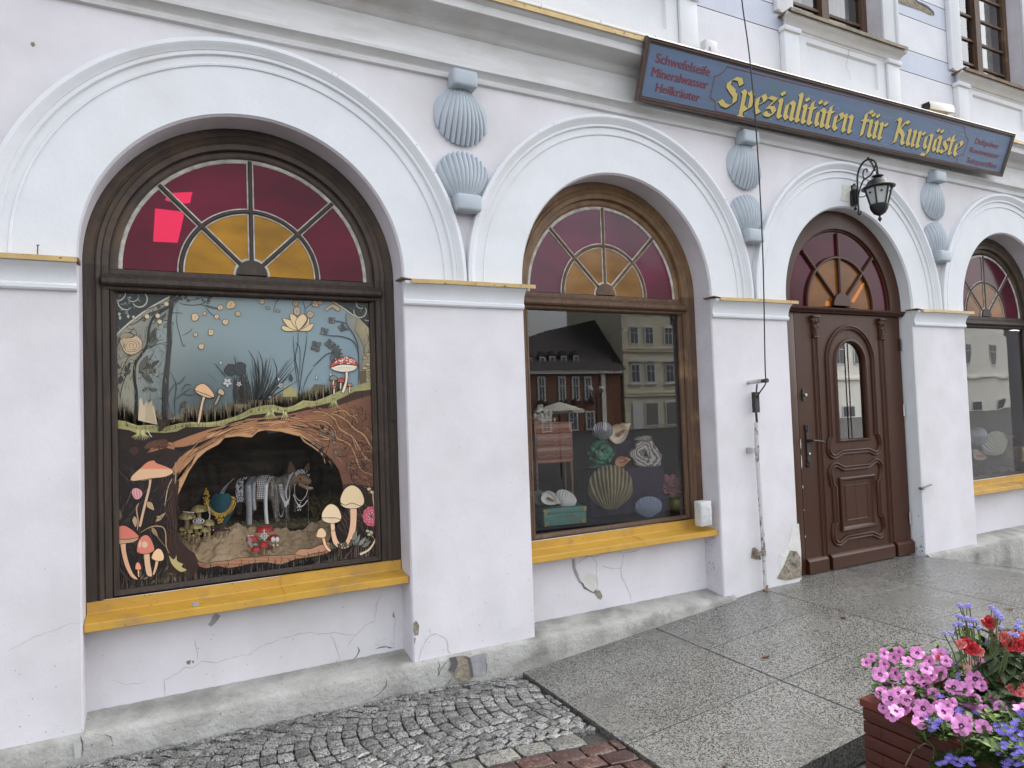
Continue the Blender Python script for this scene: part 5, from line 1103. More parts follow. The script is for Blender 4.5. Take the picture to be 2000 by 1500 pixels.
# moss edge
pr.poly(TOP+BOT[::-1], lambda x, y: (158, 152, 92) if int(x/37) % 2 else (178, 170, 106))
for _ in range(260):
    x = rnd.uniform(70, 1820); t_, b_ = interp(TOP, x), interp(BOT, x); y = rnd.uniform(t_+3, b_-3); pr.stroke([(x, y), (x+rnd.uniform(15, 40), y+rnd.uniform(-3, 3)+(interp(TOP, min(1860, x+30))-t_))], rnd.uniform(2, 4), rnd.choice([(176, 168, 104), (96, 92, 56), (70, 66, 44), (190, 184, 124)]), 1, _ % 60 == 0)
for x0, n_ in ((260, 13), (1130, 9), (1560, 7), (1230, 5)):
    for k in range(n_): a = (k-(n_-1)/2)*.19; y0 = interp(BOT, x0)-20; pr.stroke([(x0+(k-(n_-1)/2)*5, y0), (x0+math.sin(a)*30, y0+28), (x0+math.sin(a)*72, y0+30+42*math.cos(a))], lambda q: 8*(1-q)+1, rnd.choice([(196, 188, 112), (170, 162, 92), (214, 206, 150)]), 4, k == 0)
pr.stroke([(300, 960), (322, 1000), (335, 1012)], 6, (216, 208, 178)); [pr.stroke([(x, interp(BOT, x)-4), (x-3, interp(BOT, x)+35), (x+4, interp(BOT, x)+60)], 3, (26, 20, 18)) for x in (505, 610, 1750)]
blades(90, lambda: rnd.uniform(90, 1500), lambda x: 45, [(140, 132, 84), (112, 104, 70), (84, 78, 58)], 12, (3, 6), -8)
# dark leaves over the root arch
pr.stroke([(1520, 1090), (1530, 1010), (1490, 960)], 4, (22, 22, 24)); pr.stroke([(1420, 1035), (1480, 1080), (1530, 1070)], 4, (22, 22, 24)); pr.stroke([(1500, 1150), (1520, 1080)], 4, (22, 22, 24))
for x, y, a in ((1455, 1005, -.4), (1490, 960, -2.2), (1500, 985, .2), (1540, 1010, -.8), (1545, 1040, .5), (1560, 1100, .9), (1490, 1090, 2.6), (1440, 1060, 3.4), (1500, 1125, 1.9), (1480, 1085, 2.0), (1530, 980, -1.6)): pr.leaf(x, y, a, 40, 11, rnd.choice([(52, 60, 64), (120, 126, 124), (40, 46, 50)]), (20, 20, 22), 2.6)
for x, y, a in ((1820, 960, 1.2), (1840, 930, 2.0), (1815, 1000, 1.6), (1845, 990, 1.0), (1825, 1030, 1.4)): pr.leaf(x, y, a, 34, 10, (150, 148, 126), (30, 26, 24), 2.6)
# bottom grass strokes
def botY(x): return 2066+(1801-2066)*(x-90)/(1877-90)
pr.n += 1
for _ in range(520):
    x = rnd.uniform(92, 1875); yb = botY(x)+8; h = rnd.uniform(30, 150) if (x < 620 or x > 1500) else rnd.uniform(25, 85); o = len(pr.v); dx = rnd.uniform(-5, 5)
    pr.stroke([(x, yb), (x+dx*.5, yb-h*.5), (x+dx, yb-h)], lambda k: 3.4*(1-k)+.6, rnd.choice([(118, 104, 90), (10, 9, 9), (84, 72, 62), (140, 124, 104), (14, 12, 12)]), 2, _ % 130 == 0)
# etched lines over the dark earth, the left trunk and the pale mushrooms' ground
pr.n += 1
for _ in range(420):
    x = rnd.choice((rnd.uniform(95, 520), rnd.uniform(1580, 1870))); y = rnd.uniform(1180 if x < 600 else 1420, 1960); h = rnd.uniform(30, 120); a = rnd.uniform(-.25, .25)+(.5*math.sin(y*.011+x*.006))
    pr.stroke([(x, y), (x+h*.5*math.sin(a), y+h*.5*math.cos(a)), (x+h*math.sin(a*1.6), y+h*math.cos(a))], rnd.uniform(1.6, 3.2), rnd.choice([(104, 76, 60), (84, 58, 46), (24, 16, 15), (126, 94, 74)]), 3, _ % 60 == 0)
for _ in range(260):
    x, y = rnd.uniform(1300, 1850), rnd.uniform(800, 1360); L_ = rnd.uniform(30, 90); a = .35+.5*math.sin(x*.012+y*.008)
    if y > 1000-(x-1300)*.1 and x < 1500 or (x < 1640 and y > 1180): continue
    pr.stroke([(x, y), (x+L_*.5*math.cos(a), y+L_*.5*math.sin(a)), (x+L_*math.cos(a+.4), y+L_*math.sin(a+.4))], rnd.uniform(1.4, 3), rnd.choice([(70, 44, 32), (182, 132, 92), (58, 36, 28), (150, 104, 72)]), 3, _ % 60 == 0)
for _ in range(120):
    x, y = rnd.uniform(80, 430), rnd.uniform(300, 860); h = rnd.uniform(20, 70); a = rnd.uniform(-.5, .5)
    pr.stroke([(x, y), (x+h*.5*math.sin(a), y-h*.5), (x+h*math.sin(a*2), y-h)], rnd.uniform(1.4, 2.6), rnd.choice([(88, 86, 76), (176, 166, 138), (60, 58, 52)]), 3, _ % 60 == 0)
# stone lip of the den
LIP = [(640, 950), (690, 966), (760, 956), (850, 946), (920, 930), (1000, 925), (1100, 915), (1200, 912), (1300, 902), (1380, 880), (1460, 845), (1520, 820), (1545, 870), (1500, 905), (1400, 925), (1300, 940), (1200, 975), (1100, 960), (1000, 970), (930, 985), (840, 1000), (780, 985), (700, 1000), (650, 985)]
pr.shape([(x, y+W) for x, y in LIP], lambda x, y: (176, 126, 90) if (x % 170) < 120 else (150, 104, 74), (44, 28, 22), 4, 3)
pr.shape([(x, y+W) for x, y in ((1290, 905), (1330, 870), (1400, 868), (1480, 838), (1530, 850), (1500, 885), (1420, 900), (1360, 918))], (192, 140, 104), (50, 32, 26), 4, 4)
for x0, y0 in ((840, 950), (930, 935), (1020, 930), (1110, 922), (1200, 920), (1290, 910), (1380, 890), (1450, 870), (720, 960), (980, 950), (1160, 935), (1250, 935)): pr.stroke([(x0, y0+W), (x0+10, y0+22+W), (x0-6, y0+46+W)], 4, (44, 28, 22), 3)
for _ in range(110): x = rnd.uniform(640, 1560); yb = interp([(640, 1000), (900, 1000), (1200, 975), (1400, 930), (1560, 890)], x)+W+12; pr.stroke([(x, yb+30), (x+rnd.uniform(-8, 8), yb-rnd.uniform(8, 46))], lambda k: 6*(1-k)+.8, (16, 13, 13), 1, _ == 0)
# mushrooms and flowers, left group
def mush(cap, stem, cc, sc_, gill=None, gc=(225, 205, 165), line=(60, 38, 30), ngill=14):
    pr.shape([(x, y+W) for x, y in stem], sc_, line, 3.5, 4)
    if gill:
        pr.shape([(x, y+W) for x, y in gill], gc, line, 3.5, 4); xs__ = [p[0] for p in gill]; ys__ = [p[1] for p in gill]; a, b_ = min(xs__), max(xs__); mx, mt = (a+b_)/2, min(ys__)
        for k in range(1, ngill): x = a+(b_-a)*k/ngill; yy = max(ys__)-((x-mx)/(b_-a)*2)**2*(max(ys__)-mt)*.75; pr.stroke([(mx+(x-mx)*.25, mt+(max(ys__)-mt)*.35+W), (x, yy-3+W)], 2, (96, 66, 50), 1, k == 1)
    pr.shape([(x, y+W) for x, y in cap], cc, line, 4, 4)
mush([(188, 405), (200, 375), (255, 325), (300, 285), (345, 272), (365, 290), (420, 310), (470, 335), (472, 360), (420, 385), (330, 395), (250, 408), (205, 412)], [(312, 395), (332, 395), (322, 470), (300, 560), (280, 640), (262, 715), (245, 712), (265, 620), (290, 520), (310, 440)], lambda x, y: (222, 134, 96) if y < 330+W else (230, 186, 140), (214, 176, 138), [(200, 400), (270, 362), (340, 345), (410, 350), (468, 355), (430, 385), (340, 398), (250, 412)], (226, 196, 150))
pr.stroke([(235, 745+W), (240, 680+W), (230, 600+W), (245, 560+W)], 9, (186, 150, 112)); pr.shape([(195, 490+W), (205, 465+W), (230, 458+W), (262, 475+W), (270, 505+W), (245, 535+W), (215, 530+W)], (222, 156, 158), (60, 34, 34), 3.5)
for k in (-1, 0, 1): pr.stroke([(230+k*14, 462+W), (232+k*20, 500+W), (236+k*8, 532+W)], 2.6, (150, 86, 92), 3)
for x, y, a, L_, W_, c in ((300, 548, .9, 78, 22, (190, 158, 112)), (215, 645, 1.45, 80, 18, (196, 160, 118)), (355, 690, -.75, 100, 15, (180, 148, 104)), (360, 650, .2, 50, 10, (180, 148, 104)), (330, 720, 1.0, 84, 16, (170, 140, 96)), (150, 720, -1.2, 80, 18, (60, 52, 44)), (110, 680, -1.5, 80, 20, (126, 104, 76)), (140, 700, -.7, 80, 14, (70, 60, 48))): pr.leaf(x, y+W, a, L_, W_, c, (30, 22, 20), 3)
pr.stroke([(255, 760+W), (330, 720+W), (400, 720+W), (425, 760+W), (430, 850+W), (450, 900+W)], 8, (176, 142, 100)); pr.stroke([(330, 730+W), (380, 800+W), (430, 860+W)], 5, (150, 122, 86))
mush([(85, 800), (90, 760), (110, 720), (150, 712), (200, 740), (240, 775), (244, 790), (200, 800), (150, 805)], [(115, 800), (155, 802), (160, 880), (178, 960), (205, 1030), (240, 1075), (195, 1060), (155, 990), (130, 900)], (218, 120, 96), (226, 176, 136), [(85, 800), (150, 790), (244, 788), (215, 822), (150, 832), (95, 836)], (206, 164, 128))
mush([(232, 890), (235, 840), (255, 795), (285, 775), (315, 785), (340, 830), (350, 875), (320, 898), (270, 905)], [(278, 900), (315, 895), (322, 960), (335, 1050), (300, 1045), (285, 980)], (222, 128, 98), (232, 188, 148))
pr.poly([(285+20*math.cos(a), 840+W+22*math.sin(a)) for a in [k*.8 for k in range(8)]], (236, 196, 166), 3); pr.poly([(245, 830+W), (262, 812+W), (258, 850+W), (248, 862+W)], (240, 200, 170), 3)
mush([(328, 930), (345, 890), (375, 866), (400, 880), (415, 920), (405, 948), (360, 950)], [(358, 948), (378, 948), (368, 1000), (350, 1042), (338, 1040), (350, 990)], (240, 194, 140), (232, 186, 140))
mush([(220, 1005), (225, 970), (242, 958), (258, 980), (262, 1005), (240, 1012)], [(236, 1010), (248, 1010), (250, 1055), (240, 1055)], (222, 140, 100), (226, 178, 136))
pr.shape([(445, 905+W), (480, 940+W), (500, 910+W), (505, 950+W), (545, 970+W), (535, 990+W), (570, 1010+W), (530, 1025+W), (490, 1000+W), (460, 960+W)], (172, 156, 96), (60, 50, 34), 3.5, 3)
for x, y, a in ((250, 1080, -.9), (270, 1075, -.4), (370, 1060, 1.1), (395, 1100, -1.3), (360, 1075, 2.4), (440, 1030, .3), (255, 1060, -1.5), (480, 1050, 1.2), (420, 1020, -1.0)): pr.leaf(x, y+W, a, 52, 10, vary((104, 92, 66), 20), (24, 20, 18), 3)
# right group
mush([(1605, 560), (1602, 530), (1625, 475), (1660, 445), (1695, 442), (1735, 470), (1760, 520), (1762, 560), (1740, 580), (1680, 560), (1640, 575)], [(1668, 590), (1710, 588), (1712, 680), (1700, 770), (1668, 850), (1610, 868), (1560, 840), (1540, 770), (1535, 690), (1560, 690), (1572, 770), (1595, 825), (1630, 826), (1655, 770), (1668, 690)], (240, 208, 158), (236, 184, 142), [(1605, 560), (1660, 540), (1720, 542), (1762, 560), (1735, 588), (1680, 598), (1625, 588)], (232, 206, 166))
mush([(1478, 660), (1480, 625), (1510, 580), (1545, 566), (1585, 590), (1608, 640), (1605, 670), (1570, 660), (1520, 660)], [(1535, 690), (1560, 690), (1566, 740), (1540, 745)], (240, 212, 166), (238, 192, 150), [(1478, 660), (1530, 642), (1606, 665), (1580, 692), (1530, 696), (1490, 682)], (230, 202, 160))
mush([(1440, 790), (1450, 745), (1475, 727), (1500, 745), (1508, 775), (1490, 795)], [(1478, 796), (1498, 796), (1510, 840), (1540, 880), (1520, 885), (1492, 850)], (242, 200, 150), (238, 188, 144))
for x, y, a, c in ((1780, 470, -.3, 0), (1800, 480, .4, 0), (1835, 480, -1.2, 0)): pr.leaf(x, y+W, a, 34, 12, (206, 178, 134), (50, 40, 32), 3)
pr.stroke([(1840, 470+W), (1822, 500+W), (1830, 590+W)], 7, (206, 178, 138)); pr.stroke([(1862, 720+W), (1840, 800+W), (1800, 870+W), (1735, 906+W)], lambda k: 6+9*k, (224, 200, 160)); pr.stroke([(1830, 800+W), (1800, 760+W), (1780, 740+W)], 4, (206, 178, 138))
for x, y, a in ((1770, 745, .2), (1780, 775, -.2), (1800, 745, .8), (1835, 810, -.3), (1845, 840, .3), (1840, 850, .8)): pr.leaf(x, y+W, a, 36, 11, (190, 176, 140) if y < 780 else (120, 122, 108), (40, 36, 32), 3)
for r, n_, c in ((62, 11, (196, 84, 104)), (46, 9, (214, 104, 122)), (30, 7, (226, 128, 142)), (14, 5, (236, 150, 160))):
    for k in range(n_): a = k*6.283/n_+r; pr.shape([(1812+r*.35*math.cos(a+.3), 650+W+r*.4*math.sin(a+.3)), (1812+r*.9*math.cos(a+.35), 650+W+r*1.0*math.sin(a+.35)), (1812+r*math.cos(a), 650+W+r*1.12*math.sin(a)), (1812+r*.85*math.cos(a-.35), 650+W+r*math.sin(a-.35)), (1812+r*.35*math.cos(a-.3), 650+W+r*.4*math.sin(a-.3))], vary(c, 8), (120, 36, 56), 2.4, 2)
for k in range(16): pr.leaf(1540+k*17, 880-k*3+W, rnd.uniform(-2.4, -.6), rnd.uniform(34, 62), rnd.uniform(8, 13), vary((96, 98, 84), 22), (26, 24, 22), 3)
for x, y, a in ((1700, 840, -1.1), (1725, 850, -.9), (1745, 860, -.6), (1690, 820, -1.3)): pr.leaf(x, y+W, a, 80, 15, vary((126, 128, 114), 14), (30, 28, 26), 3)
# printed mushrooms on the moss
def mush0(cap, stem, cc, sc_, gill=None, gc=(220, 200, 170)): mush([(x, y-W) for x, y in cap], [(x, y-W) for x, y in stem], cc, sc_, [(x, y-W) for x, y in gill] if gill else None, gc)
mush0([(618, 695), (640, 665), (680, 652), (720, 680), (752, 725), (745, 745), (700, 725), (650, 708)], [(680, 720), (698, 728), (680, 790), (655, 920), (640, 915), (660, 800)], (206, 160, 112), (196, 160, 124), [(620, 700), (690, 715), (750, 742), (710, 748), (650, 725)], (196, 160, 120))
mush0([(775, 715), (785, 690), (805, 690), (822, 715), (810, 732)], [(780, 730), (795, 732), (770, 790), (755, 790)], (170, 150, 120), (150, 134, 108))
mush0([(1536, 545), (1540, 520), (1580, 490), (1620, 470), (1670, 475), (1705, 500), (1718, 535), (1680, 525), (1600, 520)], [(1635, 560), (1655, 560), (1650, 640), (1630, 710), (1612, 705), (1635, 630)], (190, 70, 58), (226, 206, 176), [(1538, 545), (1600, 525), (1660, 525), (1716, 535), (1690, 565), (1620, 575), (1560, 562)], (228, 216, 190))
for _ in range(40): x, y = rnd.uniform(1570, 1700), rnd.uniform(484, 520); pr.poly([(x-5, y), (x, y-4), (x+5, y), (x, y+4)], (236, 226, 206))
for a in (-2.2, -1.7, -1.3, -.9): pr.leaf(1640, 490, a, 26, 7, (240, 230, 206))
for x, y, r, c in ((1555, 620, 28, (130, 130, 110)), (1605, 635, 25, (186, 66, 56)), (1560, 675, 16, (190, 84, 70)), (1665, 662, 17, (196, 110, 88))): mush0([(x-r, y+8), (x-r*.6, y-r*.6), (x, y-r*.8), (x+r*.6, y-r*.6), (x+r, y+8)], [(x-5, y+8), (x+6, y+8), (x+4, y+52), (x-6, y+52)], c, (214, 190, 160))
mural = pr.build('forest_panel'); tag(mural, 'illustrated forest panel with mushrooms and an open den cut into it', 'printed panel')
# ---------------------------------------------------------------- the den: stuffed animal, jewels, mushrooms on crumpled paper
UX = Vector((CF.y, -CF.x, 0)).normalized(); UF = Vector((CF.x, CF.y, 0)).normalized(); UZ_ = Vector((0, 0, 1))
def frame(px, py, y, k, turn=0):
    """matrix of a local frame at that point, one local unit = one unit of a detail drawn k times enlarged; local -y looks back to the street"""
    o = at(px, py, y); s_ = (o-CP).dot(CF)/FPX/k
    ux = Matrix.Rotation(turn, 3, 'Z') @ UX; uf = Matrix.Rotation(turn, 3, 'Z') @ UF
    m_ = Matrix((ux*s_, uf*s_, UZ_*s_)).transposed().to_4x4(); m_.translation = o; return m_
def FW(x, y, Y, turn=0): return frame(200+x/3.448, 820+y/3.448, Y, 3.448, turn)
def PW(x, y, Y): return at(200+x/3.448, 820+y/3.448, Y)
M_paper = mat('brown_paper', (.46, .335, .205), .85, (.36, .255, .155), sc=6)
M_silver = mat('silver', (.78, .78, .80), .3, metal=.25, bump=.4, bsc=220, dist=.002)
M_sequin = mat('sequins', (.62, .63, .66), .3, (.30, .30, .33), sc=260, metal=.3, bump=1, bsc=260, dist=.004)
M_gold = mat('gold', (.80, .52, .10), .3, (.55, .33, .05), sc=60, metal=.35, bump=.5, bsc=120, dist=.003)
M_pearl = mat('pearl', (.82, .81, .78), .25, spec=.6)
M_red_ = mat('red_cap', (.42, .035, .035), .45, (.30, .022, .022), sc=60)
M_olive = mat('olive_cap', (.42, .34, .13), .35, (.18, .14, .055), sc=40, lohi=(.4, .6))
M_stalk = mat('stalk', (.36, .25, .13), .7)
M_moss = mat('moss', (.075, .062, .036), .95, (.22, .18, .09), sc=60, bump=1, bsc=120, dist=.01)
M_fur = mat('grey_brown_fur', (.12, .10, .085), .85, (.25, .21, .18), sc=26, stretch=(1, 1, 1.2), bump=1, bsc=150, bstretch=(1, 1, .4), dist=.008)
M_furo = mat('russet_fur', (.32, .19, .11), .85, (.24, .15, .10), sc=30, bump=1, bsc=150, dist=.006)
# crumpled paper floor and dark crumpled back
def crump(p, a=.02, f=9):
    q = p*f; return a*(abs(noise.noise(q))+.6*abs(noise.noise(q*2.3+Vector((3, 1, 7))))+.3*abs(noise.noise(q*5)))
b = MB(); lo_ = [(470, 800), (520, 850), (600, 935), (680, 985), (800, 980), (950, 950), (1100, 940), (1250, 930), (1400, 900), (1560, 850)]; hi_ = [(470, 770), (530, 765), (620, 800), (720, 790), (790, 745), (880, 735), (960, 722), (1060, 745), (1160, 745), (1240, 735), (1290, 760), (1380, 720), (1470, 675), (1560, 640)]
def pf(u, v):
    x = 480+1070*u; yl_ = interp(lo_, x)+25; yh = interp(hi_, x); Y = .262+.30*v
    p = PW(x, yl_+(yh-yl_)*v**1.15, Y); n_ = crump(p, .045, 9); return p+Vector((0, -n_*.5*min(1, v*4), n_*1.0*min(1, v*4)-.012))
b.grid(pf, 110, 44); tag(b.build('crumpled_paper', M_paper, smooth=14), 'crumpled brown wrapping paper lining the floor of the den', 'paper')
b = MB()
def bf(u, v):
    x = 380+1340*u; Y = .98+.05*math.sin(u*9); p = PW(x, 760-760*v, Y); n_ = crump(p, .07, 5); return p+Vector((0, -n_-(.42*max(0, .16-u)/.16+.35*max(0, u-.82)/.18+.5*max(0, v-.74)/.26), 0))
b.grid(bf, 90, 60); tag(b.build('den_backdrop', mat('dark_crumple', (.115, .088, .062), .8, (.055, .043, .032), sc=5, stretch=(.6, 1, 4)), smooth=14), 'dark crumpled backdrop closing the rear of the den', 'backdrop')
b = MB(); cp_ = [PW(x, y, .66) for x, y in ((700, 730), (900, 722), (1100, 716), (1300, 708), (1480, 690))]
b.tube(crom(cp_, 12), [.030+.008*noise.noise(Vector((k*.7, 0, 0))) for k in range(49)], 12)
for _ in range(170): u_ = random.random(); p = cp_[0].lerp(cp_[-1], u_); b.blob(p+Vector((random.uniform(-.02, .02), random.uniform(-.03, .0), .022+random.uniform(-.01, .010))), random.uniform(.004, .010), 1, .5, 4, _)
tag(b.build('mossy_log', M_moss, smooth=50), 'dark mossy log under the stuffed animal', 'log')
# the animal: one continuous skin grown round a skeleton
AY = .66
def skin_body(name, nodes, edges, M4, mats, sub=2):
    me = bpy.data.meshes.new(name); me.from_pydata([M4 @ Vector(n[:3]) for n in nodes], edges, []); o = bpy.data.objects.new(name, me); COL.objects.link(o)
    o.modifiers.new('skin', 'SKIN').use_smooth_shade = True; s_ = M4.to_scale().x
    for sv_, n in zip(me.skin_vertices[0].data, nodes): sv_.radius = (n[3]*s_, n[3]*s_)
    me.skin_vertices[0].data[0].use_root = True
    md = o.modifiers.new('sub', 'SUBSURF'); md.levels = md.render_levels = sub; bpy.context.view_layer.update()
    ev = o.evaluated_get(bpy.context.evaluated_depsgraph_get()); m2 = bpy.data.meshes.new_from_object(ev); bpy.data.objects.remove(o); bpy.data.meshes.remove(me)
    mb = MB(); mb.add([v.co for v in m2.vertices], [tuple(p.vertices) for p in m2.polygons]); bpy.data.meshes.remove(m2); return mb
MA = FW(1150, 690, AY)
def w(x, y, d=0, r=None): return (x-1150, d, 690-y) if r is None else (x-1150, d, 690-y, r)
nodes = [w(1000, 462, 0, 82), w(1085, 468, 0, 84), w(1175, 470, 0, 86), w(1240, 440, -8, 62), w(1300, 392, -18, 54), w(1352, 388, -34, 50), w(1398, 412, -52, 27), w(1436, 428, -66, 17),
         w(960, 470, 20, 40), w(925, 520, 40, 34), w(905, 590, 46, 26), w(900, 640, 46, 12),
         w(1005, 520, -44, 52), w(1030, 575, -46, 34), w(1006, 630, -46, 19), w(1018, 676, -48, 15), w(1040, 684, -58, 14),
         w(1000, 520, 44, 48), w(990, 580, 46, 30), w(968, 630, 46, 17), w(980, 676, 44, 14), w(1000, 684, 36, 13),
         w(1190, 530, -42, 40), w(1186, 600, -46, 22), w(1190, 660, -46, 15), w(1206, 684, -56, 15),
         w(1215, 530, 40, 38), w(1225, 600, 44, 20), w(1228, 660, 44, 14), w(1246, 684, 36, 14)]
edges = [(0, 1), (1, 2), (2, 3), (3, 4), (4, 5), (5, 6), (6, 7), (0, 8), (8, 9), (9, 10), (10, 11), (0, 12), (12, 13), (13, 14), (14, 15), (15, 16), (0, 17), (17, 18), (18, 19), (19, 20), (20, 21), (2, 22), (22, 23), (23, 24), (24, 25), (2, 26), (26, 27), (27, 28), (28, 29)]
animal = thing('stuffed_animal', 'brown stuffed fox-like animal with open mouth standing on the log in the den', 'stuffed animal', tuple(MA.translation))
bm_ = skin_body('body', nodes, edges, MA, M_fur)
Mi_ = MA.inverted()
for k, f_ in enumerate(bm_.f):
    c_ = Mi_ @ (sum((bm_.v[i] for i in f_), Vector())/len(f_))
    if c_.x > 165 or (-150 < c_.x < -60 and 40 < c_.z < 190 and c_.y < -30): bm_.mi[k] = 1
bm_.build('body', [M_fur, M_furo], animal, smooth=80)
for x, y, d_, h, ww, tl in ((1276, 352, 4, 74, 30, -.10), (1372, 340, 18, 56, 22, .30)):
    e = MB(); M5 = FW(x, y, AY) @ Matrix.Translation((0, d_-20, 0)) @ Matrix.Rotation(tl, 4, 'Y')
    e.grid(lambda u_, v_: M5 @ Vector(((2*u_-1)*ww*(1-v_)**.8*(.9+.3*v_), -8+14*abs(2*u_-1), v_*h)), 8, 8); e.grid(lambda u_, v_: M5 @ Vector(((2*u_-1)*ww*(1-v_)**.8*(.9+.3*v_), 8+10*abs(2*u_-1), v_*h)), 8, 8); e.build('ear', M_furo, animal, smooth=70)
M_blk = mat('glossy_black', (.008, .008, .009), .15); M_bone = mat('bone_white', (.62, .58, .48), .5)
e = MB(); e.blob(MA @ Vector(w(1366, 398, -84)), 6.5*MA.to_scale().x, 2, 0); e.build('eye', M_blk, animal); e = MB(); e.blob(MA @ Vector(w(1444, 424, -76)), 9*MA.to_scale().x, 2, .1, sq=(1, 1, .8)); e.build('nose', M_blk, animal)
e = MB(); e.tube([MA @ Vector(w(*q)) for q in ((1352, 432, -52), (1395, 456, -62), (1428, 468, -72), (1444, 466, -76))], [v*MA.to_scale().x for v in (18, 13, 9, 6)], 10); e.build('jaw', M_furo, animal, smooth=70)
e = MB()
for k in range(9): q = k/8; e.tube([MA @ Vector(w(1392+52*q, 448+8*q, -72-8*q)), MA @ Vector(w(1392+52*q, 456+10*q, -73-8*q))], [2.6*MA.to_scale().x, .6*MA.to_scale().x], 6); e.tube([MA @ Vector(w(1400+44*q, 466-2*q, -74-6*q)), MA @ Vector(w(1400+44*q, 458-2*q, -75-6*q))], [2.4*MA.to_scale().x, .6*MA.to_scale().x], 6)
e.build('teeth', M_bone, animal)
# jewellery hung on the animal
GJ = 'jewellery draped over the stuffed animal'
sA = MA.to_scale().x
def drape(name, lab, x0, x1, y0, y1, matl, bow=0, beads=None, dep=-96):
    b = MB()
    def f(u, v):
        over = min(1, v*5); y = y0+(y1-y0)*v; d = dep*math.sin(pi/2*over)-(0)
        wv = 1+.18*math.sin(v*pi); return MA @ Vector(w(x0+(x1-x0)*u+bow*math.sin(v*2.6), y, d-7*math.sin(pi*u)))
    if beads:
        for k in range(beads):
            u, v = random.random(), random.random(); b.blob(f(u, v), random.uniform(2.2, 4.4)*sA, 1, 0)
    else:
        b.grid(f, 6, 40); b.grid(lambda u, v: f(u, v)+Vector((0, .003, 0)), 6, 40)
    return tag(b.build(name, matl, smooth=60), lab, 'jewellery', GJ)
drape('glitter_band', 'dark glittering bead band on the rump of the stuffed animal', 948, 996, 380, 535, M_silver, -6, 240)
drape('silver_band', 'broad silver sequin band hanging to the feet of the stuffed animal', 1004, 1042, 378, 686, M_sequin, 4)
drape('silver_band', 'narrow curved silver band behind the white lace on the animal', 1056, 1080, 376, 590, M_sequin, -10)
drape('silver_band', 'smooth bluish silver tube band falling from the middle of the back', 1140, 1164, 380, 682, M_silver, -12, None, -104)
drape('silver_band', 'short pale stone band just left of the neck strands', 1166, 1186, 384, 505, mat('pale_stones', (.42, .40, .34), .4, (.12, .11, .09), sc=90), 8)
b = MB()
for k in range(40): u, v = (k % 4)/3, (k//4)/9; c_ = MA @ Vector(w(1088+42*u+8*math.sin(v*3), 382+128*v, -98*math.sin(pi/2*min(1, v*5+.1)))); b.tube([c_+(UX*math.cos(a)+UZ_*math.sin(a))*8*sA for a in [j*pi/5 for j in range(10)]], 1.9*sA, 5, closed=True)
tag(b.build('pearl_lace', M_pearl, smooth=60), 'white ring lace band over the middle of the animal', 'jewellery', GJ)
def strand(b, pts, r, n=30, dep=-104):
    P = crom([MA @ Vector(w(x, y, dep if len(q) == 0 else q[0])) for x, y, *q in pts], max(2, n//max(1, len(pts)-1)))
    for p in P: b.blob(p, r*sA, 1, 0)
b = MB()
for k in range(9): strand(b, [(1318-k*4, 352+k*3, -70), (1290-k*2, 420+k*8, -100), (1262+k*4, 480+k*10, -106)], 2.3, 26)
for k in range(7): strand(b, [(1232+k*3, 430), (1240+k*4, 500+k*2), (1268, 540+k*6), (1296, 520+k*2), (1302, 440)], 3.0, 34)
tag(b.build('bead_collar', M_silver, smooth=60), 'silver bead collar of many strands round the neck of the animal', 'jewellery', GJ)
for x, y1 in ((1204, 640), (1214, 600), (1246, 640), (1272, 742), (1332, 610), (1418, 690)): b = MB(); strand(b, [(x, 430), (x+2, (430+y1)/2), (x, y1)], 1.5, 44); tag(b.build('chain', M_silver, smooth=60), 'one of the thin silver chains hanging straight down below the bead collar', 'jewellery', 'thin silver chains')
b = MB(); strand(b, [(1190, 385), (1215, 470), (1225, 600), (1240, 640), (1256, 600), (1250, 470)], 2.2, 60)
tag(b.build('chain', M_silver, smooth=60), 'long looped silver chain on the chest of the animal', 'jewellery', GJ)
b = MB(); strand(b, [(1326, 430, -70), (1334, 500), (1370, 540), (1405, 510), (1412, 470, -80)], 2.6, 50); strand(b, [(1325, 500), (1350, 560), (1380, 575), (1415, 540)], 4, 26)
for k in range(20): b.blob(MA @ Vector(w(1360+random.uniform(-16, 22), 560+random.uniform(-8, 44), -104)), random.uniform(2.5, 5)*sA, 1, 0)
tag(b.build('pearl_necklace', M_pearl, smooth=60), 'pearl necklace with a cluster pendant under the open mouth of the animal', 'jewellery', GJ)
b = MB()
for k in range(70): q = random.random(); b.blob(MA @ Vector(w(1325+95*q, 372-24*math.sin(pi*q)+random.uniform(-13, 13), -62-30*math.sin(pi*q))), random.uniform(2.2, 4.4)*sA, 1, 0)
tag(b.build('tiara', M_silver, smooth=60), 'glittering stone tiara across the brow of the animal', 'jewellery', GJ)
b = MB()
for k in range(8): strand(b, [(905-k*7, 384+k*6, -30), (870-k*6, 420+k*5, -40), (838-k*5, 480+k*3, -40)], 2.2, 20)
tag(b.build('silver_fringe', M_silver, smooth=60), 'silver fringe hanging in the air left of the animal', 'jewellery', GJ)
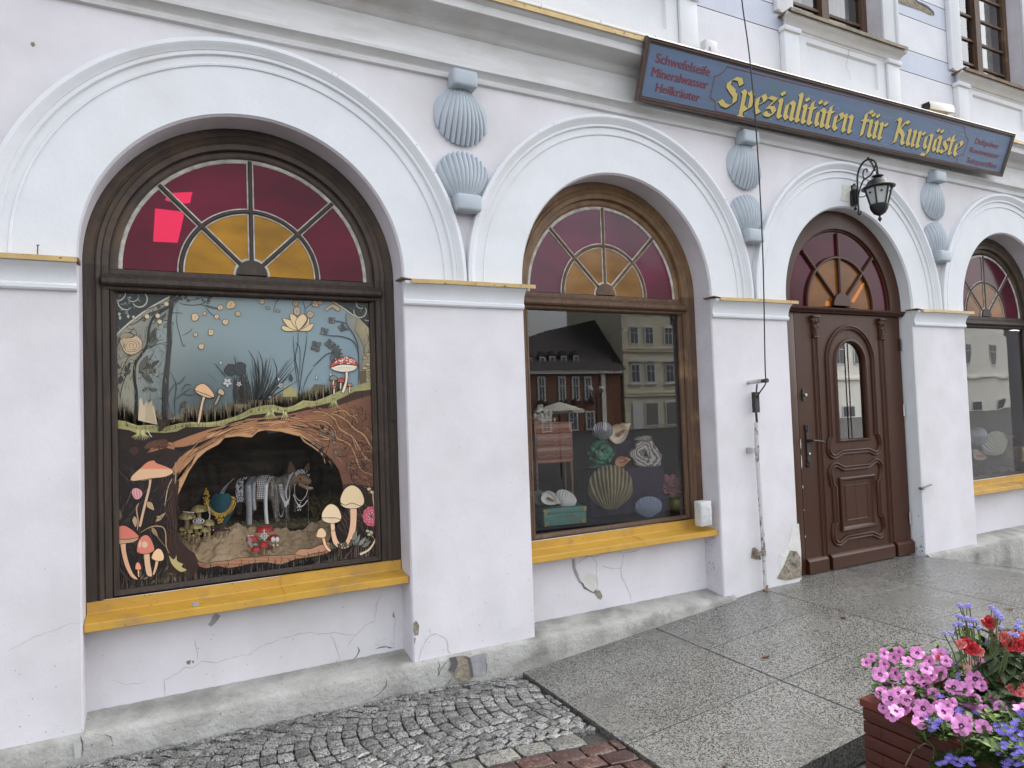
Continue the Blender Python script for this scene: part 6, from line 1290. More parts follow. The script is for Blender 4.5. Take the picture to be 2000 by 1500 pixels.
# necklace bust
bust = thing('necklace_bust', 'dark teal display bust wearing a heavy gold necklace', 'display bust', tuple(PW(808, 745, .50)))
MBu = FW(808, 745, .50); sB = MBu.to_scale().x
def wb_(x, y, d=0): return MBu @ Vector((x-808, d, 745-y))
b = MB(); b.grid(lambda u, v: wb_(808+(2*u-1)*(82*math.sin(pi*(.18+.62*v**.8)))*(1 if v < .6 else 1-.45*(v-.6)/.4), 497+205*v, -26*math.sin(pi*u)*math.sin(pi*min(1, v+.1)*.8+.2)), 20, 20); b.build('torso', mat('teal_velvet', (.014, .075, .10), .8), bust, smooth=70)
b = MB(); b.box(wb_(800, 745, -8), wb_(818, 690, 12)); b.box(wb_(765, 750, -22), wb_(850, 738, 22)); b.build('stand', mat('brown_wood', (.07, .028, .016), .5), bust)
b = MB()
for k in range(46):
    a = -.35+k/45*(pi+.7); q = math.sin(max(0, min(pi, a))); x = 810-92*math.cos(a); y = 540+95*max(0, math.sin(a))**1.2-(14 if a < 0 or a > pi else 0)
    for r_, o_ in ((7.5, 0), (5, 13), (4, -10)): b.blob(wb_(x+o_*math.cos(a)*-1, y+o_*.8, -32), r_*sB, 1, .1, 3, k)
for _ in range(46): q = random.random(); b.blob(wb_(808+random.uniform(-42, 42)*(1-q*.75), 628+64*q, -36), random.uniform(4, 9)*sB, 1, .2, 3, _)
b.build('necklace', M_gold, bust, smooth=60)
b = MB(); Mq = FW(702, 520, .55); sq_ = Mq.to_scale().x
for _ in range(40): q = random.random(); b.blob(Mq @ Vector((random.uniform(-24, 24)*math.sin(pi*(q*.9+.1)), -4, -52+110*q)), random.uniform(4, 8)*sq_, 1, .2, 3, _)
tag(b.build('gold_brooch', M_gold, smooth=60), 'gold brooch shimmering left above the necklace bust', 'jewellery')
b = MB(); b.blob(PW(700, 600, .62), 80*sq_, 2, .08, 2, 3, (.55, .4, 1.6)); tag(b.build('black_bust', M_dark, smooth=70), 'black bust in the shadow behind the olive mushrooms', 'display bust')
# mushrooms: every one a thing
def mushroom(x, y, rx, ry, h, Y, capm, lab, grp, kind):
    M6 = FW(x, y, Y); t = thing('mushroom', lab, 'mushroom', tuple(M6.translation), grp); s_ = M6.to_scale().x
    b = MB(); sd_ = random.random()*9
    b.grid(lambda u, v: M6 @ Vector((rx*math.sin(v*pi/2)**.8*math.cos(2*pi*u)*(1+.05*math.sin(3*2*pi*u+sd_)), rx*math.sin(v*pi/2)**.8*math.sin(2*pi*u), ry*(1.25*math.cos(v*pi/2)-.35*v))), 22, 9)
    b.grid(lambda u, v: M6 @ Vector((rx*(1-.85*v)*math.cos(2*pi*u), rx*(1-.85*v)*math.sin(2*pi*u), -ry*.35+ry*.25*v)), 22, 3); b.build('cap', capm, t, smooth=70)
    b = MB(); b.tube([M6 @ Vector((0, 0, -ry*.1)), M6 @ Vector((rx*.06, 0, -h*.5)), M6 @ Vector((-rx*.03, 0, -h))], [rx*.28*s_, rx*.26*s_, rx*.34*s_], 10); b.build('stem', M_stalk, t, smooth=60); return t
G1 = 'olive mushrooms in the den'
for x, y, rx, ry, Y, lab in ((648, 608, 52, 28, .47, 'largest olive mushroom standing at the top of the left cluster'), (566, 656, 56, 26, .44, 'olive mushroom with dark flecks at the left of the cluster'), (632, 722, 46, 24, .40, 'olive mushroom low in the middle of the cluster'), (714, 700, 40, 24, .42, 'olive mushroom with pearl earrings at the right of the cluster')): mushroom(x, y, rx, ry, 90, Y, M_olive, lab, G1, 0)
for x, y, rx, ry in ((690, 748, 28, 18), (588, 755, 22, 15), (650, 770, 18, 12), (582, 782, 14, 11), (612, 786, 13, 14), (556, 766, 13, 11), (532, 742, 20, 14)): mushroom(x, y, rx, ry, 34, .37, M_olive, 'one of the tiny olive button mushrooms at the foot of the left cluster', 'tiny olive mushrooms in the den', 1)
G2 = 'red mushrooms in the den'
for x, y, rx, ry, h, Y, lab in ((1092, 742, 60, 26, 90, .37, 'largest red mushroom with the pearl cross brooch'), (1006, 806, 40, 26, 60, .33, 'red mushroom with the silver tassel brooch, leftmost of the red ones'), (1154, 798, 42, 21, 90, .36, 'red mushroom behind the white pearl earrings'), (1086, 848, 34, 24, 60, .32, 'round red mushroom in the middle of the red group'), (1034, 876, 34, 22, 40, .30, 'lowest red mushroom under the turquoise brooch')): mushroom(x, y, rx, ry, h, Y, M_red_, lab, G2, 2)
def jewel(name, lab, Mx, pts, matl):
    b = MB(); s_ = Mx.to_scale().x
    for x, z, r in pts: b.blob(Mx @ Vector((x, 0, z)), r*s_, 1, 0)
    return tag(b.build(name, matl, smooth=70), lab, 'jewellery')
jewel('pearl_cross', 'white pearl cross brooch on the largest red mushroom', FW(1090, 782, .30), [(0, 0, 8), (0, 38, 6)]+[(18*math.cos(a), 18*math.sin(a), 7) for a in [k*pi/4 for k in range(8)]]+[(28*math.cos(a), 28*math.sin(a), 4) for a in [k*pi/2 for k in range(4)]], M_pearl)
for x, lab in ((1150, 'left one of two white oval pearl earrings by the red mushrooms'), (1178, 'right one of two white oval pearl earrings by the red mushrooms')):
    b = MB(); Mx = FW(x, 806, .30); s_ = Mx.to_scale().x; b.blob(Mx.translation, 10*s_, 2, 0, sq=(1, .4, 1.4)); b.blob(Mx @ Vector((0, 0, -38)), 7*s_, 1, 0); b.tube([Mx @ Vector((12*math.cos(a), -1, 17*math.sin(a))) for a in [k*pi/9 for k in range(18)]], 2*s_, 5, closed=True); tag(b.build('pearl_earring', M_pearl, smooth=70), lab, 'jewellery', 'pearl earrings')
jewel('tassel_brooch', 'silver tassel brooch hanging on the leftmost red mushroom', FW(995, 790, .28), [(-4+k*4, -12*q-6*k, 2.6) for k in range(-3, 4) for q in range(5)]+[(x_, 10, 5) for x_ in (-12, 0, 12, 20)], M_silver)
jewel('turquoise_brooch', 'small turquoise brooch on the lowest red mushroom', FW(1030, 843, .27), [(-10, 0, 7), (0, 3, 9), (11, 0, 7)], mat('turquoise', (.18, .42, .40), .3))
jewel('flower_brooch', 'silver oval flower brooch on the olive mushrooms', FW(648, 682, .38), [(36*math.cos(a)*q, 16*math.sin(a)*q, 5) for a in [k*pi/8 for k in range(16)] for q in (.45, 1)], M_silver)
jewel('bracelet', 'silver stone bracelet lying across the left olive mushroom', FW(580, 622, .42), [(x_, -x_*.12, 4.5) for x_ in range(-36, 40, 7)], M_silver)
jewel('bracelet', 'curved silver bracelet hanging on the largest olive mushroom', FW(706, 640, .42), [(8-14*(q/9)**2+14*(1 if q > 5 else q/5), 50-11*q, 5.5) for q in range(11)], M_silver)
jewel('earring', 'pink pearl earrings hanging on the right olive mushroom', FW(736, 735, .37), [(-12, 20, 4), (-12, 6, 4), (-12, -10, 6), (10, 22, 4), (10, 8, 4), (10, -8, 6)], mat('pink_pearl', (.5, .28, .28), .25))
# gilded sprigs at the right of the den
for k, (x, y, h) in enumerate(((1440, 680, 150), (1500, 660, 160), (1555, 640, 140))):
    t = MB(); Mx = FW(x, y, .55); s_ = Mx.to_scale().x
    for q in range(7):
        a = random.uniform(-.5, .5); L_ = h*random.uniform(.7, 1.1); tip = Vector((L_*math.sin(a), random.uniform(-20, 20), L_*math.cos(a))); t.tube([Mx.translation, Mx @ (tip*.5+Vector((4, 0, 0))), Mx @ tip], 1.2*s_, 4)
        for j in range(16): p_ = tip*random.uniform(.3, 1.05)+Vector((random.uniform(-9, 9), random.uniform(-9, 9), random.uniform(-8, 8))); t.blob(Mx @ p_, random.uniform(2.5, 5)*s_, 1, .3, 3, j, (1, .5, 1))
    tag(t.build('golden_sprig', mat('dull_gold_leaf', (.20, .15, .045), .4, (.07, .06, .02), sc=60, metal=.4), smooth=60), ('gilded sprig nearest to the animal beside the printed mushrooms', 'middle gilded sprig behind the printed mushrooms', 'right gilded sprig by the den wall')[k], 'sprig', 'gilded sprigs')
# ---------------------------------------------------------------- middle window: shells, stones and furniture on violet velvet
DV = lambda Y: .28+(Y-.28)*.5
def FV(x, y, Y, turn=0): return frame(1020+x/5.263, 780+y/5.263, DV(Y), 5.263, turn)
def PV(x, y, Y): return at(1020+x/5.263, 780+y/5.263, DV(Y))
RY = lambda a: Matrix.Rotation(a, 4, 'Y')
RZ = lambda a: Matrix.Rotation(a, 4, 'Z')
RX = lambda a: Matrix.Rotation(a, 4, 'X')
# velvet: floor, draped pedestal and step
b = MB()
def vel(u, v):
    x = 2.18+1.42*u; prof = [(.27, .578), (.42, .592), (.50, .60)] if False else None
    y = .26+.95*v; z = .588+.012*noise.noise(Vector((x*6, y*9, 0)))+.010*abs(noise.noise(Vector((x*14, y*11, 3))))
    return Vector((x, y, z))
b.grid(vel, 60, 40); tag(b.build('velvet_floor_cloth', M_plum, smooth=60), 'violet velvet cloth spread over the floor of the shell display', 'cloth')
def pedestal(name, lab, xa, xb, yt, yb, Y, dep):
    M_ = FV((xa+xb)/2, yb, Y, .35); s_ = M_.to_scale().x; W_ = (xb-xa)/2; H_ = yb-yt; b = MB()
    def f(u, v):
        a = 4*u; k = int(min(3.999, a)); q = a-k; c4 = [(-W_, -dep), (W_, -dep), (W_, dep), (-W_, dep)]; p, r_ = Vector(c4[k]), Vector(c4[(k+1) % 4]); c_ = p.lerp(r_, q)
        fl = 1+.06*(1-v)*math.sin(u*61)+.10*(1-v); return M_ @ Vector((c_.x*fl, c_.y*fl, H_*v+2*math.sin(u*40)*(v > .9)))
    b.grid(f, 120, 8); b.grid(lambda u, v: M_ @ Vector(((2*u-1)*W_, (2*v-1)*dep, H_+1.5*noise.noise(Vector((u*9, v*9, 1))))), 12, 8)
    return tag(b.build(name, mat('violet_drape', (.040, .019, .068), .9, (.016, .008, .030), sc=7), smooth=50), lab, 'pedestal')
pedestal('draped_pedestal', 'violet velvet draped pedestal carrying the stones', 630, 1440, 697, 1150, .72, 140)
pedestal('draped_step', 'small violet draped step under the cream conch', 925, 1125, 428, 697, .95, 60)
b = MB(); Mx = FV(715, 1245, .32)
b.grid(lambda u, v: Mx @ Vector((-75+150*u, -14+26*v, 10*abs(noise.noise(Vector((u*5, v*4, 2))))+8*math.sin(u*7))), 20, 6); tag(b.build('velvet_scrap', mat('bright_violet', (.10, .035, .19), .8), smooth=60), 'crumpled bright violet scrap of velvet right of the teal box', 'cloth')
# chest of drawers
ch = thing('chest_of_drawers', 'small reddish wooden chest of drawers on tall legs behind the left edge of the display', 'chest of drawers', tuple(PV(330, 1060, .85)))
MC = FV(330, 1050, .85, .25); sC = MC.to_scale().x
M_walnut = mat('walnut', (.34, .115, .06), .35, (.16, .055, .03), sc=3, stretch=(2, 2, 14), coat=.3); M_inlay = mat('inlay', (.62, .32, .2), .4)
b = MB()
def cb(b, x0, x1, y0, y1, z0, z1, c=2):
    n0 = len(b.v); b.box((x0, y0, z0), (x1, y1, z1), None, c)
    for k in range(n0, len(b.v)): b.v[k] = MC @ b.v[k]
cb(b, -215, 185, -110, 130, 425, 800); cb(b, -225, 195, -120, 135, 800, 815); cb(b, -200, 170, -114, -100, 405, 430)
b.build('carcass', M_walnut, ch)
for z0, z1 in ((700, 785), (580, 680), (455, 560)):
    d_ = MB(); cb(d_, -200, 172, -118, -108, z0, z1); o = d_.build('drawer', M_walnut, ch)
    i_ = MB(); zz = (z0+z1)/2; hh = (z1-z0)/2-12
    for sg_ in (1, -1): i_.tube([MC @ Vector((x, -119.5, zz+sg_*hh*(1-.35*abs(math.sin(x/46))))) for x in range(-190, 166, 8)], 2.2*sC, 5)
    i_.build('inlay', M_inlay, o); k_ = MB(); k_.blob(MC @ Vector((-20, -126, zz)), 8*sC, 2, 0); k_.build('knob', M_gold, o)
for x in (-205, 165):
    for y in (-100, 115):
        l_ = MB(); n0 = 0; l_.tube([MC @ Vector((x, y, 425)), MC @ Vector((x+4, y, 200)), MC @ Vector((x, y, 0))], [15*sC, 10*sC, 8*sC], 8); l_.build('leg', M_walnut if (x, y) != (165, -100) else mat('gold_lit_leg', (.30, .13, .05), .35), ch)  # front right leg has its golden light put into the colour
b = MB(); Mx = FV(230, 250, .80); s_ = Mx.to_scale().x
b.blob(Mx @ Vector((-10, 0, 50)), 85*s_, 3, .45, 2.2, 4, (1.1, .7, .62))
for q in ((-55, 150, 34), (60, 95, 26), (100, 35, 16), (-95, 70, 30), (20, 110, 26), (-30, 175, 20)): b.blob(Mx @ Vector((q[0], -20, q[1])), q[2]*s_, 2, .5, 3, q[0], (1, .8, 1.3))
tag(b.build('spiny_shell', mat('coral_grey', (.62, .62, .54), .9, (.34, .34, .28), sc=60, bump=.8, bsc=90), smooth=50), 'grey spiny conch shell on top of the chest of drawers', 'shell')
# teal casket
cs = thing('jewel_casket', 'teal casket with gilt corners in the left front of the shell display', 'casket', tuple(PV(410, 1290, .42)))
MK = FV(410, 1275, .40, .35); sK = MK.to_scale().x
def kb(b, x0, x1, y0, y1, z0, z1, c=3):
    n0 = len(b.v); b.box((x0, y0, z0), (x1, y1, z1), None, c)
    for k in range(n0, len(b.v)): b.v[k] = MK @ b.v[k]
M_teal = mat('worn_teal', (.055, .33, .31), .5, (.12, .22, .17), sc=90, big=(.18, .18, .09), bigsc=14, biglohi=(.5, .75))
b = MB(); kb(b, -235, 235, -90, 90, 0, 115); b.build('box', M_teal, cs); b = MB(); kb(b, -240, 240, -95, 95, 118, 172); b.build('lid', M_teal, cs)
for sx in (-1, 1):
    for z in (28, 140):
        b = MB()
        for q in range(9): b.blob(MK @ Vector((sx*(212+random.uniform(-24, 24)), -97, z+random.uniform(-20, 20))), 9*sK, 1, .3, 3, q, (1, .5, 1))
        b.build('corner_mount', M_gold, cs)
b = MB()
for q in range(13):
    xx = -110+q*18; b.tube([MK @ Vector((xx+9*math.cos(a), -92, 88+12*math.sin(a)*(1 if q % 2 else .7))) for a in [k*pi/5 for k in range(9)]], 2.4*sK, 4)
b.build('scrollwork', mat('faded_gilt', (.16, .15, .06), .5), cs, smooth=40)
# shells
M_bronze = mat('bronze_shell', (.46, .39, .23), .35, (.20, .165, .095), sc=5, metal=.15, bump=.3, bsc=90)
M_bluesil = mat('blue_silver', (.50, .58, .72), .22, metal=.5, bump=.15, bsc=20)
M_glassy = mat('grey_glassy', (.40, .43, .47), .12, metal=.5)
def shellobj(name, lab, Mx, W_, L_, dep, ribs, matl, grp=None, amp=.085):
    b = MB(); scallop(b, Mx, W_, L_, dep, ribs, .30, amp, .05); return tag(b.build(name, matl, smooth=70), lab, 'shell', grp)
shellobj('scallop_shell', 'big bronze scallop standing in the middle of the shell display', FV(905, 1120, .42) @ RY(.02) @ RX(.12), 232, 450, 95, 11, M_bronze, None, .17)
shellobj('scallop_shell', 'bluish silver scallop lying in front of the pedestal', FV(1295, 1205, .38) @ RX(.25), 142, 222, 38, 13, M_bluesil, None, .12)
shellobj('scallop_shell', 'dark glassy scallop behind the cream conch', FV(825, 415, .86) @ RY(.05) @ RX(.1), 106, 186, 40, 11, M_glassy, None, .12)
def conch(name, lab, Mx, L_, R_c, body, lip, open_=.55):
    """a whorled shell along local x with a flared mouth towards the viewer"""
    t = thing(name, lab, 'shell', tuple(Mx.translation)); s_ = Mx.to_scale().x; b = MB()
    def f(u, v):
        q = v; r = R_c*(math.sin(pi*min(.97, max(.03, q**.75)))**.9)*(1+.10*math.sin(q*26)*(q > .6)); a = 2*pi*u
        return Mx @ Vector((L_*(q-.5), r*math.sin(a)*.85, r*math.cos(a)))
    b.grid(f, 30, 36)
    for k in range(7): b.blob(Mx @ Vector((L_*(.16+.02*k), -R_c*.5, R_c*(.62-.15*k))), R_c*.13*s_, 1, .3, 3, k)
    b.build('whorl', body, t, smooth=60)
    b = MB()
    def g(u, v):
        a = 2*pi*u; rx, rz = L_*.40, R_c*.86; k = .30+.70*v; return Mx @ Vector((-L_*.06+rx*k*math.cos(a)*(1.1 if math.cos(a) < 0 else .9), -R_c*(.70+.38*v**2)-4, -R_c*.06+rz*k*math.sin(a)*(1-.35*math.cos(a))))
    b.grid(g, 36, 8); b.build('lip', lip, t, smooth=70)
    b = MB(); b.poly([Mx @ Vector((-L_*.04+L_*.20*math.cos(a), -R_c*1.02-5, -R_c*.06+R_c*.22*math.sin(a)*(1-.3*math.cos(a)))) for a in [2*pi*k/24 for k in range(24)]]); b.build('opening', mat('shell_mouth', (.20, .075, .03), .4, (.35, .20, .12), sc=30), t, smooth=0)
    return t
M_cream = mat('cream_shell', (.82, .66, .44), .35, (.70, .52, .33), sc=9); M_creamw = mat('cream_lip', (.85, .74, .56), .3); M_wsh = mat('white_shell', (.88, .88, .84), .4, (.78, .76, .70), sc=20, bump=.3, bsc=60); M_orange = mat('orange_shell', (.75, .22, .085), .25, (.85, .38, .2), sc=8); M_peach = mat('peach_lip', (.62, .30, .18), .3)
conch('conch_shell', 'large cream conch tilted on the draped step', FV(1003, 330, .85) @ RY(-.62), 270, 92, M_cream, M_creamw)
conch('cowrie_shell', 'glossy orange shell between the two stones', FV(1030, 634, .52) @ RY(-.18), 172, 54, M_orange, M_peach)
conch('conch_shell', 'white conch with brown mouth on the teal casket', FV(295, 1020, .40) @ RY(.50), 215, 70, M_wsh, M_wsh)
shellobj('scallop_shell', 'white ridged shell half behind the conch on the teal casket', FV(405, 1092, .46) @ RY(.55), 120, 165, 60, 9, M_wsh, None, .10)
# stones
M_mala = mat('malachite', (.07, .33, .18), .25, (.02, .085, .06), sc=14, lohi=(.42, .58), bump=.7, bsc=26, dist=.02, coat=.4, big=(.36, .58, .36), bigsc=18, biglohi=(.60, .72))
b = MB(); Mx = FV(805, 560, .50); s_ = Mx.to_scale().x; b.blob(Mx @ Vector((0, 0, 10)), 125*s_, 4, .16, 2.0, 5, (1.02, .75, 1.08))
for k in range(40): a, e = random.uniform(-1.9, 1.5), random.uniform(-1, .6); b.blob(Mx @ Vector((118*math.sin(a)*math.cos(e), -95*math.cos(a)*math.cos(e)-6, 118*math.sin(e)+8)), random.uniform(14, 30)*s_, 2, .12, 2, k)
b.box(Mx @ Vector((-118, -60, -138)), Mx @ Vector((118, 60, -118))); tag(b.build('malachite_stone', M_mala, smooth=60), 'green bubbly malachite stone on the velvet pedestal', 'stone')
def agate():
    mt = bpy.data.materials.new('agate'); mt.use_nodes = True; nt = mt.node_tree; L = nt.links.new; bs = nt.nodes['Principled BSDF']; tc = nod(nt, 'ShaderNodeTexCoord'); n1 = nod(nt, 'ShaderNodeTexNoise'); n1.inputs['Scale'].default_value = 9; n1.inputs['Detail'].default_value = 3; L(tc.outputs['Object'], n1.inputs[0])
    le = nod(nt, 'ShaderNodeVectorMath', operation='LENGTH'); L(tc.outputs['Object'], le.inputs[0]); ad = nod(nt, 'ShaderNodeMath', operation='MULTIPLY_ADD'); ad.inputs[1].default_value = .11; L(n1.outputs[0], ad.inputs[0]); L(le.outputs['Value'], ad.inputs[2])
    mu = nod(nt, 'ShaderNodeMath', operation='MULTIPLY'); mu.inputs[1].default_value = 330; L(ad.outputs[0], mu.inputs[0]); si = nod(nt, 'ShaderNodeMath', operation='SINE'); L(mu.outputs[0], si.inputs[0])
    cr = nod(nt, 'ShaderNodeValToRGB'); e = cr.color_ramp.elements; e[0].position = .15; e[0].color = (.16, .12, .10, 1); e[1].position = .9; e[1].color = (.66, .64, .63, 1); e.new(.5).color = (.40, .36, .33, 1); mr = nod(nt, 'ShaderNodeMapRange'); mr.inputs[1].default_value = -1; L(si.outputs[0], mr.inputs[0]); L(mr.outputs[0], cr.inputs[0]); L(cr.outputs[0], bs.inputs['Base Color']); bs.inputs['Roughness'].default_value = .25; return mt
Mx = FV(1255, 560, .55); s_ = Mx.to_scale().x
ag = thing('agate_geode', 'sliced grey banded agate with a hollow centre on the pedestal', 'stone', tuple(Mx.translation))
oa = [(-172, -6), (-150, 40), (-105, 62), (-92, 110), (-40, 138), (20, 130), (72, 138), (98, 92), (128, 60), (150, 12), (172, -20), (160, -70), (150, -120), (60, -132), (-60, -128), (-110, -100), (-128, -50)]
rim = [(v.x, v.z) for v in crom([Vector((x*.98, 0, z)) for x, z in oa], 4, True)]
hol = [(-34, -42), (-20, -12), (0, 36), (18, 6), (44, -34), (10, -46)]
b = MB(); b.poly([Mx @ Vector((x*.93, -62, z*.93)) for x, z in rim], [[Mx @ Vector((x, -62, z)) for x, z in hol]]); n_ = len(hol); b.add([Mx @ Vector((x*k, yy, z*k)) for k, yy in ((1, -62), (.5, -20)) for x, z in hol], [(i, (i+1) % n_, n_+(i+1) % n_, n_+i) for i in range(n_)]); b.build('cut_face', agate(), ag, smooth=20)
b = MB(); n_ = len(rim)
b.sweep([[Mx @ Vector((x*k+4*noise.noise(Vector((x*.05, z*.05, q))), yy, z*k)) for x, z in rim+rim[:1]] for q, (k, yy) in enumerate(((.93, -62), (1.0, -50), (1.02, 0), (.9, 40), (.5, 80), (.05, 90)))]); b.build('rough_rind', mat('agate_rind', (.34, .26, .19), .85, (.55, .47, .37), sc=60, bump=1, bsc=90), ag, smooth=60)
b = MB(); Mx = FV(1245, 410, .74); s_ = Mx.to_scale().x; b.blob(Mx.translation, 95*s_, 3, .25, 2.4, 8, (1.15, .6, .42)); tag(b.build('rock_crystal', mat('rock_crystal', (.45, .45, .44), .12, (.25, .25, .25), sc=20, bump=.8, bsc=25), smooth=20), 'clear rock crystal peeping out behind the agate', 'stone')
# succulent on a golden ball vase
Mx = FV(1580, 1065, .45); s_ = Mx.to_scale().x
b = MB(); b.lathe([(v*s_*96*math.sin(a)+.0001, 90*s_*-math.cos(a)) for v, a in [(1, .15+k*(pi-.4)/20) for k in range(21)]], Mx.translation, 32); tag(b.build('ball_vase', mat('mottled_gold', (.30, .265, .10), .38, (.48, .43, .19), sc=40, metal=.2, bump=.3, bsc=90), smooth=60), 'round mottled gold vase under the succulent', 'vase')
sc_ = thing('succulent', 'purple and green succulent rosette in the gold ball vase', 'plant', tuple(FV(1530, 900, .42).translation)); Mx = FV(1528, 895, .42) @ RX(.9)
for ring, (n_, r, L_, el, mt_) in enumerate(((9, 30, 105, .25, 0), (8, 22, 92, .55, 0), (7, 14, 70, .85, 0), (5, 6, 46, 1.15, 1), (4, 2, 30, 1.35, 1))):
    for k in range(n_):
        a = 2*pi*k/n_+ring*.4; l_ = MB(); M6 = Mx @ RZ(a) @ Matrix.Translation((0, -r, 0)) @ RX(-el)
        l_.grid(lambda u, v: M6 @ Vector(((2*u-1)*L_*.40*math.sin(pi*(.15+.78*v))**.8, -L_*v, 10*(2*u-1)**2+8*v*v)), 6, 8); l_.grid(lambda u, v: M6 @ Vector(((2*u-1)*L_*.40*math.sin(pi*(.15+.78*v))**.8, -L_*v, 10*(2*u-1)**2+8*v*v-5*math.sin(pi*u)-1)), 6, 8)
        l_.build('leaf', [mat('plum_leaf', (.40, .09, .17), .4, (.52, .25, .24), sc=30), mat('green_leaf', (.42, .48, .22), .4)][mt_], sc_, smooth=60)
b = MB(); Mx = FV(165, 1010, .46); s_ = Mx.to_scale().x; b.lathe([(.001, 0), (60*s_, 6*s_), (74*s_, 14*s_), (76*s_, 18*s_), (.001, 10*s_)], Mx.translation, 28, Matrix.Rotation(1.35, 3, 'X')); tag(b.build('green_plate', mat('green_glaze', (.05, .07, .05), .3), smooth=40), 'dark green plate leaning behind the casket at the left frame', 'plate')
# ---------------------------------------------------------------- right window
def F3(x, y, Y, turn=0): return frame(1740+x/2.777, 560+y/2.777, .27+(Y-.27)*.45, 2.777, turn)
shellobj('scallop_shell', 'clear silver scallop beside the white pier in the right window', F3(482, 860, .50) @ RY(-.15), 52, 96, 20, 11, M_glassy, None, .14)
shellobj('scallop_shell', 'tall pale translucent scallop in the middle of the right window', F3(592, 905, .75) @ RY(-.45), 75, 125, 25, 11, mat('smoky_shell', (.66, .64, .56), .4), None, .12)
conch('conch_shell', 'white pink mouthed conch at the left edge of the right window', F3(470, 915, .42) @ RY(.35), 90, 28, M_wsh, mat('pink_lip', (.62, .42, .36), .3))
for k, (x, y, lab) in enumerate(((630, 815, 'dusky pink rose left above the gold pot in the right window'), (685, 800, 'dusky pink rose above the middle of the gold pot in the right window'), (728, 820, 'dusky pink rose cut by the right edge of the picture'))):
    Mx = F3(x, y, .70); b = MB()
    for q in range(24): a, r = q*2.4, 6+q*1.25; b.grid(lambda u, v: Mx @ RZ(a) @ Vector(((2*u-1)*(8+r*.5), -r*(.55+.45*v)-2*math.cos((2*u-1)), -8+18*v*(1-.012*q)+2*math.cos(3*(2*u-1)))), 4, 4)
    tag(b.build('rose', mat('dusky_rose', (.66, .26, .34), .6, (.80, .48, .52), sc=30), smooth=60), lab, 'flower', 'roses in the right window')
Mx = F3(672, 945, .66); s_ = Mx.to_scale().x; b = MB(); b.lathe([(.001, 0), (46*s_, 0), (56*s_, 20*s_), (58*s_, 50*s_), (52*s_, 80*s_), (48*s_, 80*s_), (50*s_, 40*s_)], Mx.translation, 32, close=False); tag(b.build('gold_pot', mat('hammered_gold', (.65, .52, .15), .3, (.36, .28, .08), sc=50, metal=.3, bump=.6, bsc=60), smooth=50), 'gold pot of roses in the right window', 'pot')
b = MB(); b.grid(lambda u, v: Vector((6.9+1.6*u, .28+.8*v, .585+.03*abs(noise.noise(Vector((u*14, v*9, 0))))+.02*noise.noise(Vector((u*30, v*20, 4))))), 80, 30); tag(b.build('petal_carpet', mat('dark_petals', (.07, .025, .035), .8, (.16, .16, .11), sc=26, lohi=(.5, .7)), smooth=30), 'dark dried petals spread over the floor of the right window', 'petals', None, 'stuff')
# ---------------------------------------------------------------- fittings on the facade
LX = 5.335
lamp = thing('wall_lantern', 'black wrought iron lantern hanging from a curled bracket over the door', 'lantern', (LX, 0, 3.15)); LY = -.245
b = MB(); b.prism([Vector((LX+x, -.007, 3.155+z)) for x, z in ((-.035, -.075), (.035, -.075), (.035, .075), (.022, .088), (.018, .105), (-.018, .105), (-.022, .088), (-.035, .075))], (0, -.028, 0)); b.box((LX-.022, -.052, 3.09), (LX+.022, -.035, 3.22), None, .006); b.blob((LX, -.03, 3.262), .014, 1, .1); b.blob((LX, -.03, 3.055), .016, 1, .1); b.build('wall_plate', M_black, lamp)
b = MB(); yz = lambda pts: [Vector((LX, y, z)) for y, z in pts]
b.tube(crom(yz([(-.056, 3.10), (-.060, 3.24), (-.068, 3.34), (-.11, 3.415), (-.17, 3.435), (-.225, 3.40), (LY, 3.345), (LY, 3.315)]), 8), .0085, 8)
b.tube(crom(yz([(-.062, 3.155), (-.085, 3.22), (-.12, 3.275), (-.18, 3.295), (-.225, 3.345), (-.235, 3.375)]), 8), .0065, 8)
b.tube(crom(yz([(-.125, 3.278), (-.115, 3.32), (-.125, 3.355), (-.145, 3.362), (-.158, 3.348), (-.150, 3.332)]), 6), .006, 8); b.tube(crom(yz([(-.056, 3.10), (-.058, 3.04), (-.052, 3.005), (-.066, 2.995), (-.078, 3.005), (-.074, 3.02)]), 6), .0075, 8)
b.tube(crom(yz([(-.062, 3.15), (-.10, 3.135), (-.15, 3.140)]), 4), .004, 6)
for k in range(7): a = k/7; b.blob((LX, -.17-.055*math.sin(a*1.5), 3.435-.02*k+.012), .0105, 1, .1)
b.build('bracket', M_black, lamp, smooth=60)
b = MB(); c0 = (LX, LY, 0)
b.lathe([(.004, 3.335), (.010, 3.325), (.006, 3.315), (.013, 3.305), (.008, 3.297), (.014, 3.290), (.012, 3.282), (.044, 3.272), (.046, 3.266), (.020, 3.255), (.022, 3.250)], c0, 20)
b.lathe([(.022, 3.252), (.052, 3.244), (.078, 3.226), (.092, 3.204), (.100, 3.190), (.120, 3.180), (.130, 3.172), (.128, 3.166), (.100, 3.172)], c0, 24); b.build('cap', mat('aged_black', (.016, .016, .016), .45, (.075, .075, .07), sc=18, lohi=(.5, .7)), lamp, smooth=35)
b = MB()
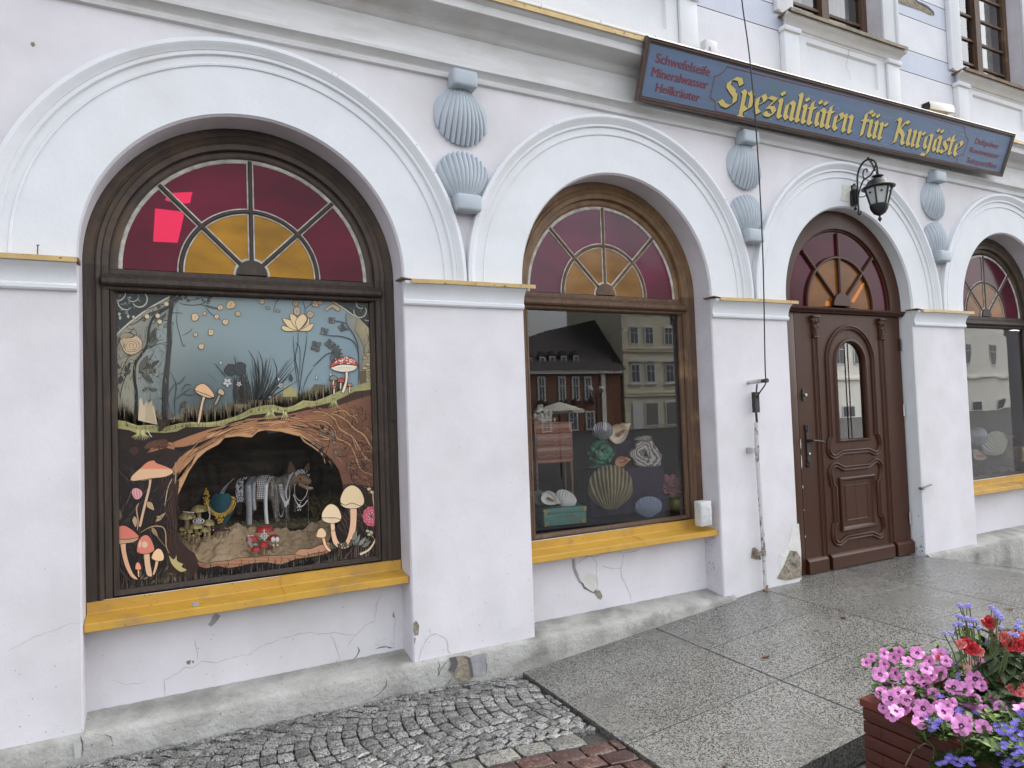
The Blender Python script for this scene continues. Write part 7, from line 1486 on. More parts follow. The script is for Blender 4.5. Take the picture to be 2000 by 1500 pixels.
for k in range(6):
    a, a2 = 2*pi*k/6+.35, 2*pi*(k+1)/6+.35; P0, P1 = Vector((.104*math.cos(a), .104*math.sin(a), 3.168)), Vector((.066*math.cos(a), .066*math.sin(a), 3.025)); b.tube([P0+Vector(c0), P1+Vector(c0)], [.0085, .0075], 6)
    Q0 = Vector((.104*math.cos(a2), .104*math.sin(a2), 3.168)); Q1 = Vector((.066*math.cos(a2), .066*math.sin(a2), 3.025))
    for p_, q_ in ((P0, Q0), (P1, Q1)): b.tube([p_+Vector(c0), q_+Vector(c0)], .007, 6)
    mid = (P1+Q1)/2+Vector((0, 0, .012)); b.blob(mid*.99+Vector(c0), .012, 1, .3); mid = (P0+Q0)/2+Vector((0, 0, -.012)); b.blob(mid*.99+Vector(c0), .010, 1, .3)
b.lathe([(.070, 3.030), (.074, 3.022), (.072, 3.014), (.066, 2.99), (.045, 2.955), (.020, 2.940), (.008, 2.934), (.006, 2.926), (.014, 2.914), (.015, 2.905), (.006, 2.890), (.001, 2.882)], c0, 24); b.build('cage', M_black, lamp, smooth=35)
b = MB()
for k in range(6):
    a, a2 = 2*pi*k/6+.35, 2*pi*(k+1)/6+.35; b.add([Vector((r*math.cos(t), r*math.sin(t), z))+Vector(c0) for r, t, z in ((.099, a, 3.166), (.099, a2, 3.166), (.063, a2, 3.027), (.063, a, 3.027))], [(0, 1, 2, 3)])
b.build('frosted_pane', mat('frosted_glass', (.46, .48, .48), .3), lamp, smooth=0)
# lightning conductor
rod = thing('lightning_rod_pipe', 'rust flecked grey pipe clamped to the pier left of the door', 'pipe', (4.03, -.04, 0))
M_pipe = mat('chipped_pipe', (.50, .50, .50), .6, (.16, .13, .11), sc=30, stretch=(1, 1, .5), lohi=(.52, .6), big=(.17, .075, .035), bigsc=2.4, biglohi=(.58, .7))
b = MB(); b.tube([Vector((4.035, -.045, -.03)), Vector((4.028, -.045, .4)), Vector((4.012, -.045, 1.0)), Vector((4.018, -.045, 1.27))], .0155, 12); b.build('tube', M_pipe, rod, smooth=50)
for z in (1.06, .285):
    c_ = MB(); x = 4.012 if z > 1 else 4.030; c_.tube([Vector((x, -.045, z-.018)), Vector((x, -.045, z+.018))], .0195, 12); c_.box((x-.062, -.052, z-.014), (x-.012, -.038, z+.014)); c_.box((x-.066, -.05, z-.02), (x-.052, .0, z+.022)); c_.build('clamp', M_steel if z > 1 else mat('rusty_steel', (.28, .26, .25), .6, (.14, .08, .05), sc=30), rod)
b = MB(); b.lathe([(.02, 0), (.024, .01), (.017, .02), (.017, .05)], (4.036, -.045, -.005), 12); b.build('foot', M_rust, rod)
b = MB(); P = [at(1449, -60, -.34), at(1449, 0, -.335), at(1465, 120, -.325), at(1480, 300, -.27), at(1490, 500, -.21), at(1494, 700, -.185), at(1495.5, 742, -.182)]
P2 = [at(1494, 752, -.17), at(1483, 768, -.10), at(1480, 778, -.06), at(1480.5, 790, -.05)]
b.tube(crom(P+P2, 6), .0052, 6); tag(b.build('conductor_wire', mat('black_cable', (.015, .015, .016), .5), smooth=60), 'thin black wire hanging down across the sign to the pipe', 'wire')
b = MB(); b.box((3.985, -.065, 1.345), (4.03, -.032, 1.50)); 
for q in range(3): b.box((4.03, -.06, 1.37+.035*q), (4.036, -.04, 1.392+.035*q))
b.tube([Vector((4.014, -.045, 1.26)), Vector((4.010, -.046, 1.35))], .009, 8); b.tube([Vector((4.020, -.046, 1.49)), Vector((4.03, -.05, 1.56))], .006, 8)
for v in b.v: v.x += .012
tag(b.build('cable_coupling', M_black, loc=None), 'black coupling between the wire and the pipe', 'coupling')
b = MB(); p0, p1 = at(1461, 747, 0), at(1499, 743, -.185); p1.x = p0.x+.004; b.tube([p0, p0.lerp(p1, .72)], .0155, 10); b.cur = 1; b.tube([p0.lerp(p1, .70), p1], [.014, .017], 10); tag(b.build('wire_standoff', [M_pipe, M_black], loc=tuple(p0)), 'short round arm holding the wire off the pier', 'bracket')
b = MB(); c0 = at(1375, 1025, .045); b.box((c0.x-.052, .012, c0.z-.005), (c0.x+.052, .085, c0.z+.175), None, .006)
for q in range(7): b.box((c0.x-.045+.012*q, .0105, c0.z+.01+.02*(q % 3)), (c0.x-.043+.012*q, .0125, c0.z+.15-.015*(q % 4)))
tag(b.build('white_box', mat('white_foil_box', (.60, .61, .60), .45, (.48, .49, .49), sc=14, bump=.8, bsc=25, dist=.01), smooth=30), 'small wrapped white box on the right end of the middle sill', 'box')
cam_t = thing('security_camera', 'white bullet camera above the right part of the sign', 'camera', tuple(at(1830, 225, -.16)))
ca, cb_ = at(1808, 208, -.19), at(1856, 216, -.15); dr = (cb_-ca).normalized(); sz = Vector((0, 0, 1)); sd_ = dr.cross(sz).normalized(); up_ = sd_.cross(dr)
b = MB(); o_ = ca; Lc = (cb_-ca).length
b.sweep([[o_+dr*d_+sd_*(x*k)+up_*(z*k) for x, z in ((-.036, -.034), (.036, -.034), (.044, .0), (.036, .036), (-.036, .036), (-.044, 0), (-.036, -.034))] for d_, k in ((0, .9), (.01, 1), (Lc*.97, 1), (Lc, .9), (Lc, .01))]); b.build('housing', mat('cream_plastic', (.60, .58, .52), .4), cam_t, smooth=30)
b = MB(); b.lathe([(.030, .0), (.030, .006), (.022, .006), (.018, .001)], o_+dr*.006, 16, dr.to_track_quat('-Z', 'Y').to_matrix()); b.build('lens', M_black, cam_t)
b = MB(); b.tube([o_+dr*(Lc*.8)-up_*.03, o_+dr*(Lc*.85)-up_*.085], .012, 8); b.box(o_+dr*(Lc*.85)-up_*.105-Vector((.03, .03, 0)), o_+dr*(Lc*.85)-up_*.085+Vector((.03, .03, 0))); b.build('mount', M_steel, cam_t)
c0 = at(1385, 104, -.12); b = MB(); b.box((c0.x-.058, -.15, c0.z-.03), (c0.x+.058, -.09, c0.z+.085), None, .006); b.cur = 1; b.box((c0.x-.03, -.152, c0.z+.0), (c0.x-.012, -.149, c0.z+.03)); tag(b.build('junction_box', [mat('grey_plastic', (.56, .57, .58), .5), M_greymark]), 'small pale grey junction box above the left words of the sign', 'junction box')
for px, py, lab in ((1318, 244, 'small screwed metal plate under the cornice left of the wire'), (1581, 297, 'small screwed metal plate under the cornice above the door arch'), (1891, 358, 'small screwed metal plate under the cornice right of the shells'), (1797, 341, 'dark little hook beside the top of the right shells')):
    c0 = at(px, py, 0); b = MB(); b.box((c0.x-.045, -.005, c0.z-.012), (c0.x+.045, -.001, c0.z+.014), None, .001); b.cur = 1
    for q in (-.026, .028): b.lathe([(.010, 0), (.010, .004), (.005, .007)], (c0.x+q, -.005, c0.z), 10, Matrix.Rotation(pi/2, 3, 'X'))
    tag(b.build('wall_plate', [mat('painted_plate', (.55, .54, .56), .7), M_rust]), lab, 'plate', 'little plates under the cornice')
b = MB(); P = [at(x, y, -.0065) for x, y in zf(1400, 200, 4)([(975, 640), (985, 690), (965, 765), (1035, 778), (1040, 690), (1005, 650)])]; b.poly([p+Vector((0, -.003, 0)) for p in P]); Q = [at(x, y, -.0065) for x, y in zf(1400, 200, 4)([(990, 640), (1025, 660), (1030, 690), (1000, 740), (985, 690)])]; b.add(Q+[p+Vector((.004, -.02*(k in (1, 2)), 0)) for k, p in enumerate(Q)], [tuple(range(5, 10))]); tag(b.build('paper_scrap', mat('yellowed_paper', (.66, .65, .58), .8, (.56, .55, .48), sc=20), smooth=0), 'torn scrap of pale paper stuck to the arch left of the lantern', 'paper')
c0 = at(1802, 952, -.0); b = MB(); b.box((c0.x-.03, -.02, c0.z-.018), (c0.x+.0, .02, c0.z+.002), None, .003); b.tube([c0+Vector((-.005, -.012, 0)), c0+Vector((.06, -.03, .018)), c0+Vector((.085, -.03, .020))], .008, 8); tag(b.build('door_stay', mat('tarnished_steel', (.22, .22, .23), .4, metal=.6)), 'small metal door stay on the pier right of the door', 'door stay')
b = MB(); p = at(73, 493, -.04); p.z = 2.21; b.tube([p, p+Vector((.002, 0, .055))], .003, 6); b.lathe([(.006, 0), (.006, .004)], p+Vector((.002, 0, .053)), 8); tag(b.build('nail', M_rust), 'rusty nail sticking up from the left ochre flashing', 'nail')
# ---------------------------------------------------------------- planter in the right foreground
PX, PY, PZ = 2.435, -1.99, .250
pl = thing('flower_box', 'reddish brown slatted wooden flower box in front of the granite step', 'planter', (PX+.45, PY-.55, -.25))
M_pl = mat('red_brown_planks', (.090, .021, .012), .5, (.058, .014, .009), sc=3, stretch=(3, 3, 30), bump=.3, bsc=20, bstretch=(3, 3, 30), speck=(.25, .12, .09), spsc=60, spth=.76)
W_, D_ = .95, 1.25
b = MB()
for k in range(10):
    z1 = PZ-.034-k*.0515; z0 = z1-.0465
    e = .0 if k % 2 else .004
    b.box((PX, PY-D_, z0), (PX+.024, PY-.002, z1), None, .003); b.box((PX+.026+e, PY-.024, z0), (PX+W_, PY+.0, z1), None, .003); b.box((PX+W_-.024, PY-D_, z0), (PX+W_, PY-.026, z1), None, .003); b.box((PX+.026, PY-D_, z0), (PX+W_-.026, PY-D_+.024, z1), None, .003)
    if k % 2: b.box((PX-.0012, PY-.075, z0+.001), (PX+.001, PY-.073, z1-.001))
b.build('slats', M_pl, pl, smooth=30)
b = MB(); b.box((PX-.006, PY-D_-.006, PZ-.030), (PX+.062, PY+.006, PZ), None, .003); b.box((PX+.063, PY-.060, PZ-.030), (PX+W_+.006, PY+.006, PZ-.001), None, .003); b.box((PX+W_-.060, PY-D_-.006, PZ-.030), (PX+W_+.006, PY-.062, PZ), None, .003); b.build('rim', mat('rim_planks', (.17, .038, .018), .45, (.12, .026, .013), sc=3, stretch=(14, 3, 3)), pl, smooth=30)
b = MB(); b.box((PX+.026, PY-D_+.03, -.2), (PX+W_-.026, PY-.03, PZ-.07)); b.build('soil', mat('potting_soil', (.018, .013, .010), .95), pl)
PR = random.Random(11)
def ppx(x, y): return 1660+x/4.412, 1160+y/4.412
def flz(py, extra=0): 
    t = (py-1270)/(1480-1270); return (.395-.27*max(-.6, min(1.25, t)))+extra
def P8(x, y, dz=0):
    px, py = ppx(x, y); p = atz(px, py, flz(py, dz))
    if p.x > PX-.012 and p.z < PZ+.035:
        d = ray(px, py); X = PX-.018-PR.uniform(0, .045); q = CP+d*((X-CP.x)/d.x)
        if q.z < PZ+.02: return q
        return atz(px, py, PZ+.02+PR.uniform(0, .07))
    return p
def orient(p, spread=.5):
    d = (CP-p).normalized()+Vector((PR.uniform(-1, 1), PR.uniform(-1, 1), PR.uniform(-.4, 1.0)))*spread; return d.normalized().to_track_quat('Z', 'Y')
def mkmesh(mb, name, mats, smooth=70):
    o = mb.build(name, mats, None, (0, 0, 0), smooth); me = o.data; bpy.data.objects.remove(o); return me
def place(me, name, parent, p, q, s_):
    o = bpy.data.objects.new(name, me); COL.objects.link(o); o.parent = parent; o.location = p-WL[parent.name]; o.rotation_mode = 'QUATERNION'; o.rotation_quaternion = q; o.scale = (s_,)*3; WL[o.name] = p; return o
# petunia: a shallow funnel of five joined lobes, dark throat
def petunia(seed):
    r_ = random.Random(seed); b = MB(); ph = [r_.uniform(-.1, .1) for _ in range(5)]
    def f(u, v):
        a = 2*pi*u; lob = .86+.14*abs(math.cos(2.5*a))**.6-.06*(abs(math.cos(2.5*a)) < .12); R = (.10+.90*v**1.15)*lob
        z = .42*(v**.55)-.10*v**3+.11*v*v*math.sin(5*a+seed)+.13*v*v*math.sin(2*a+seed*2)
        return Vector((R*math.cos(a), R*math.sin(a), z-.42))
    n0 = len(b.f); b.grid(f, 40, 8)
    for k in range(len(b.f)): j = k//40; b.mi[k] = 1 if j < 2 else (2 if (k % 40) % 8 in (0,) and j < 6 else 0)
    b.cur = 3; b.tube([Vector((0, 0, -.40)), Vector((.03, 0, -.75)), Vector((.10, .02, -1.1))], [.11, .07, .05], 8); b.cur = 0
    return mkmesh(b, 'petunia_blossom', [mat('petunia_pink', (.62, .20, .48), .6, (.70, .30, .57), sc=2.2), mat('petunia_throat', (.10, .012, .075), .7), mat('petunia_vein', (.54, .15, .40), .6), mat('petunia_tube', (.58, .30, .45), .6)])
PM = [petunia(k) for k in range(4)]
def leafmesh(name, c, c2, n_=1, ln=1.0, wd=.42, curl=.25):
    b = MB(); b.grid(lambda u, v: Vector(((2*u-1)*wd*math.sin(pi*min(.985, .06+.94*v))**.8*(1-.25*v), ln*v, -curl*v*v+.10*(2*u-1)**2)), 4, 7); return mkmesh(b, name, [mat(name+'_green', c, .65, c2, sc=2, spec=.25)])
LM1 = leafmesh('small_leaf', (.032, .060, .014), (.058, .095, .024)); LM2 = leafmesh('broad_leaf', (.018, .036, .010), (.034, .052, .016), 1, 1.0, .36, .30); LM3 = leafmesh('lime_leaf', (.11, .17, .035), (.15, .21, .05))
def foliage(parent, pts, n_, size, mesh_list, spread=.9, dz=-.03, name='foliage', sd_=(34, 30)):
    """many single leaves of one plant joined into one mesh, spread through its volume"""
    mb = MB(); mats = []; 
    for _ in range(n_):
        me = PR.choice(mesh_list)
        if me.materials[0] not in mats: mats.append(me.materials[0])
        x, y = PR.choice(pts); x += PR.gauss(0, sd_[0]); y += PR.gauss(0, sd_[1]); p = P8(x, y, dz+PR.uniform(-.07, .02)); q = (Vector((PR.uniform(-1, 1), PR.uniform(-1, 1), PR.uniform(-.2, 1)))).normalized().to_track_quat('Y', 'Z').to_matrix().to_4x4()
        M6 = Matrix.Translation(p) @ q @ Matrix.Diagonal((1, 1, 1, 1))*1.0; s_ = size*PR.uniform(.6, 1.2); mb.cur = mats.index(me.materials[0]); mb.add([M6 @ (v.co*s_) for v in me.vertices], [tuple(f.vertices) for f in me.polygons])
    o = mb.build(name, mats, parent, smooth=70); o['kind'] = 'stuff'; return o
def stems(parent, pairs, r, matl):
    b = MB()
    for p, q in pairs: b.tube([p, p.lerp(q, .5)+Vector((PR.uniform(-.01, .01), PR.uniform(-.01, .01), .01)), q], r, 5)
    b.build('stem', matl, parent, smooth=60)
M_stemg = mat('green_stem', (.09, .12, .04), .6)
PET = [(140, 590, 38), (185, 545, 34), (300, 515, 45), (375, 550, 42), (295, 605, 40), (500, 575, 45), (258, 690, 58), (385, 685, 52), (545, 725, 58), (420, 500, 42), (580, 505, 52), (680, 580, 46), (770, 520, 60), (780, 680, 56), (660, 640, 50), (650, 760, 58), (270, 850, 52), (350, 900, 66), (420, 850, 46), (510, 860, 60), (590, 850, 56), (400, 1000, 58), (455, 975, 60), (625, 985, 72), (610, 1090, 66), (815, 1010, 68), (965, 1105, 80), (890, 800, 60), (985, 830, 72), (1060, 925, 66), (950, 900, 60), (1070, 730, 66), (1120, 610, 56), (1150, 1000, 46), (1300, 980, 52), (1150, 1150, 56), (1480, 985, 60), (1380, 870, 56), (700, 700, 42), (1170, 765, 48), (560, 790, 40), (830, 575, 44), (330, 795, 40), (720, 860, 44), (870, 930, 46), (1230, 900, 44), (480, 915, 44), (285, 980, 38)]
PET += [(x+PR.uniform(-45, 45), y+PR.uniform(-30, 40), r*.9) for x, y, r in PET if y > 730 and x < 1200 and PR.random() < .75]
pt = thing('petunia', 'pink petunia with dark throats spilling over the near end of the flower box', 'flowering plant', (PX+.15, PY-.2, PZ-.07)); pts_ = [(x, y) for x, y, r in PET]
for k, (x, y, r) in enumerate(PET):
    p = P8(x, y, PR.uniform(-.005, .03)); s_ = r/4.412*(p-CP).dot(CF)/FPX; place(PM[k % 4], 'blossom', pt, p+(CP-p).normalized()*.07, orient(p, .62), s_*1.12)
foliage(pt, [q for q in pts_ if q[1] < 960], 1500, .025, [LM1, LM1, LM1, LM1, LM1, LM3], dz=-.075)
def fanflower(seed):
    r_ = random.Random(seed); b = MB()
    for k in range(5):
        a = -1.1+k*.55; M6 = RZ(a) @ RX(.25+r_.uniform(-.15, .15)); b.grid(lambda u, v: M6 @ Vector(((2*u-1)*.17*math.sin(pi*(.12+.8*v)), .12+.88*v, .05*math.cos(3*(2*u-1)))), 3, 4)
    b.cur = 1; b.blob((0, .08, .03), .09, 1, 0); return mkmesh(b, 'fan_flower', [mat('scaevola_violet', (.16, .115, .54), .6, (.25, .20, .66), sc=2), mat('scaevola_eye', (.55, .52, .35), .6)])
FM = [fanflower(k) for k in range(3)]
FAN = [(790, 900), (850, 940), (820, 960), (740, 1130), (700, 1150), (720, 1180), (770, 1110), (690, 1100), (950, 1010), (1030, 1050), (1090, 1040), (1000, 1075), (930, 1030), (850, 1440), (800, 1470), (890, 1465), (960, 1460), (1030, 1460), (1000, 1440), (1340, 1180), (1400, 1250), (1360, 1350), (1450, 1350), (1320, 1400), (1470, 1280), (1430, 1180), (1480, 1450), (1380, 1440), (1300, 1220), (1300, 1150), (1420, 1400), (1440, 1110), (1480, 1060), (1260, 1170), (1340, 1290), (1490, 1380), (1420, 1300), (1385, 1200), (1330, 1340), (1465, 1230), (1360, 1480), (1440, 1490)]
fpl = thing('fan_flower', 'violet blue fan flower trailing over the edge of the flower box', 'flowering plant', (PX+.1, PY-.6, PZ-.07))
for k, (x, y) in enumerate(FAN+[(x+PR.uniform(-38, 38), y+PR.uniform(-38, 38)) for x, y in FAN+FAN if x > 1250 or 780 > x > 650 or y > 1400]):
    p = P8(x, y, PR.uniform(-.01, .035)); place(FM[k % 3], 'blossom', fpl, p+(CP-p).normalized()*.075, orient(p, .6), 36/4.412*(p-CP).dot(CF)/FPX)
foliage(fpl, [(x, y) for x, y in FAN if y > 1050]+[(1000, 1250), (1100, 1230), (1180, 1330), (950, 1180), (1050, 1330), (1200, 1260), (640, 1230), (1120, 1400), (1000, 1400), (1230, 1400), (1080, 1150), (1150, 1200), (1200, 1330), (1280, 1300), (900, 1200), (820, 1200), (1250, 1450), (1200, 1050), (1250, 1120), (1300, 1060), (1350, 1120), (1400, 1050), (1450, 1180), (1380, 1250), (1300, 1220), (1450, 1300), (1400, 1380), (1470, 1440)], 1500, .026, [LM1, LM1, LM1, LM3, LM1], dz=-.03)
vine = MB()
for pp in ([(640, 1180), (650, 1250), (720, 1320), (720, 1420)], [(590, 1330), (640, 1290), (700, 1310)], [(960, 1250), (970, 1330), (960, 1420)], [(560, 1340), (540, 1360), (480, 1480)]): vine.tube(crom([P8(x, y, .0) for x, y in pp], 5), .0025, 5)
vine.build('tendril', mat('tendril', (.16, .15, .07), .6), fpl)
def pompom(seed):
    r_ = random.Random(seed); b = MB()
    for k in range(46): d = Vector((r_.gauss(0, 1), r_.gauss(0, 1), abs(r_.gauss(0, 1))*.8)).normalized(); b.blob(d*r_.uniform(.45, .9), r_.uniform(.16, .26), 1, .5, 3, k)
    return mkmesh(b, 'fluffy_head', [mat('ageratum_lilac', (.26, .24, .58), .8, (.38, .36, .70), sc=3)])
AM = [pompom(k) for k in range(2)]
AG = [(940, 95, 22), (965, 108, 20), (1005, 100, 26), (1030, 96, 24), (930, 190, 22), (960, 200, 22), (1000, 210, 24), (1030, 222, 22), (1060, 225, 24), (1085, 232, 20), (905, 265, 24), (930, 250, 22), (960, 262, 24), (1035, 275, 24), (810, 335, 20), (868, 342, 26), (1220, 118, 26), (1250, 145, 30), (1275, 180, 30), (1300, 205, 30), (1262, 165, 26), (1455, 240, 28), (1440, 285, 30), (1465, 300, 24), (840, 512, 26), (890, 595, 28), (915, 610, 26), (790, 597, 24), (930, 690, 24), (930, 730, 22), (1210, 730, 28), (1100, 690, 26), (1190, 410, 26), (1300, 290, 24), (1430, 355, 28), (1380, 345, 22), (1000, 770, 24), (860, 745, 22), (1250, 870, 26), (1215, 915, 24), (670, 820, 28), (1420, 440, 24), (1110, 290, 22)]
ap = thing('ageratum', 'lilac ageratum with fluffy heads at the back of the flower box', 'flowering plant', (PX+.35, PY-.25, PZ-.07)); prs = []
for k, (x, y, r) in enumerate(AG):
    px, py = ppx(x, y); p = atz(px, py, flz(py)+(.10 if y < 360 else .02)); s_ = r/4.412*(p-CP).dot(CF)/FPX; place(AM[k % 2], 'flower_head', ap, p, orient(p, .5), s_); prs.append((p-Vector((0, 0, s_*.3)), Vector((p.x*.6+(PX+.35)*.4, p.y*.6+(PY-.25)*.4, p.z-.16 if y < 360 else p.z-.08))))
stems(ap, prs, .0022, M_stemg); foliage(ap, [(980, 330), (1010, 380), (900, 560), (930, 620), (950, 680), (1040, 380), (880, 680), (1240, 260), (1450, 330)], 170, .024, [LM1, LM3], dz=-.0)
def ruffle(seed):
    r_ = random.Random(seed); b = MB()
    for ring in range(3):
        for k in range(5):
            a = k*1.257+ring*.6+r_.uniform(-.2, .2); el = .25+.42*ring; M6 = RZ(a) @ RX(el); L_ = 1-.22*ring; b.grid(lambda u, v: M6 @ Vector(((2*u-1)*.52*L_*math.sin(pi*(.1+.72*v)), L_*v, .10*math.sin(5*u*2+seed)*v+.10*v)), 6, 5)
    return mkmesh(b, 'ruffled_blossom', [mat('coral_%d' % seed, (.50, .03, .045) if seed % 2 else (.58, .11, .11), .5, (.50, .03, .045) if seed % 2 else (.74, .26, .22), sc=2)])
RM = [ruffle(k) for k in range(2)]
IM = [(1200, 248, 62, 1), (1185, 240, 46, 1), (1000, 430, 62, 1), (1050, 470, 66, 1), (960, 440, 50, 0), (1110, 490, 50, 0), (1340, 375, 58, 0), (1420, 375, 62, 0), (1470, 370, 56, 0), (1440, 440, 62, 1), (1380, 440, 56, 1), (1490, 450, 56, 1), (1265, 680, 56, 1), (1300, 720, 50, 0), (1440, 770, 66, 0), (1400, 830, 62, 0), (1490, 820, 58, 0), (1450, 860, 56, 0), (770, 550, 34, 0), (1155, 760, 44, 0)]
im = thing('impatiens', 'coral red impatiens with big dark leaves at the rear right of the flower box', 'flowering plant', (PX+.5, PY-.35, PZ-.07))
for x, y, r, k in IM:
    px, py = ppx(x, y); p = atz(px, py, flz(py)+(.08 if y < 500 else .03)); place(RM[k], 'blossom', im, p, orient(p, .5), r/4.412*(p-CP).dot(CF)/FPX)
for x0, y0, x1, y1, wd in ((1240, 370, 1065, 240, 1), (1215, 500, 1000, 330, 1), (1290, 420, 1480, 400, 1), (1250, 480, 1090, 560, .9), (1300, 520, 1420, 520, 1), (1330, 560, 1490, 620, 1), (1250, 600, 1130, 680, .9), (1290, 320, 1380, 300, .9), (1350, 640, 1480, 720, 1), (1200, 560, 1060, 600, .9), (1280, 560, 1250, 680, .9), (1400, 560, 1500, 520, 1), (1180, 640, 1260, 760, .8), (1360, 600, 1330, 720, .9), (1400, 660, 1420, 760, .9), (980, 520, 900, 560, .8), (1150, 420, 1120, 330, .7)):
    p, q = P8(x0, y0, .03), P8(x1, y1, .05); d = q-p; L_ = d.length; o = place(LM2, 'leaf', im, p, d.normalized().to_track_quat('Y', 'Z'), L_); o.scale = (L_*.9*wd, L_, L_)
foliage(im, [(1250, 520), (1330, 480), (1400, 560), (1300, 620), (1450, 650), (1200, 480), (1380, 700), (1480, 720), (1240, 780), (1330, 800), (1420, 940), (1250, 840), (1350, 560)], 260, .055, [LM2], dz=-.06)
stems(im, [(P8(1245, 560, -.1), P8(1250, 400, .05)), (P8(1250, 480, .0), P8(1210, 300, .05)), (P8(1260, 520, .0), P8(1340, 400, .04))], .006, mat('reddish_stem', (.14, .10, .045), .6))
# the rest of the box is planted too
def filler(n_, zr):
    out = []
    while len(out) < n_:
        p = Vector((PX+PR.uniform(.03, W_+.03), PY-PR.uniform(.03, D_+.02), PZ+PR.uniform(*zr))); d = p-CP; dz = d.dot(CF)
        if dz <= .2 or 1000+FPX*d.dot(CR)/dz > 2060 or 750-FPX*d.dot(CU)/dz > 1560: out.append(p)
    return out
for k, p in enumerate(filler(46, (.0, .10))): place(PM[k % 4], 'blossom', pt, p, (Vector((PR.uniform(-.7, .7), PR.uniform(-.7, .7), 1))).to_track_quat('Z', 'Y'), .032)
for k, p in enumerate(filler(36, (-.02, .08))): place(FM[k % 3], 'blossom', fpl, p, (Vector((PR.uniform(-.7, .7), PR.uniform(-.7, .7), 1))).to_track_quat('Z', 'Y'), .022)
mb = MB(); mts = [LM1.materials[0], LM3.materials[0]]
for p in filler(1500, (-.06, .06)):
    q = (Vector((PR.uniform(-1, 1), PR.uniform(-1, 1), PR.uniform(-.1, 1)))).normalized().to_track_quat('Y', 'Z').to_matrix().to_4x4(); k = PR.random() < .2; mb.cur = int(k); me = LM3 if k else LM1; M6 = Matrix.Translation(p) @ q; s_ = PR.uniform(.025, .045)
    mb.add([M6 @ (v.co*s_) for v in me.vertices], [tuple(f.vertices) for f in me.polygons])
o = mb.build('foliage', mts, fpl, smooth=70); o['kind'] = 'stuff'
# ---------------------------------------------------------------- the square behind the camera, seen in the panes
M_crm = mat('cream_facade', (.70, .655, .51), .9, (.62, .575, .455), sc=.8); M_trim = mat('pale_trim', (.78, .76, .70), .8); M_win = mat('far_window', (.10, .11, .12), .15); M_wfr = mat('far_white_frame', (.66, .66, .65), .7); M_rbr = mat('russet_facade', (.22, .105, .060), .9, (.18, .085, .05), sc=1); M_roof = mat('dark_slate_roof', (.030, .026, .026), .8, (.045, .038, .036), sc=3)
D0 = -50.0; GR = -1.0
th = thing('townhouse', 'cream three storey townhouse across the square, seen in the panes', 'building', (51, D0, GR)); WY = D0
b = MB(); b.box((40.4, D0-10, GR), (64, D0, 13.5)); 
for z in (2.3, 2.55, 6.75, 7.0): b.box((40.3, D0, z), (64, D0+.18, z+.16))
for q in range(22): b.box((40.35, D0, -.9+q*.62), (41.0 if q % 2 else 40.85, D0+.10, -.40+q*.62))
b.box((40.0, D0, 12.9), (64, D0+.6, 13.5)); b.build('wall', M_crm, th)
def farwin(parent, x, z0, z1, hw, y, pedi=0, shut=0):
    f = MB(); f.box((x-hw-.16, y, z0-.16), (x+hw+.16, y+.08, z1+.16)); 
    if pedi: f.prism([Vector((x-hw-.4, y, z1+.35)), Vector((x+hw+.4, y, z1+.35)), Vector((x, y, z1+.35+.45*pedi))], (0, .25, 0)); f.box((x-hw-.3, y, z0-.30), (x+hw+.3, y+.2, z0-.16))
    o = f.build('window', M_wfr, parent, smooth=0); g = MB()
    if shut: g.box((x-hw, y+.08, z0), (x+hw, y+.11, z1)); g.build('shutter', mat('shutter_grey', (.22, .21, .19), .8), o, smooth=0)
    else:
        for a, c_ in ((-hw, -.05), (.05, hw)):
            for e, h in ((z0, z0+(z1-z0)*.62), (z0+(z1-z0)*.67, z1)): g.box((x+a, y+.08, e), (x+c_, y+.10, h))
        g.build('pane', M_win, o, smooth=0)
for x in (41.85, 43.75, 46.2, 48.7, 51.2, 53.7, 56.2, 58.7, 61.2): farwin(th, x, 7.6, 9.2, .42, D0); farwin(th, x, 3.75, 5.4, .44, D0, 1); farwin(th, x, 10.6, 11.9, .42, D0)
for x in (43.7, 46.3, 49, 51.7, 54.4, 57.1, 59.8): farwin(th, x, -.55, 1.6, .72, D0, 0, 1)
b = MB(); b.box((41.3, D0, -.9), (42.5, D0+.12, 1.7)); b.build('door', M_wfr, th)
b = MB(); b.prism([Vector((40, D0+.5, 13.5)), Vector((40, D0-10.5, 13.5)), Vector((40, D0-5, 17.5))], (24, 0, 0)); b.build('roof', M_roof, th)
ih = thing('corner_house', 'russet corner house with a dark hipped roof and white dormers, seen in the middle pane', 'building', (33, D0, GR))
b = MB(); b.box((22, D0-9.5, GR), (40.0, D0-.02, 4.95)); b.build('wall', M_rbr, ih); b = MB(); b.box((37.7, D0-.02, GR), (38.15, D0+.12, 4.9)); b.box((22, D0-.02, 4.6), (40.05, D0+.35, 5.0)); b.build('white_trim', M_trim, ih)
b = MB(); e0, e1, y0, y1, zr = 21.6, 40.38, D0+.5, D0-10, 10.1
b.add([Vector((e0, y0, 4.95)), Vector((e1, y0, 4.95)), Vector((e1, y1, 4.95)), Vector((e0, y1, 4.95)), Vector((34.5, D0-4.6, zr-.9)), Vector((e1, D0-4.6, zr+.4))], [(0, 1, 5, 4), (1, 2, 5), (2, 3, 4, 5), (3, 0, 4), (0, 3, 2, 1)]); b.build('roof', M_roof, ih, smooth=0)
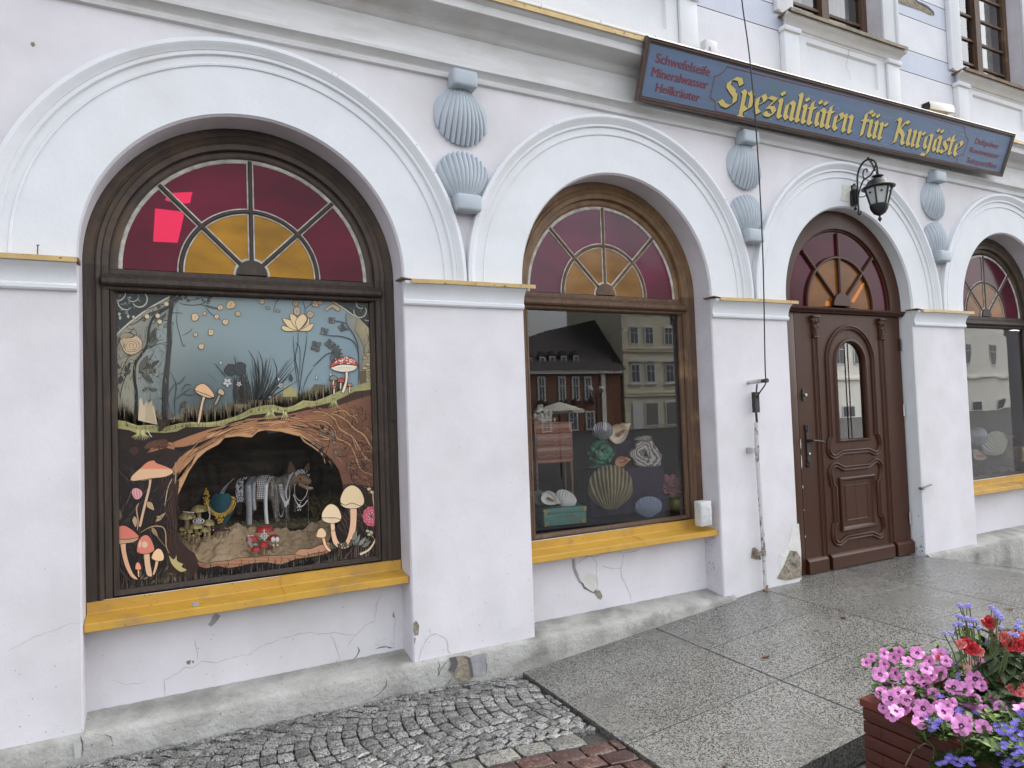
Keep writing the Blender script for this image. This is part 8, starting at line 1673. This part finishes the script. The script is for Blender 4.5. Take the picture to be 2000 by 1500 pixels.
for x, z in ((27.2, 5.35), (28.7, 5.4), (30.1, 5.45), (31.5, 5.5), (32.55, 5.55), (33.8, 5.6), (35.15, 5.65)):
    d_ = MB(); yy = D0-.3; d_.box((x-.38, yy-2, z-.3), (x+.38, yy, z+.75)); d_.prism([Vector((x-.5, yy+.05, z+.72)), Vector((x+.5, yy+.05, z+.72)), Vector((x, yy+.05, z+1.25))], (0, -2.2, 0)); d_.cur = 1; d_.box((x-.30, yy-.02, z-.28), (x+.30, yy+.02, z+.72)); o = d_.build('dormer', [M_roof, M_wfr], ih, smooth=0); g = MB(); g.box((x-.2, yy, z-.15), (x+.2, yy+.03, z+.6)); g.build('pane', M_win, o, smooth=0)
for x in (24.5, 26, 27.8, 29.5, 31.1, 33.3, 34.8, 36.2): farwin(ih, x, 2.2, 4.2, .24, D0-.02)
for x in (25.5, 28.5, 31.5, 34.4, 36.3): farwin(ih, x, -.6, .9, .35, D0-.02)
b = MB()
for x in (27.8, 29.5, 31.1, 33.3, 34.8, 36.2):
    for k in range(8): b.blob((x+PR.uniform(-.4, .4), D0+.25, 2.05+PR.uniform(-.3, .1)), .22, 1, .5, 2, k)
b.build('window_flowers', mat('dark_red_flowers', (.10, .02, .03), .9, (.03, .05, .02), sc=6), ih)
wh = thing('white_house', 'long white house at the far end of the square, seen in the door pane', 'building', (90, D0, GR))
b = MB(); b.box((66, D0-8, -5), (125, D0, 12)); b.box((66, D0, 3.6), (125, D0+.2, 3.9)); b.build('wall', M_trim, wh)
for x in (68.5, 72.0, 75.6, 79.2, 83, 88, 93, 99, 105, 111): farwin(wh, x, 5.6, 8.2, .8, D0); farwin(wh, x+1.2, -3.2, .4, 1.0, D0)
sl_ = thing('street_lamp', 'black street lamp with two white globes on the square, seen in the middle pane', 'street lamp', (16.58, -20, -.5))
b = MB(); b.tube([Vector((16.58, -20, -.7)), Vector((16.58, -20, 2.0))], .035, 8); b.tube(crom([Vector((16.3, -20, 2.02)), Vector((16.35, -20, 1.85)), Vector((16.58, -20, 1.80)), Vector((16.8, -20, 1.85)), Vector((16.86, -20, 2.02))], 5), .025, 6); b.build('post', M_black, sl_)
for x in (16.3, 16.86): b = MB(); b.blob((x, -20, 2.17), .125, 2, 0, sq=(1, 1, 1.2)); b.build('globe', mat('milk_glass', (.62, .62, .62), .3), sl_, smooth=60)
um = thing('cafe_parasol', 'cream cafe parasol on the square, seen low in the middle pane', 'parasol', (9.85, -12, -.5))
b = MB(); b.lathe([(.001, 1.60), (.35, 1.50), (.72, 1.36), (.72, 1.28), (.70, 1.36)], (9.85, -12, 0), 8, close=False); b.build('canopy', mat('cream_canvas', (.60, .57, .50), .9), um, smooth=0); b = MB(); b.tube([Vector((9.85, -12, -.8)), Vector((9.85, -12, 1.58))], .025, 8); b.build('pole', M_black, um)
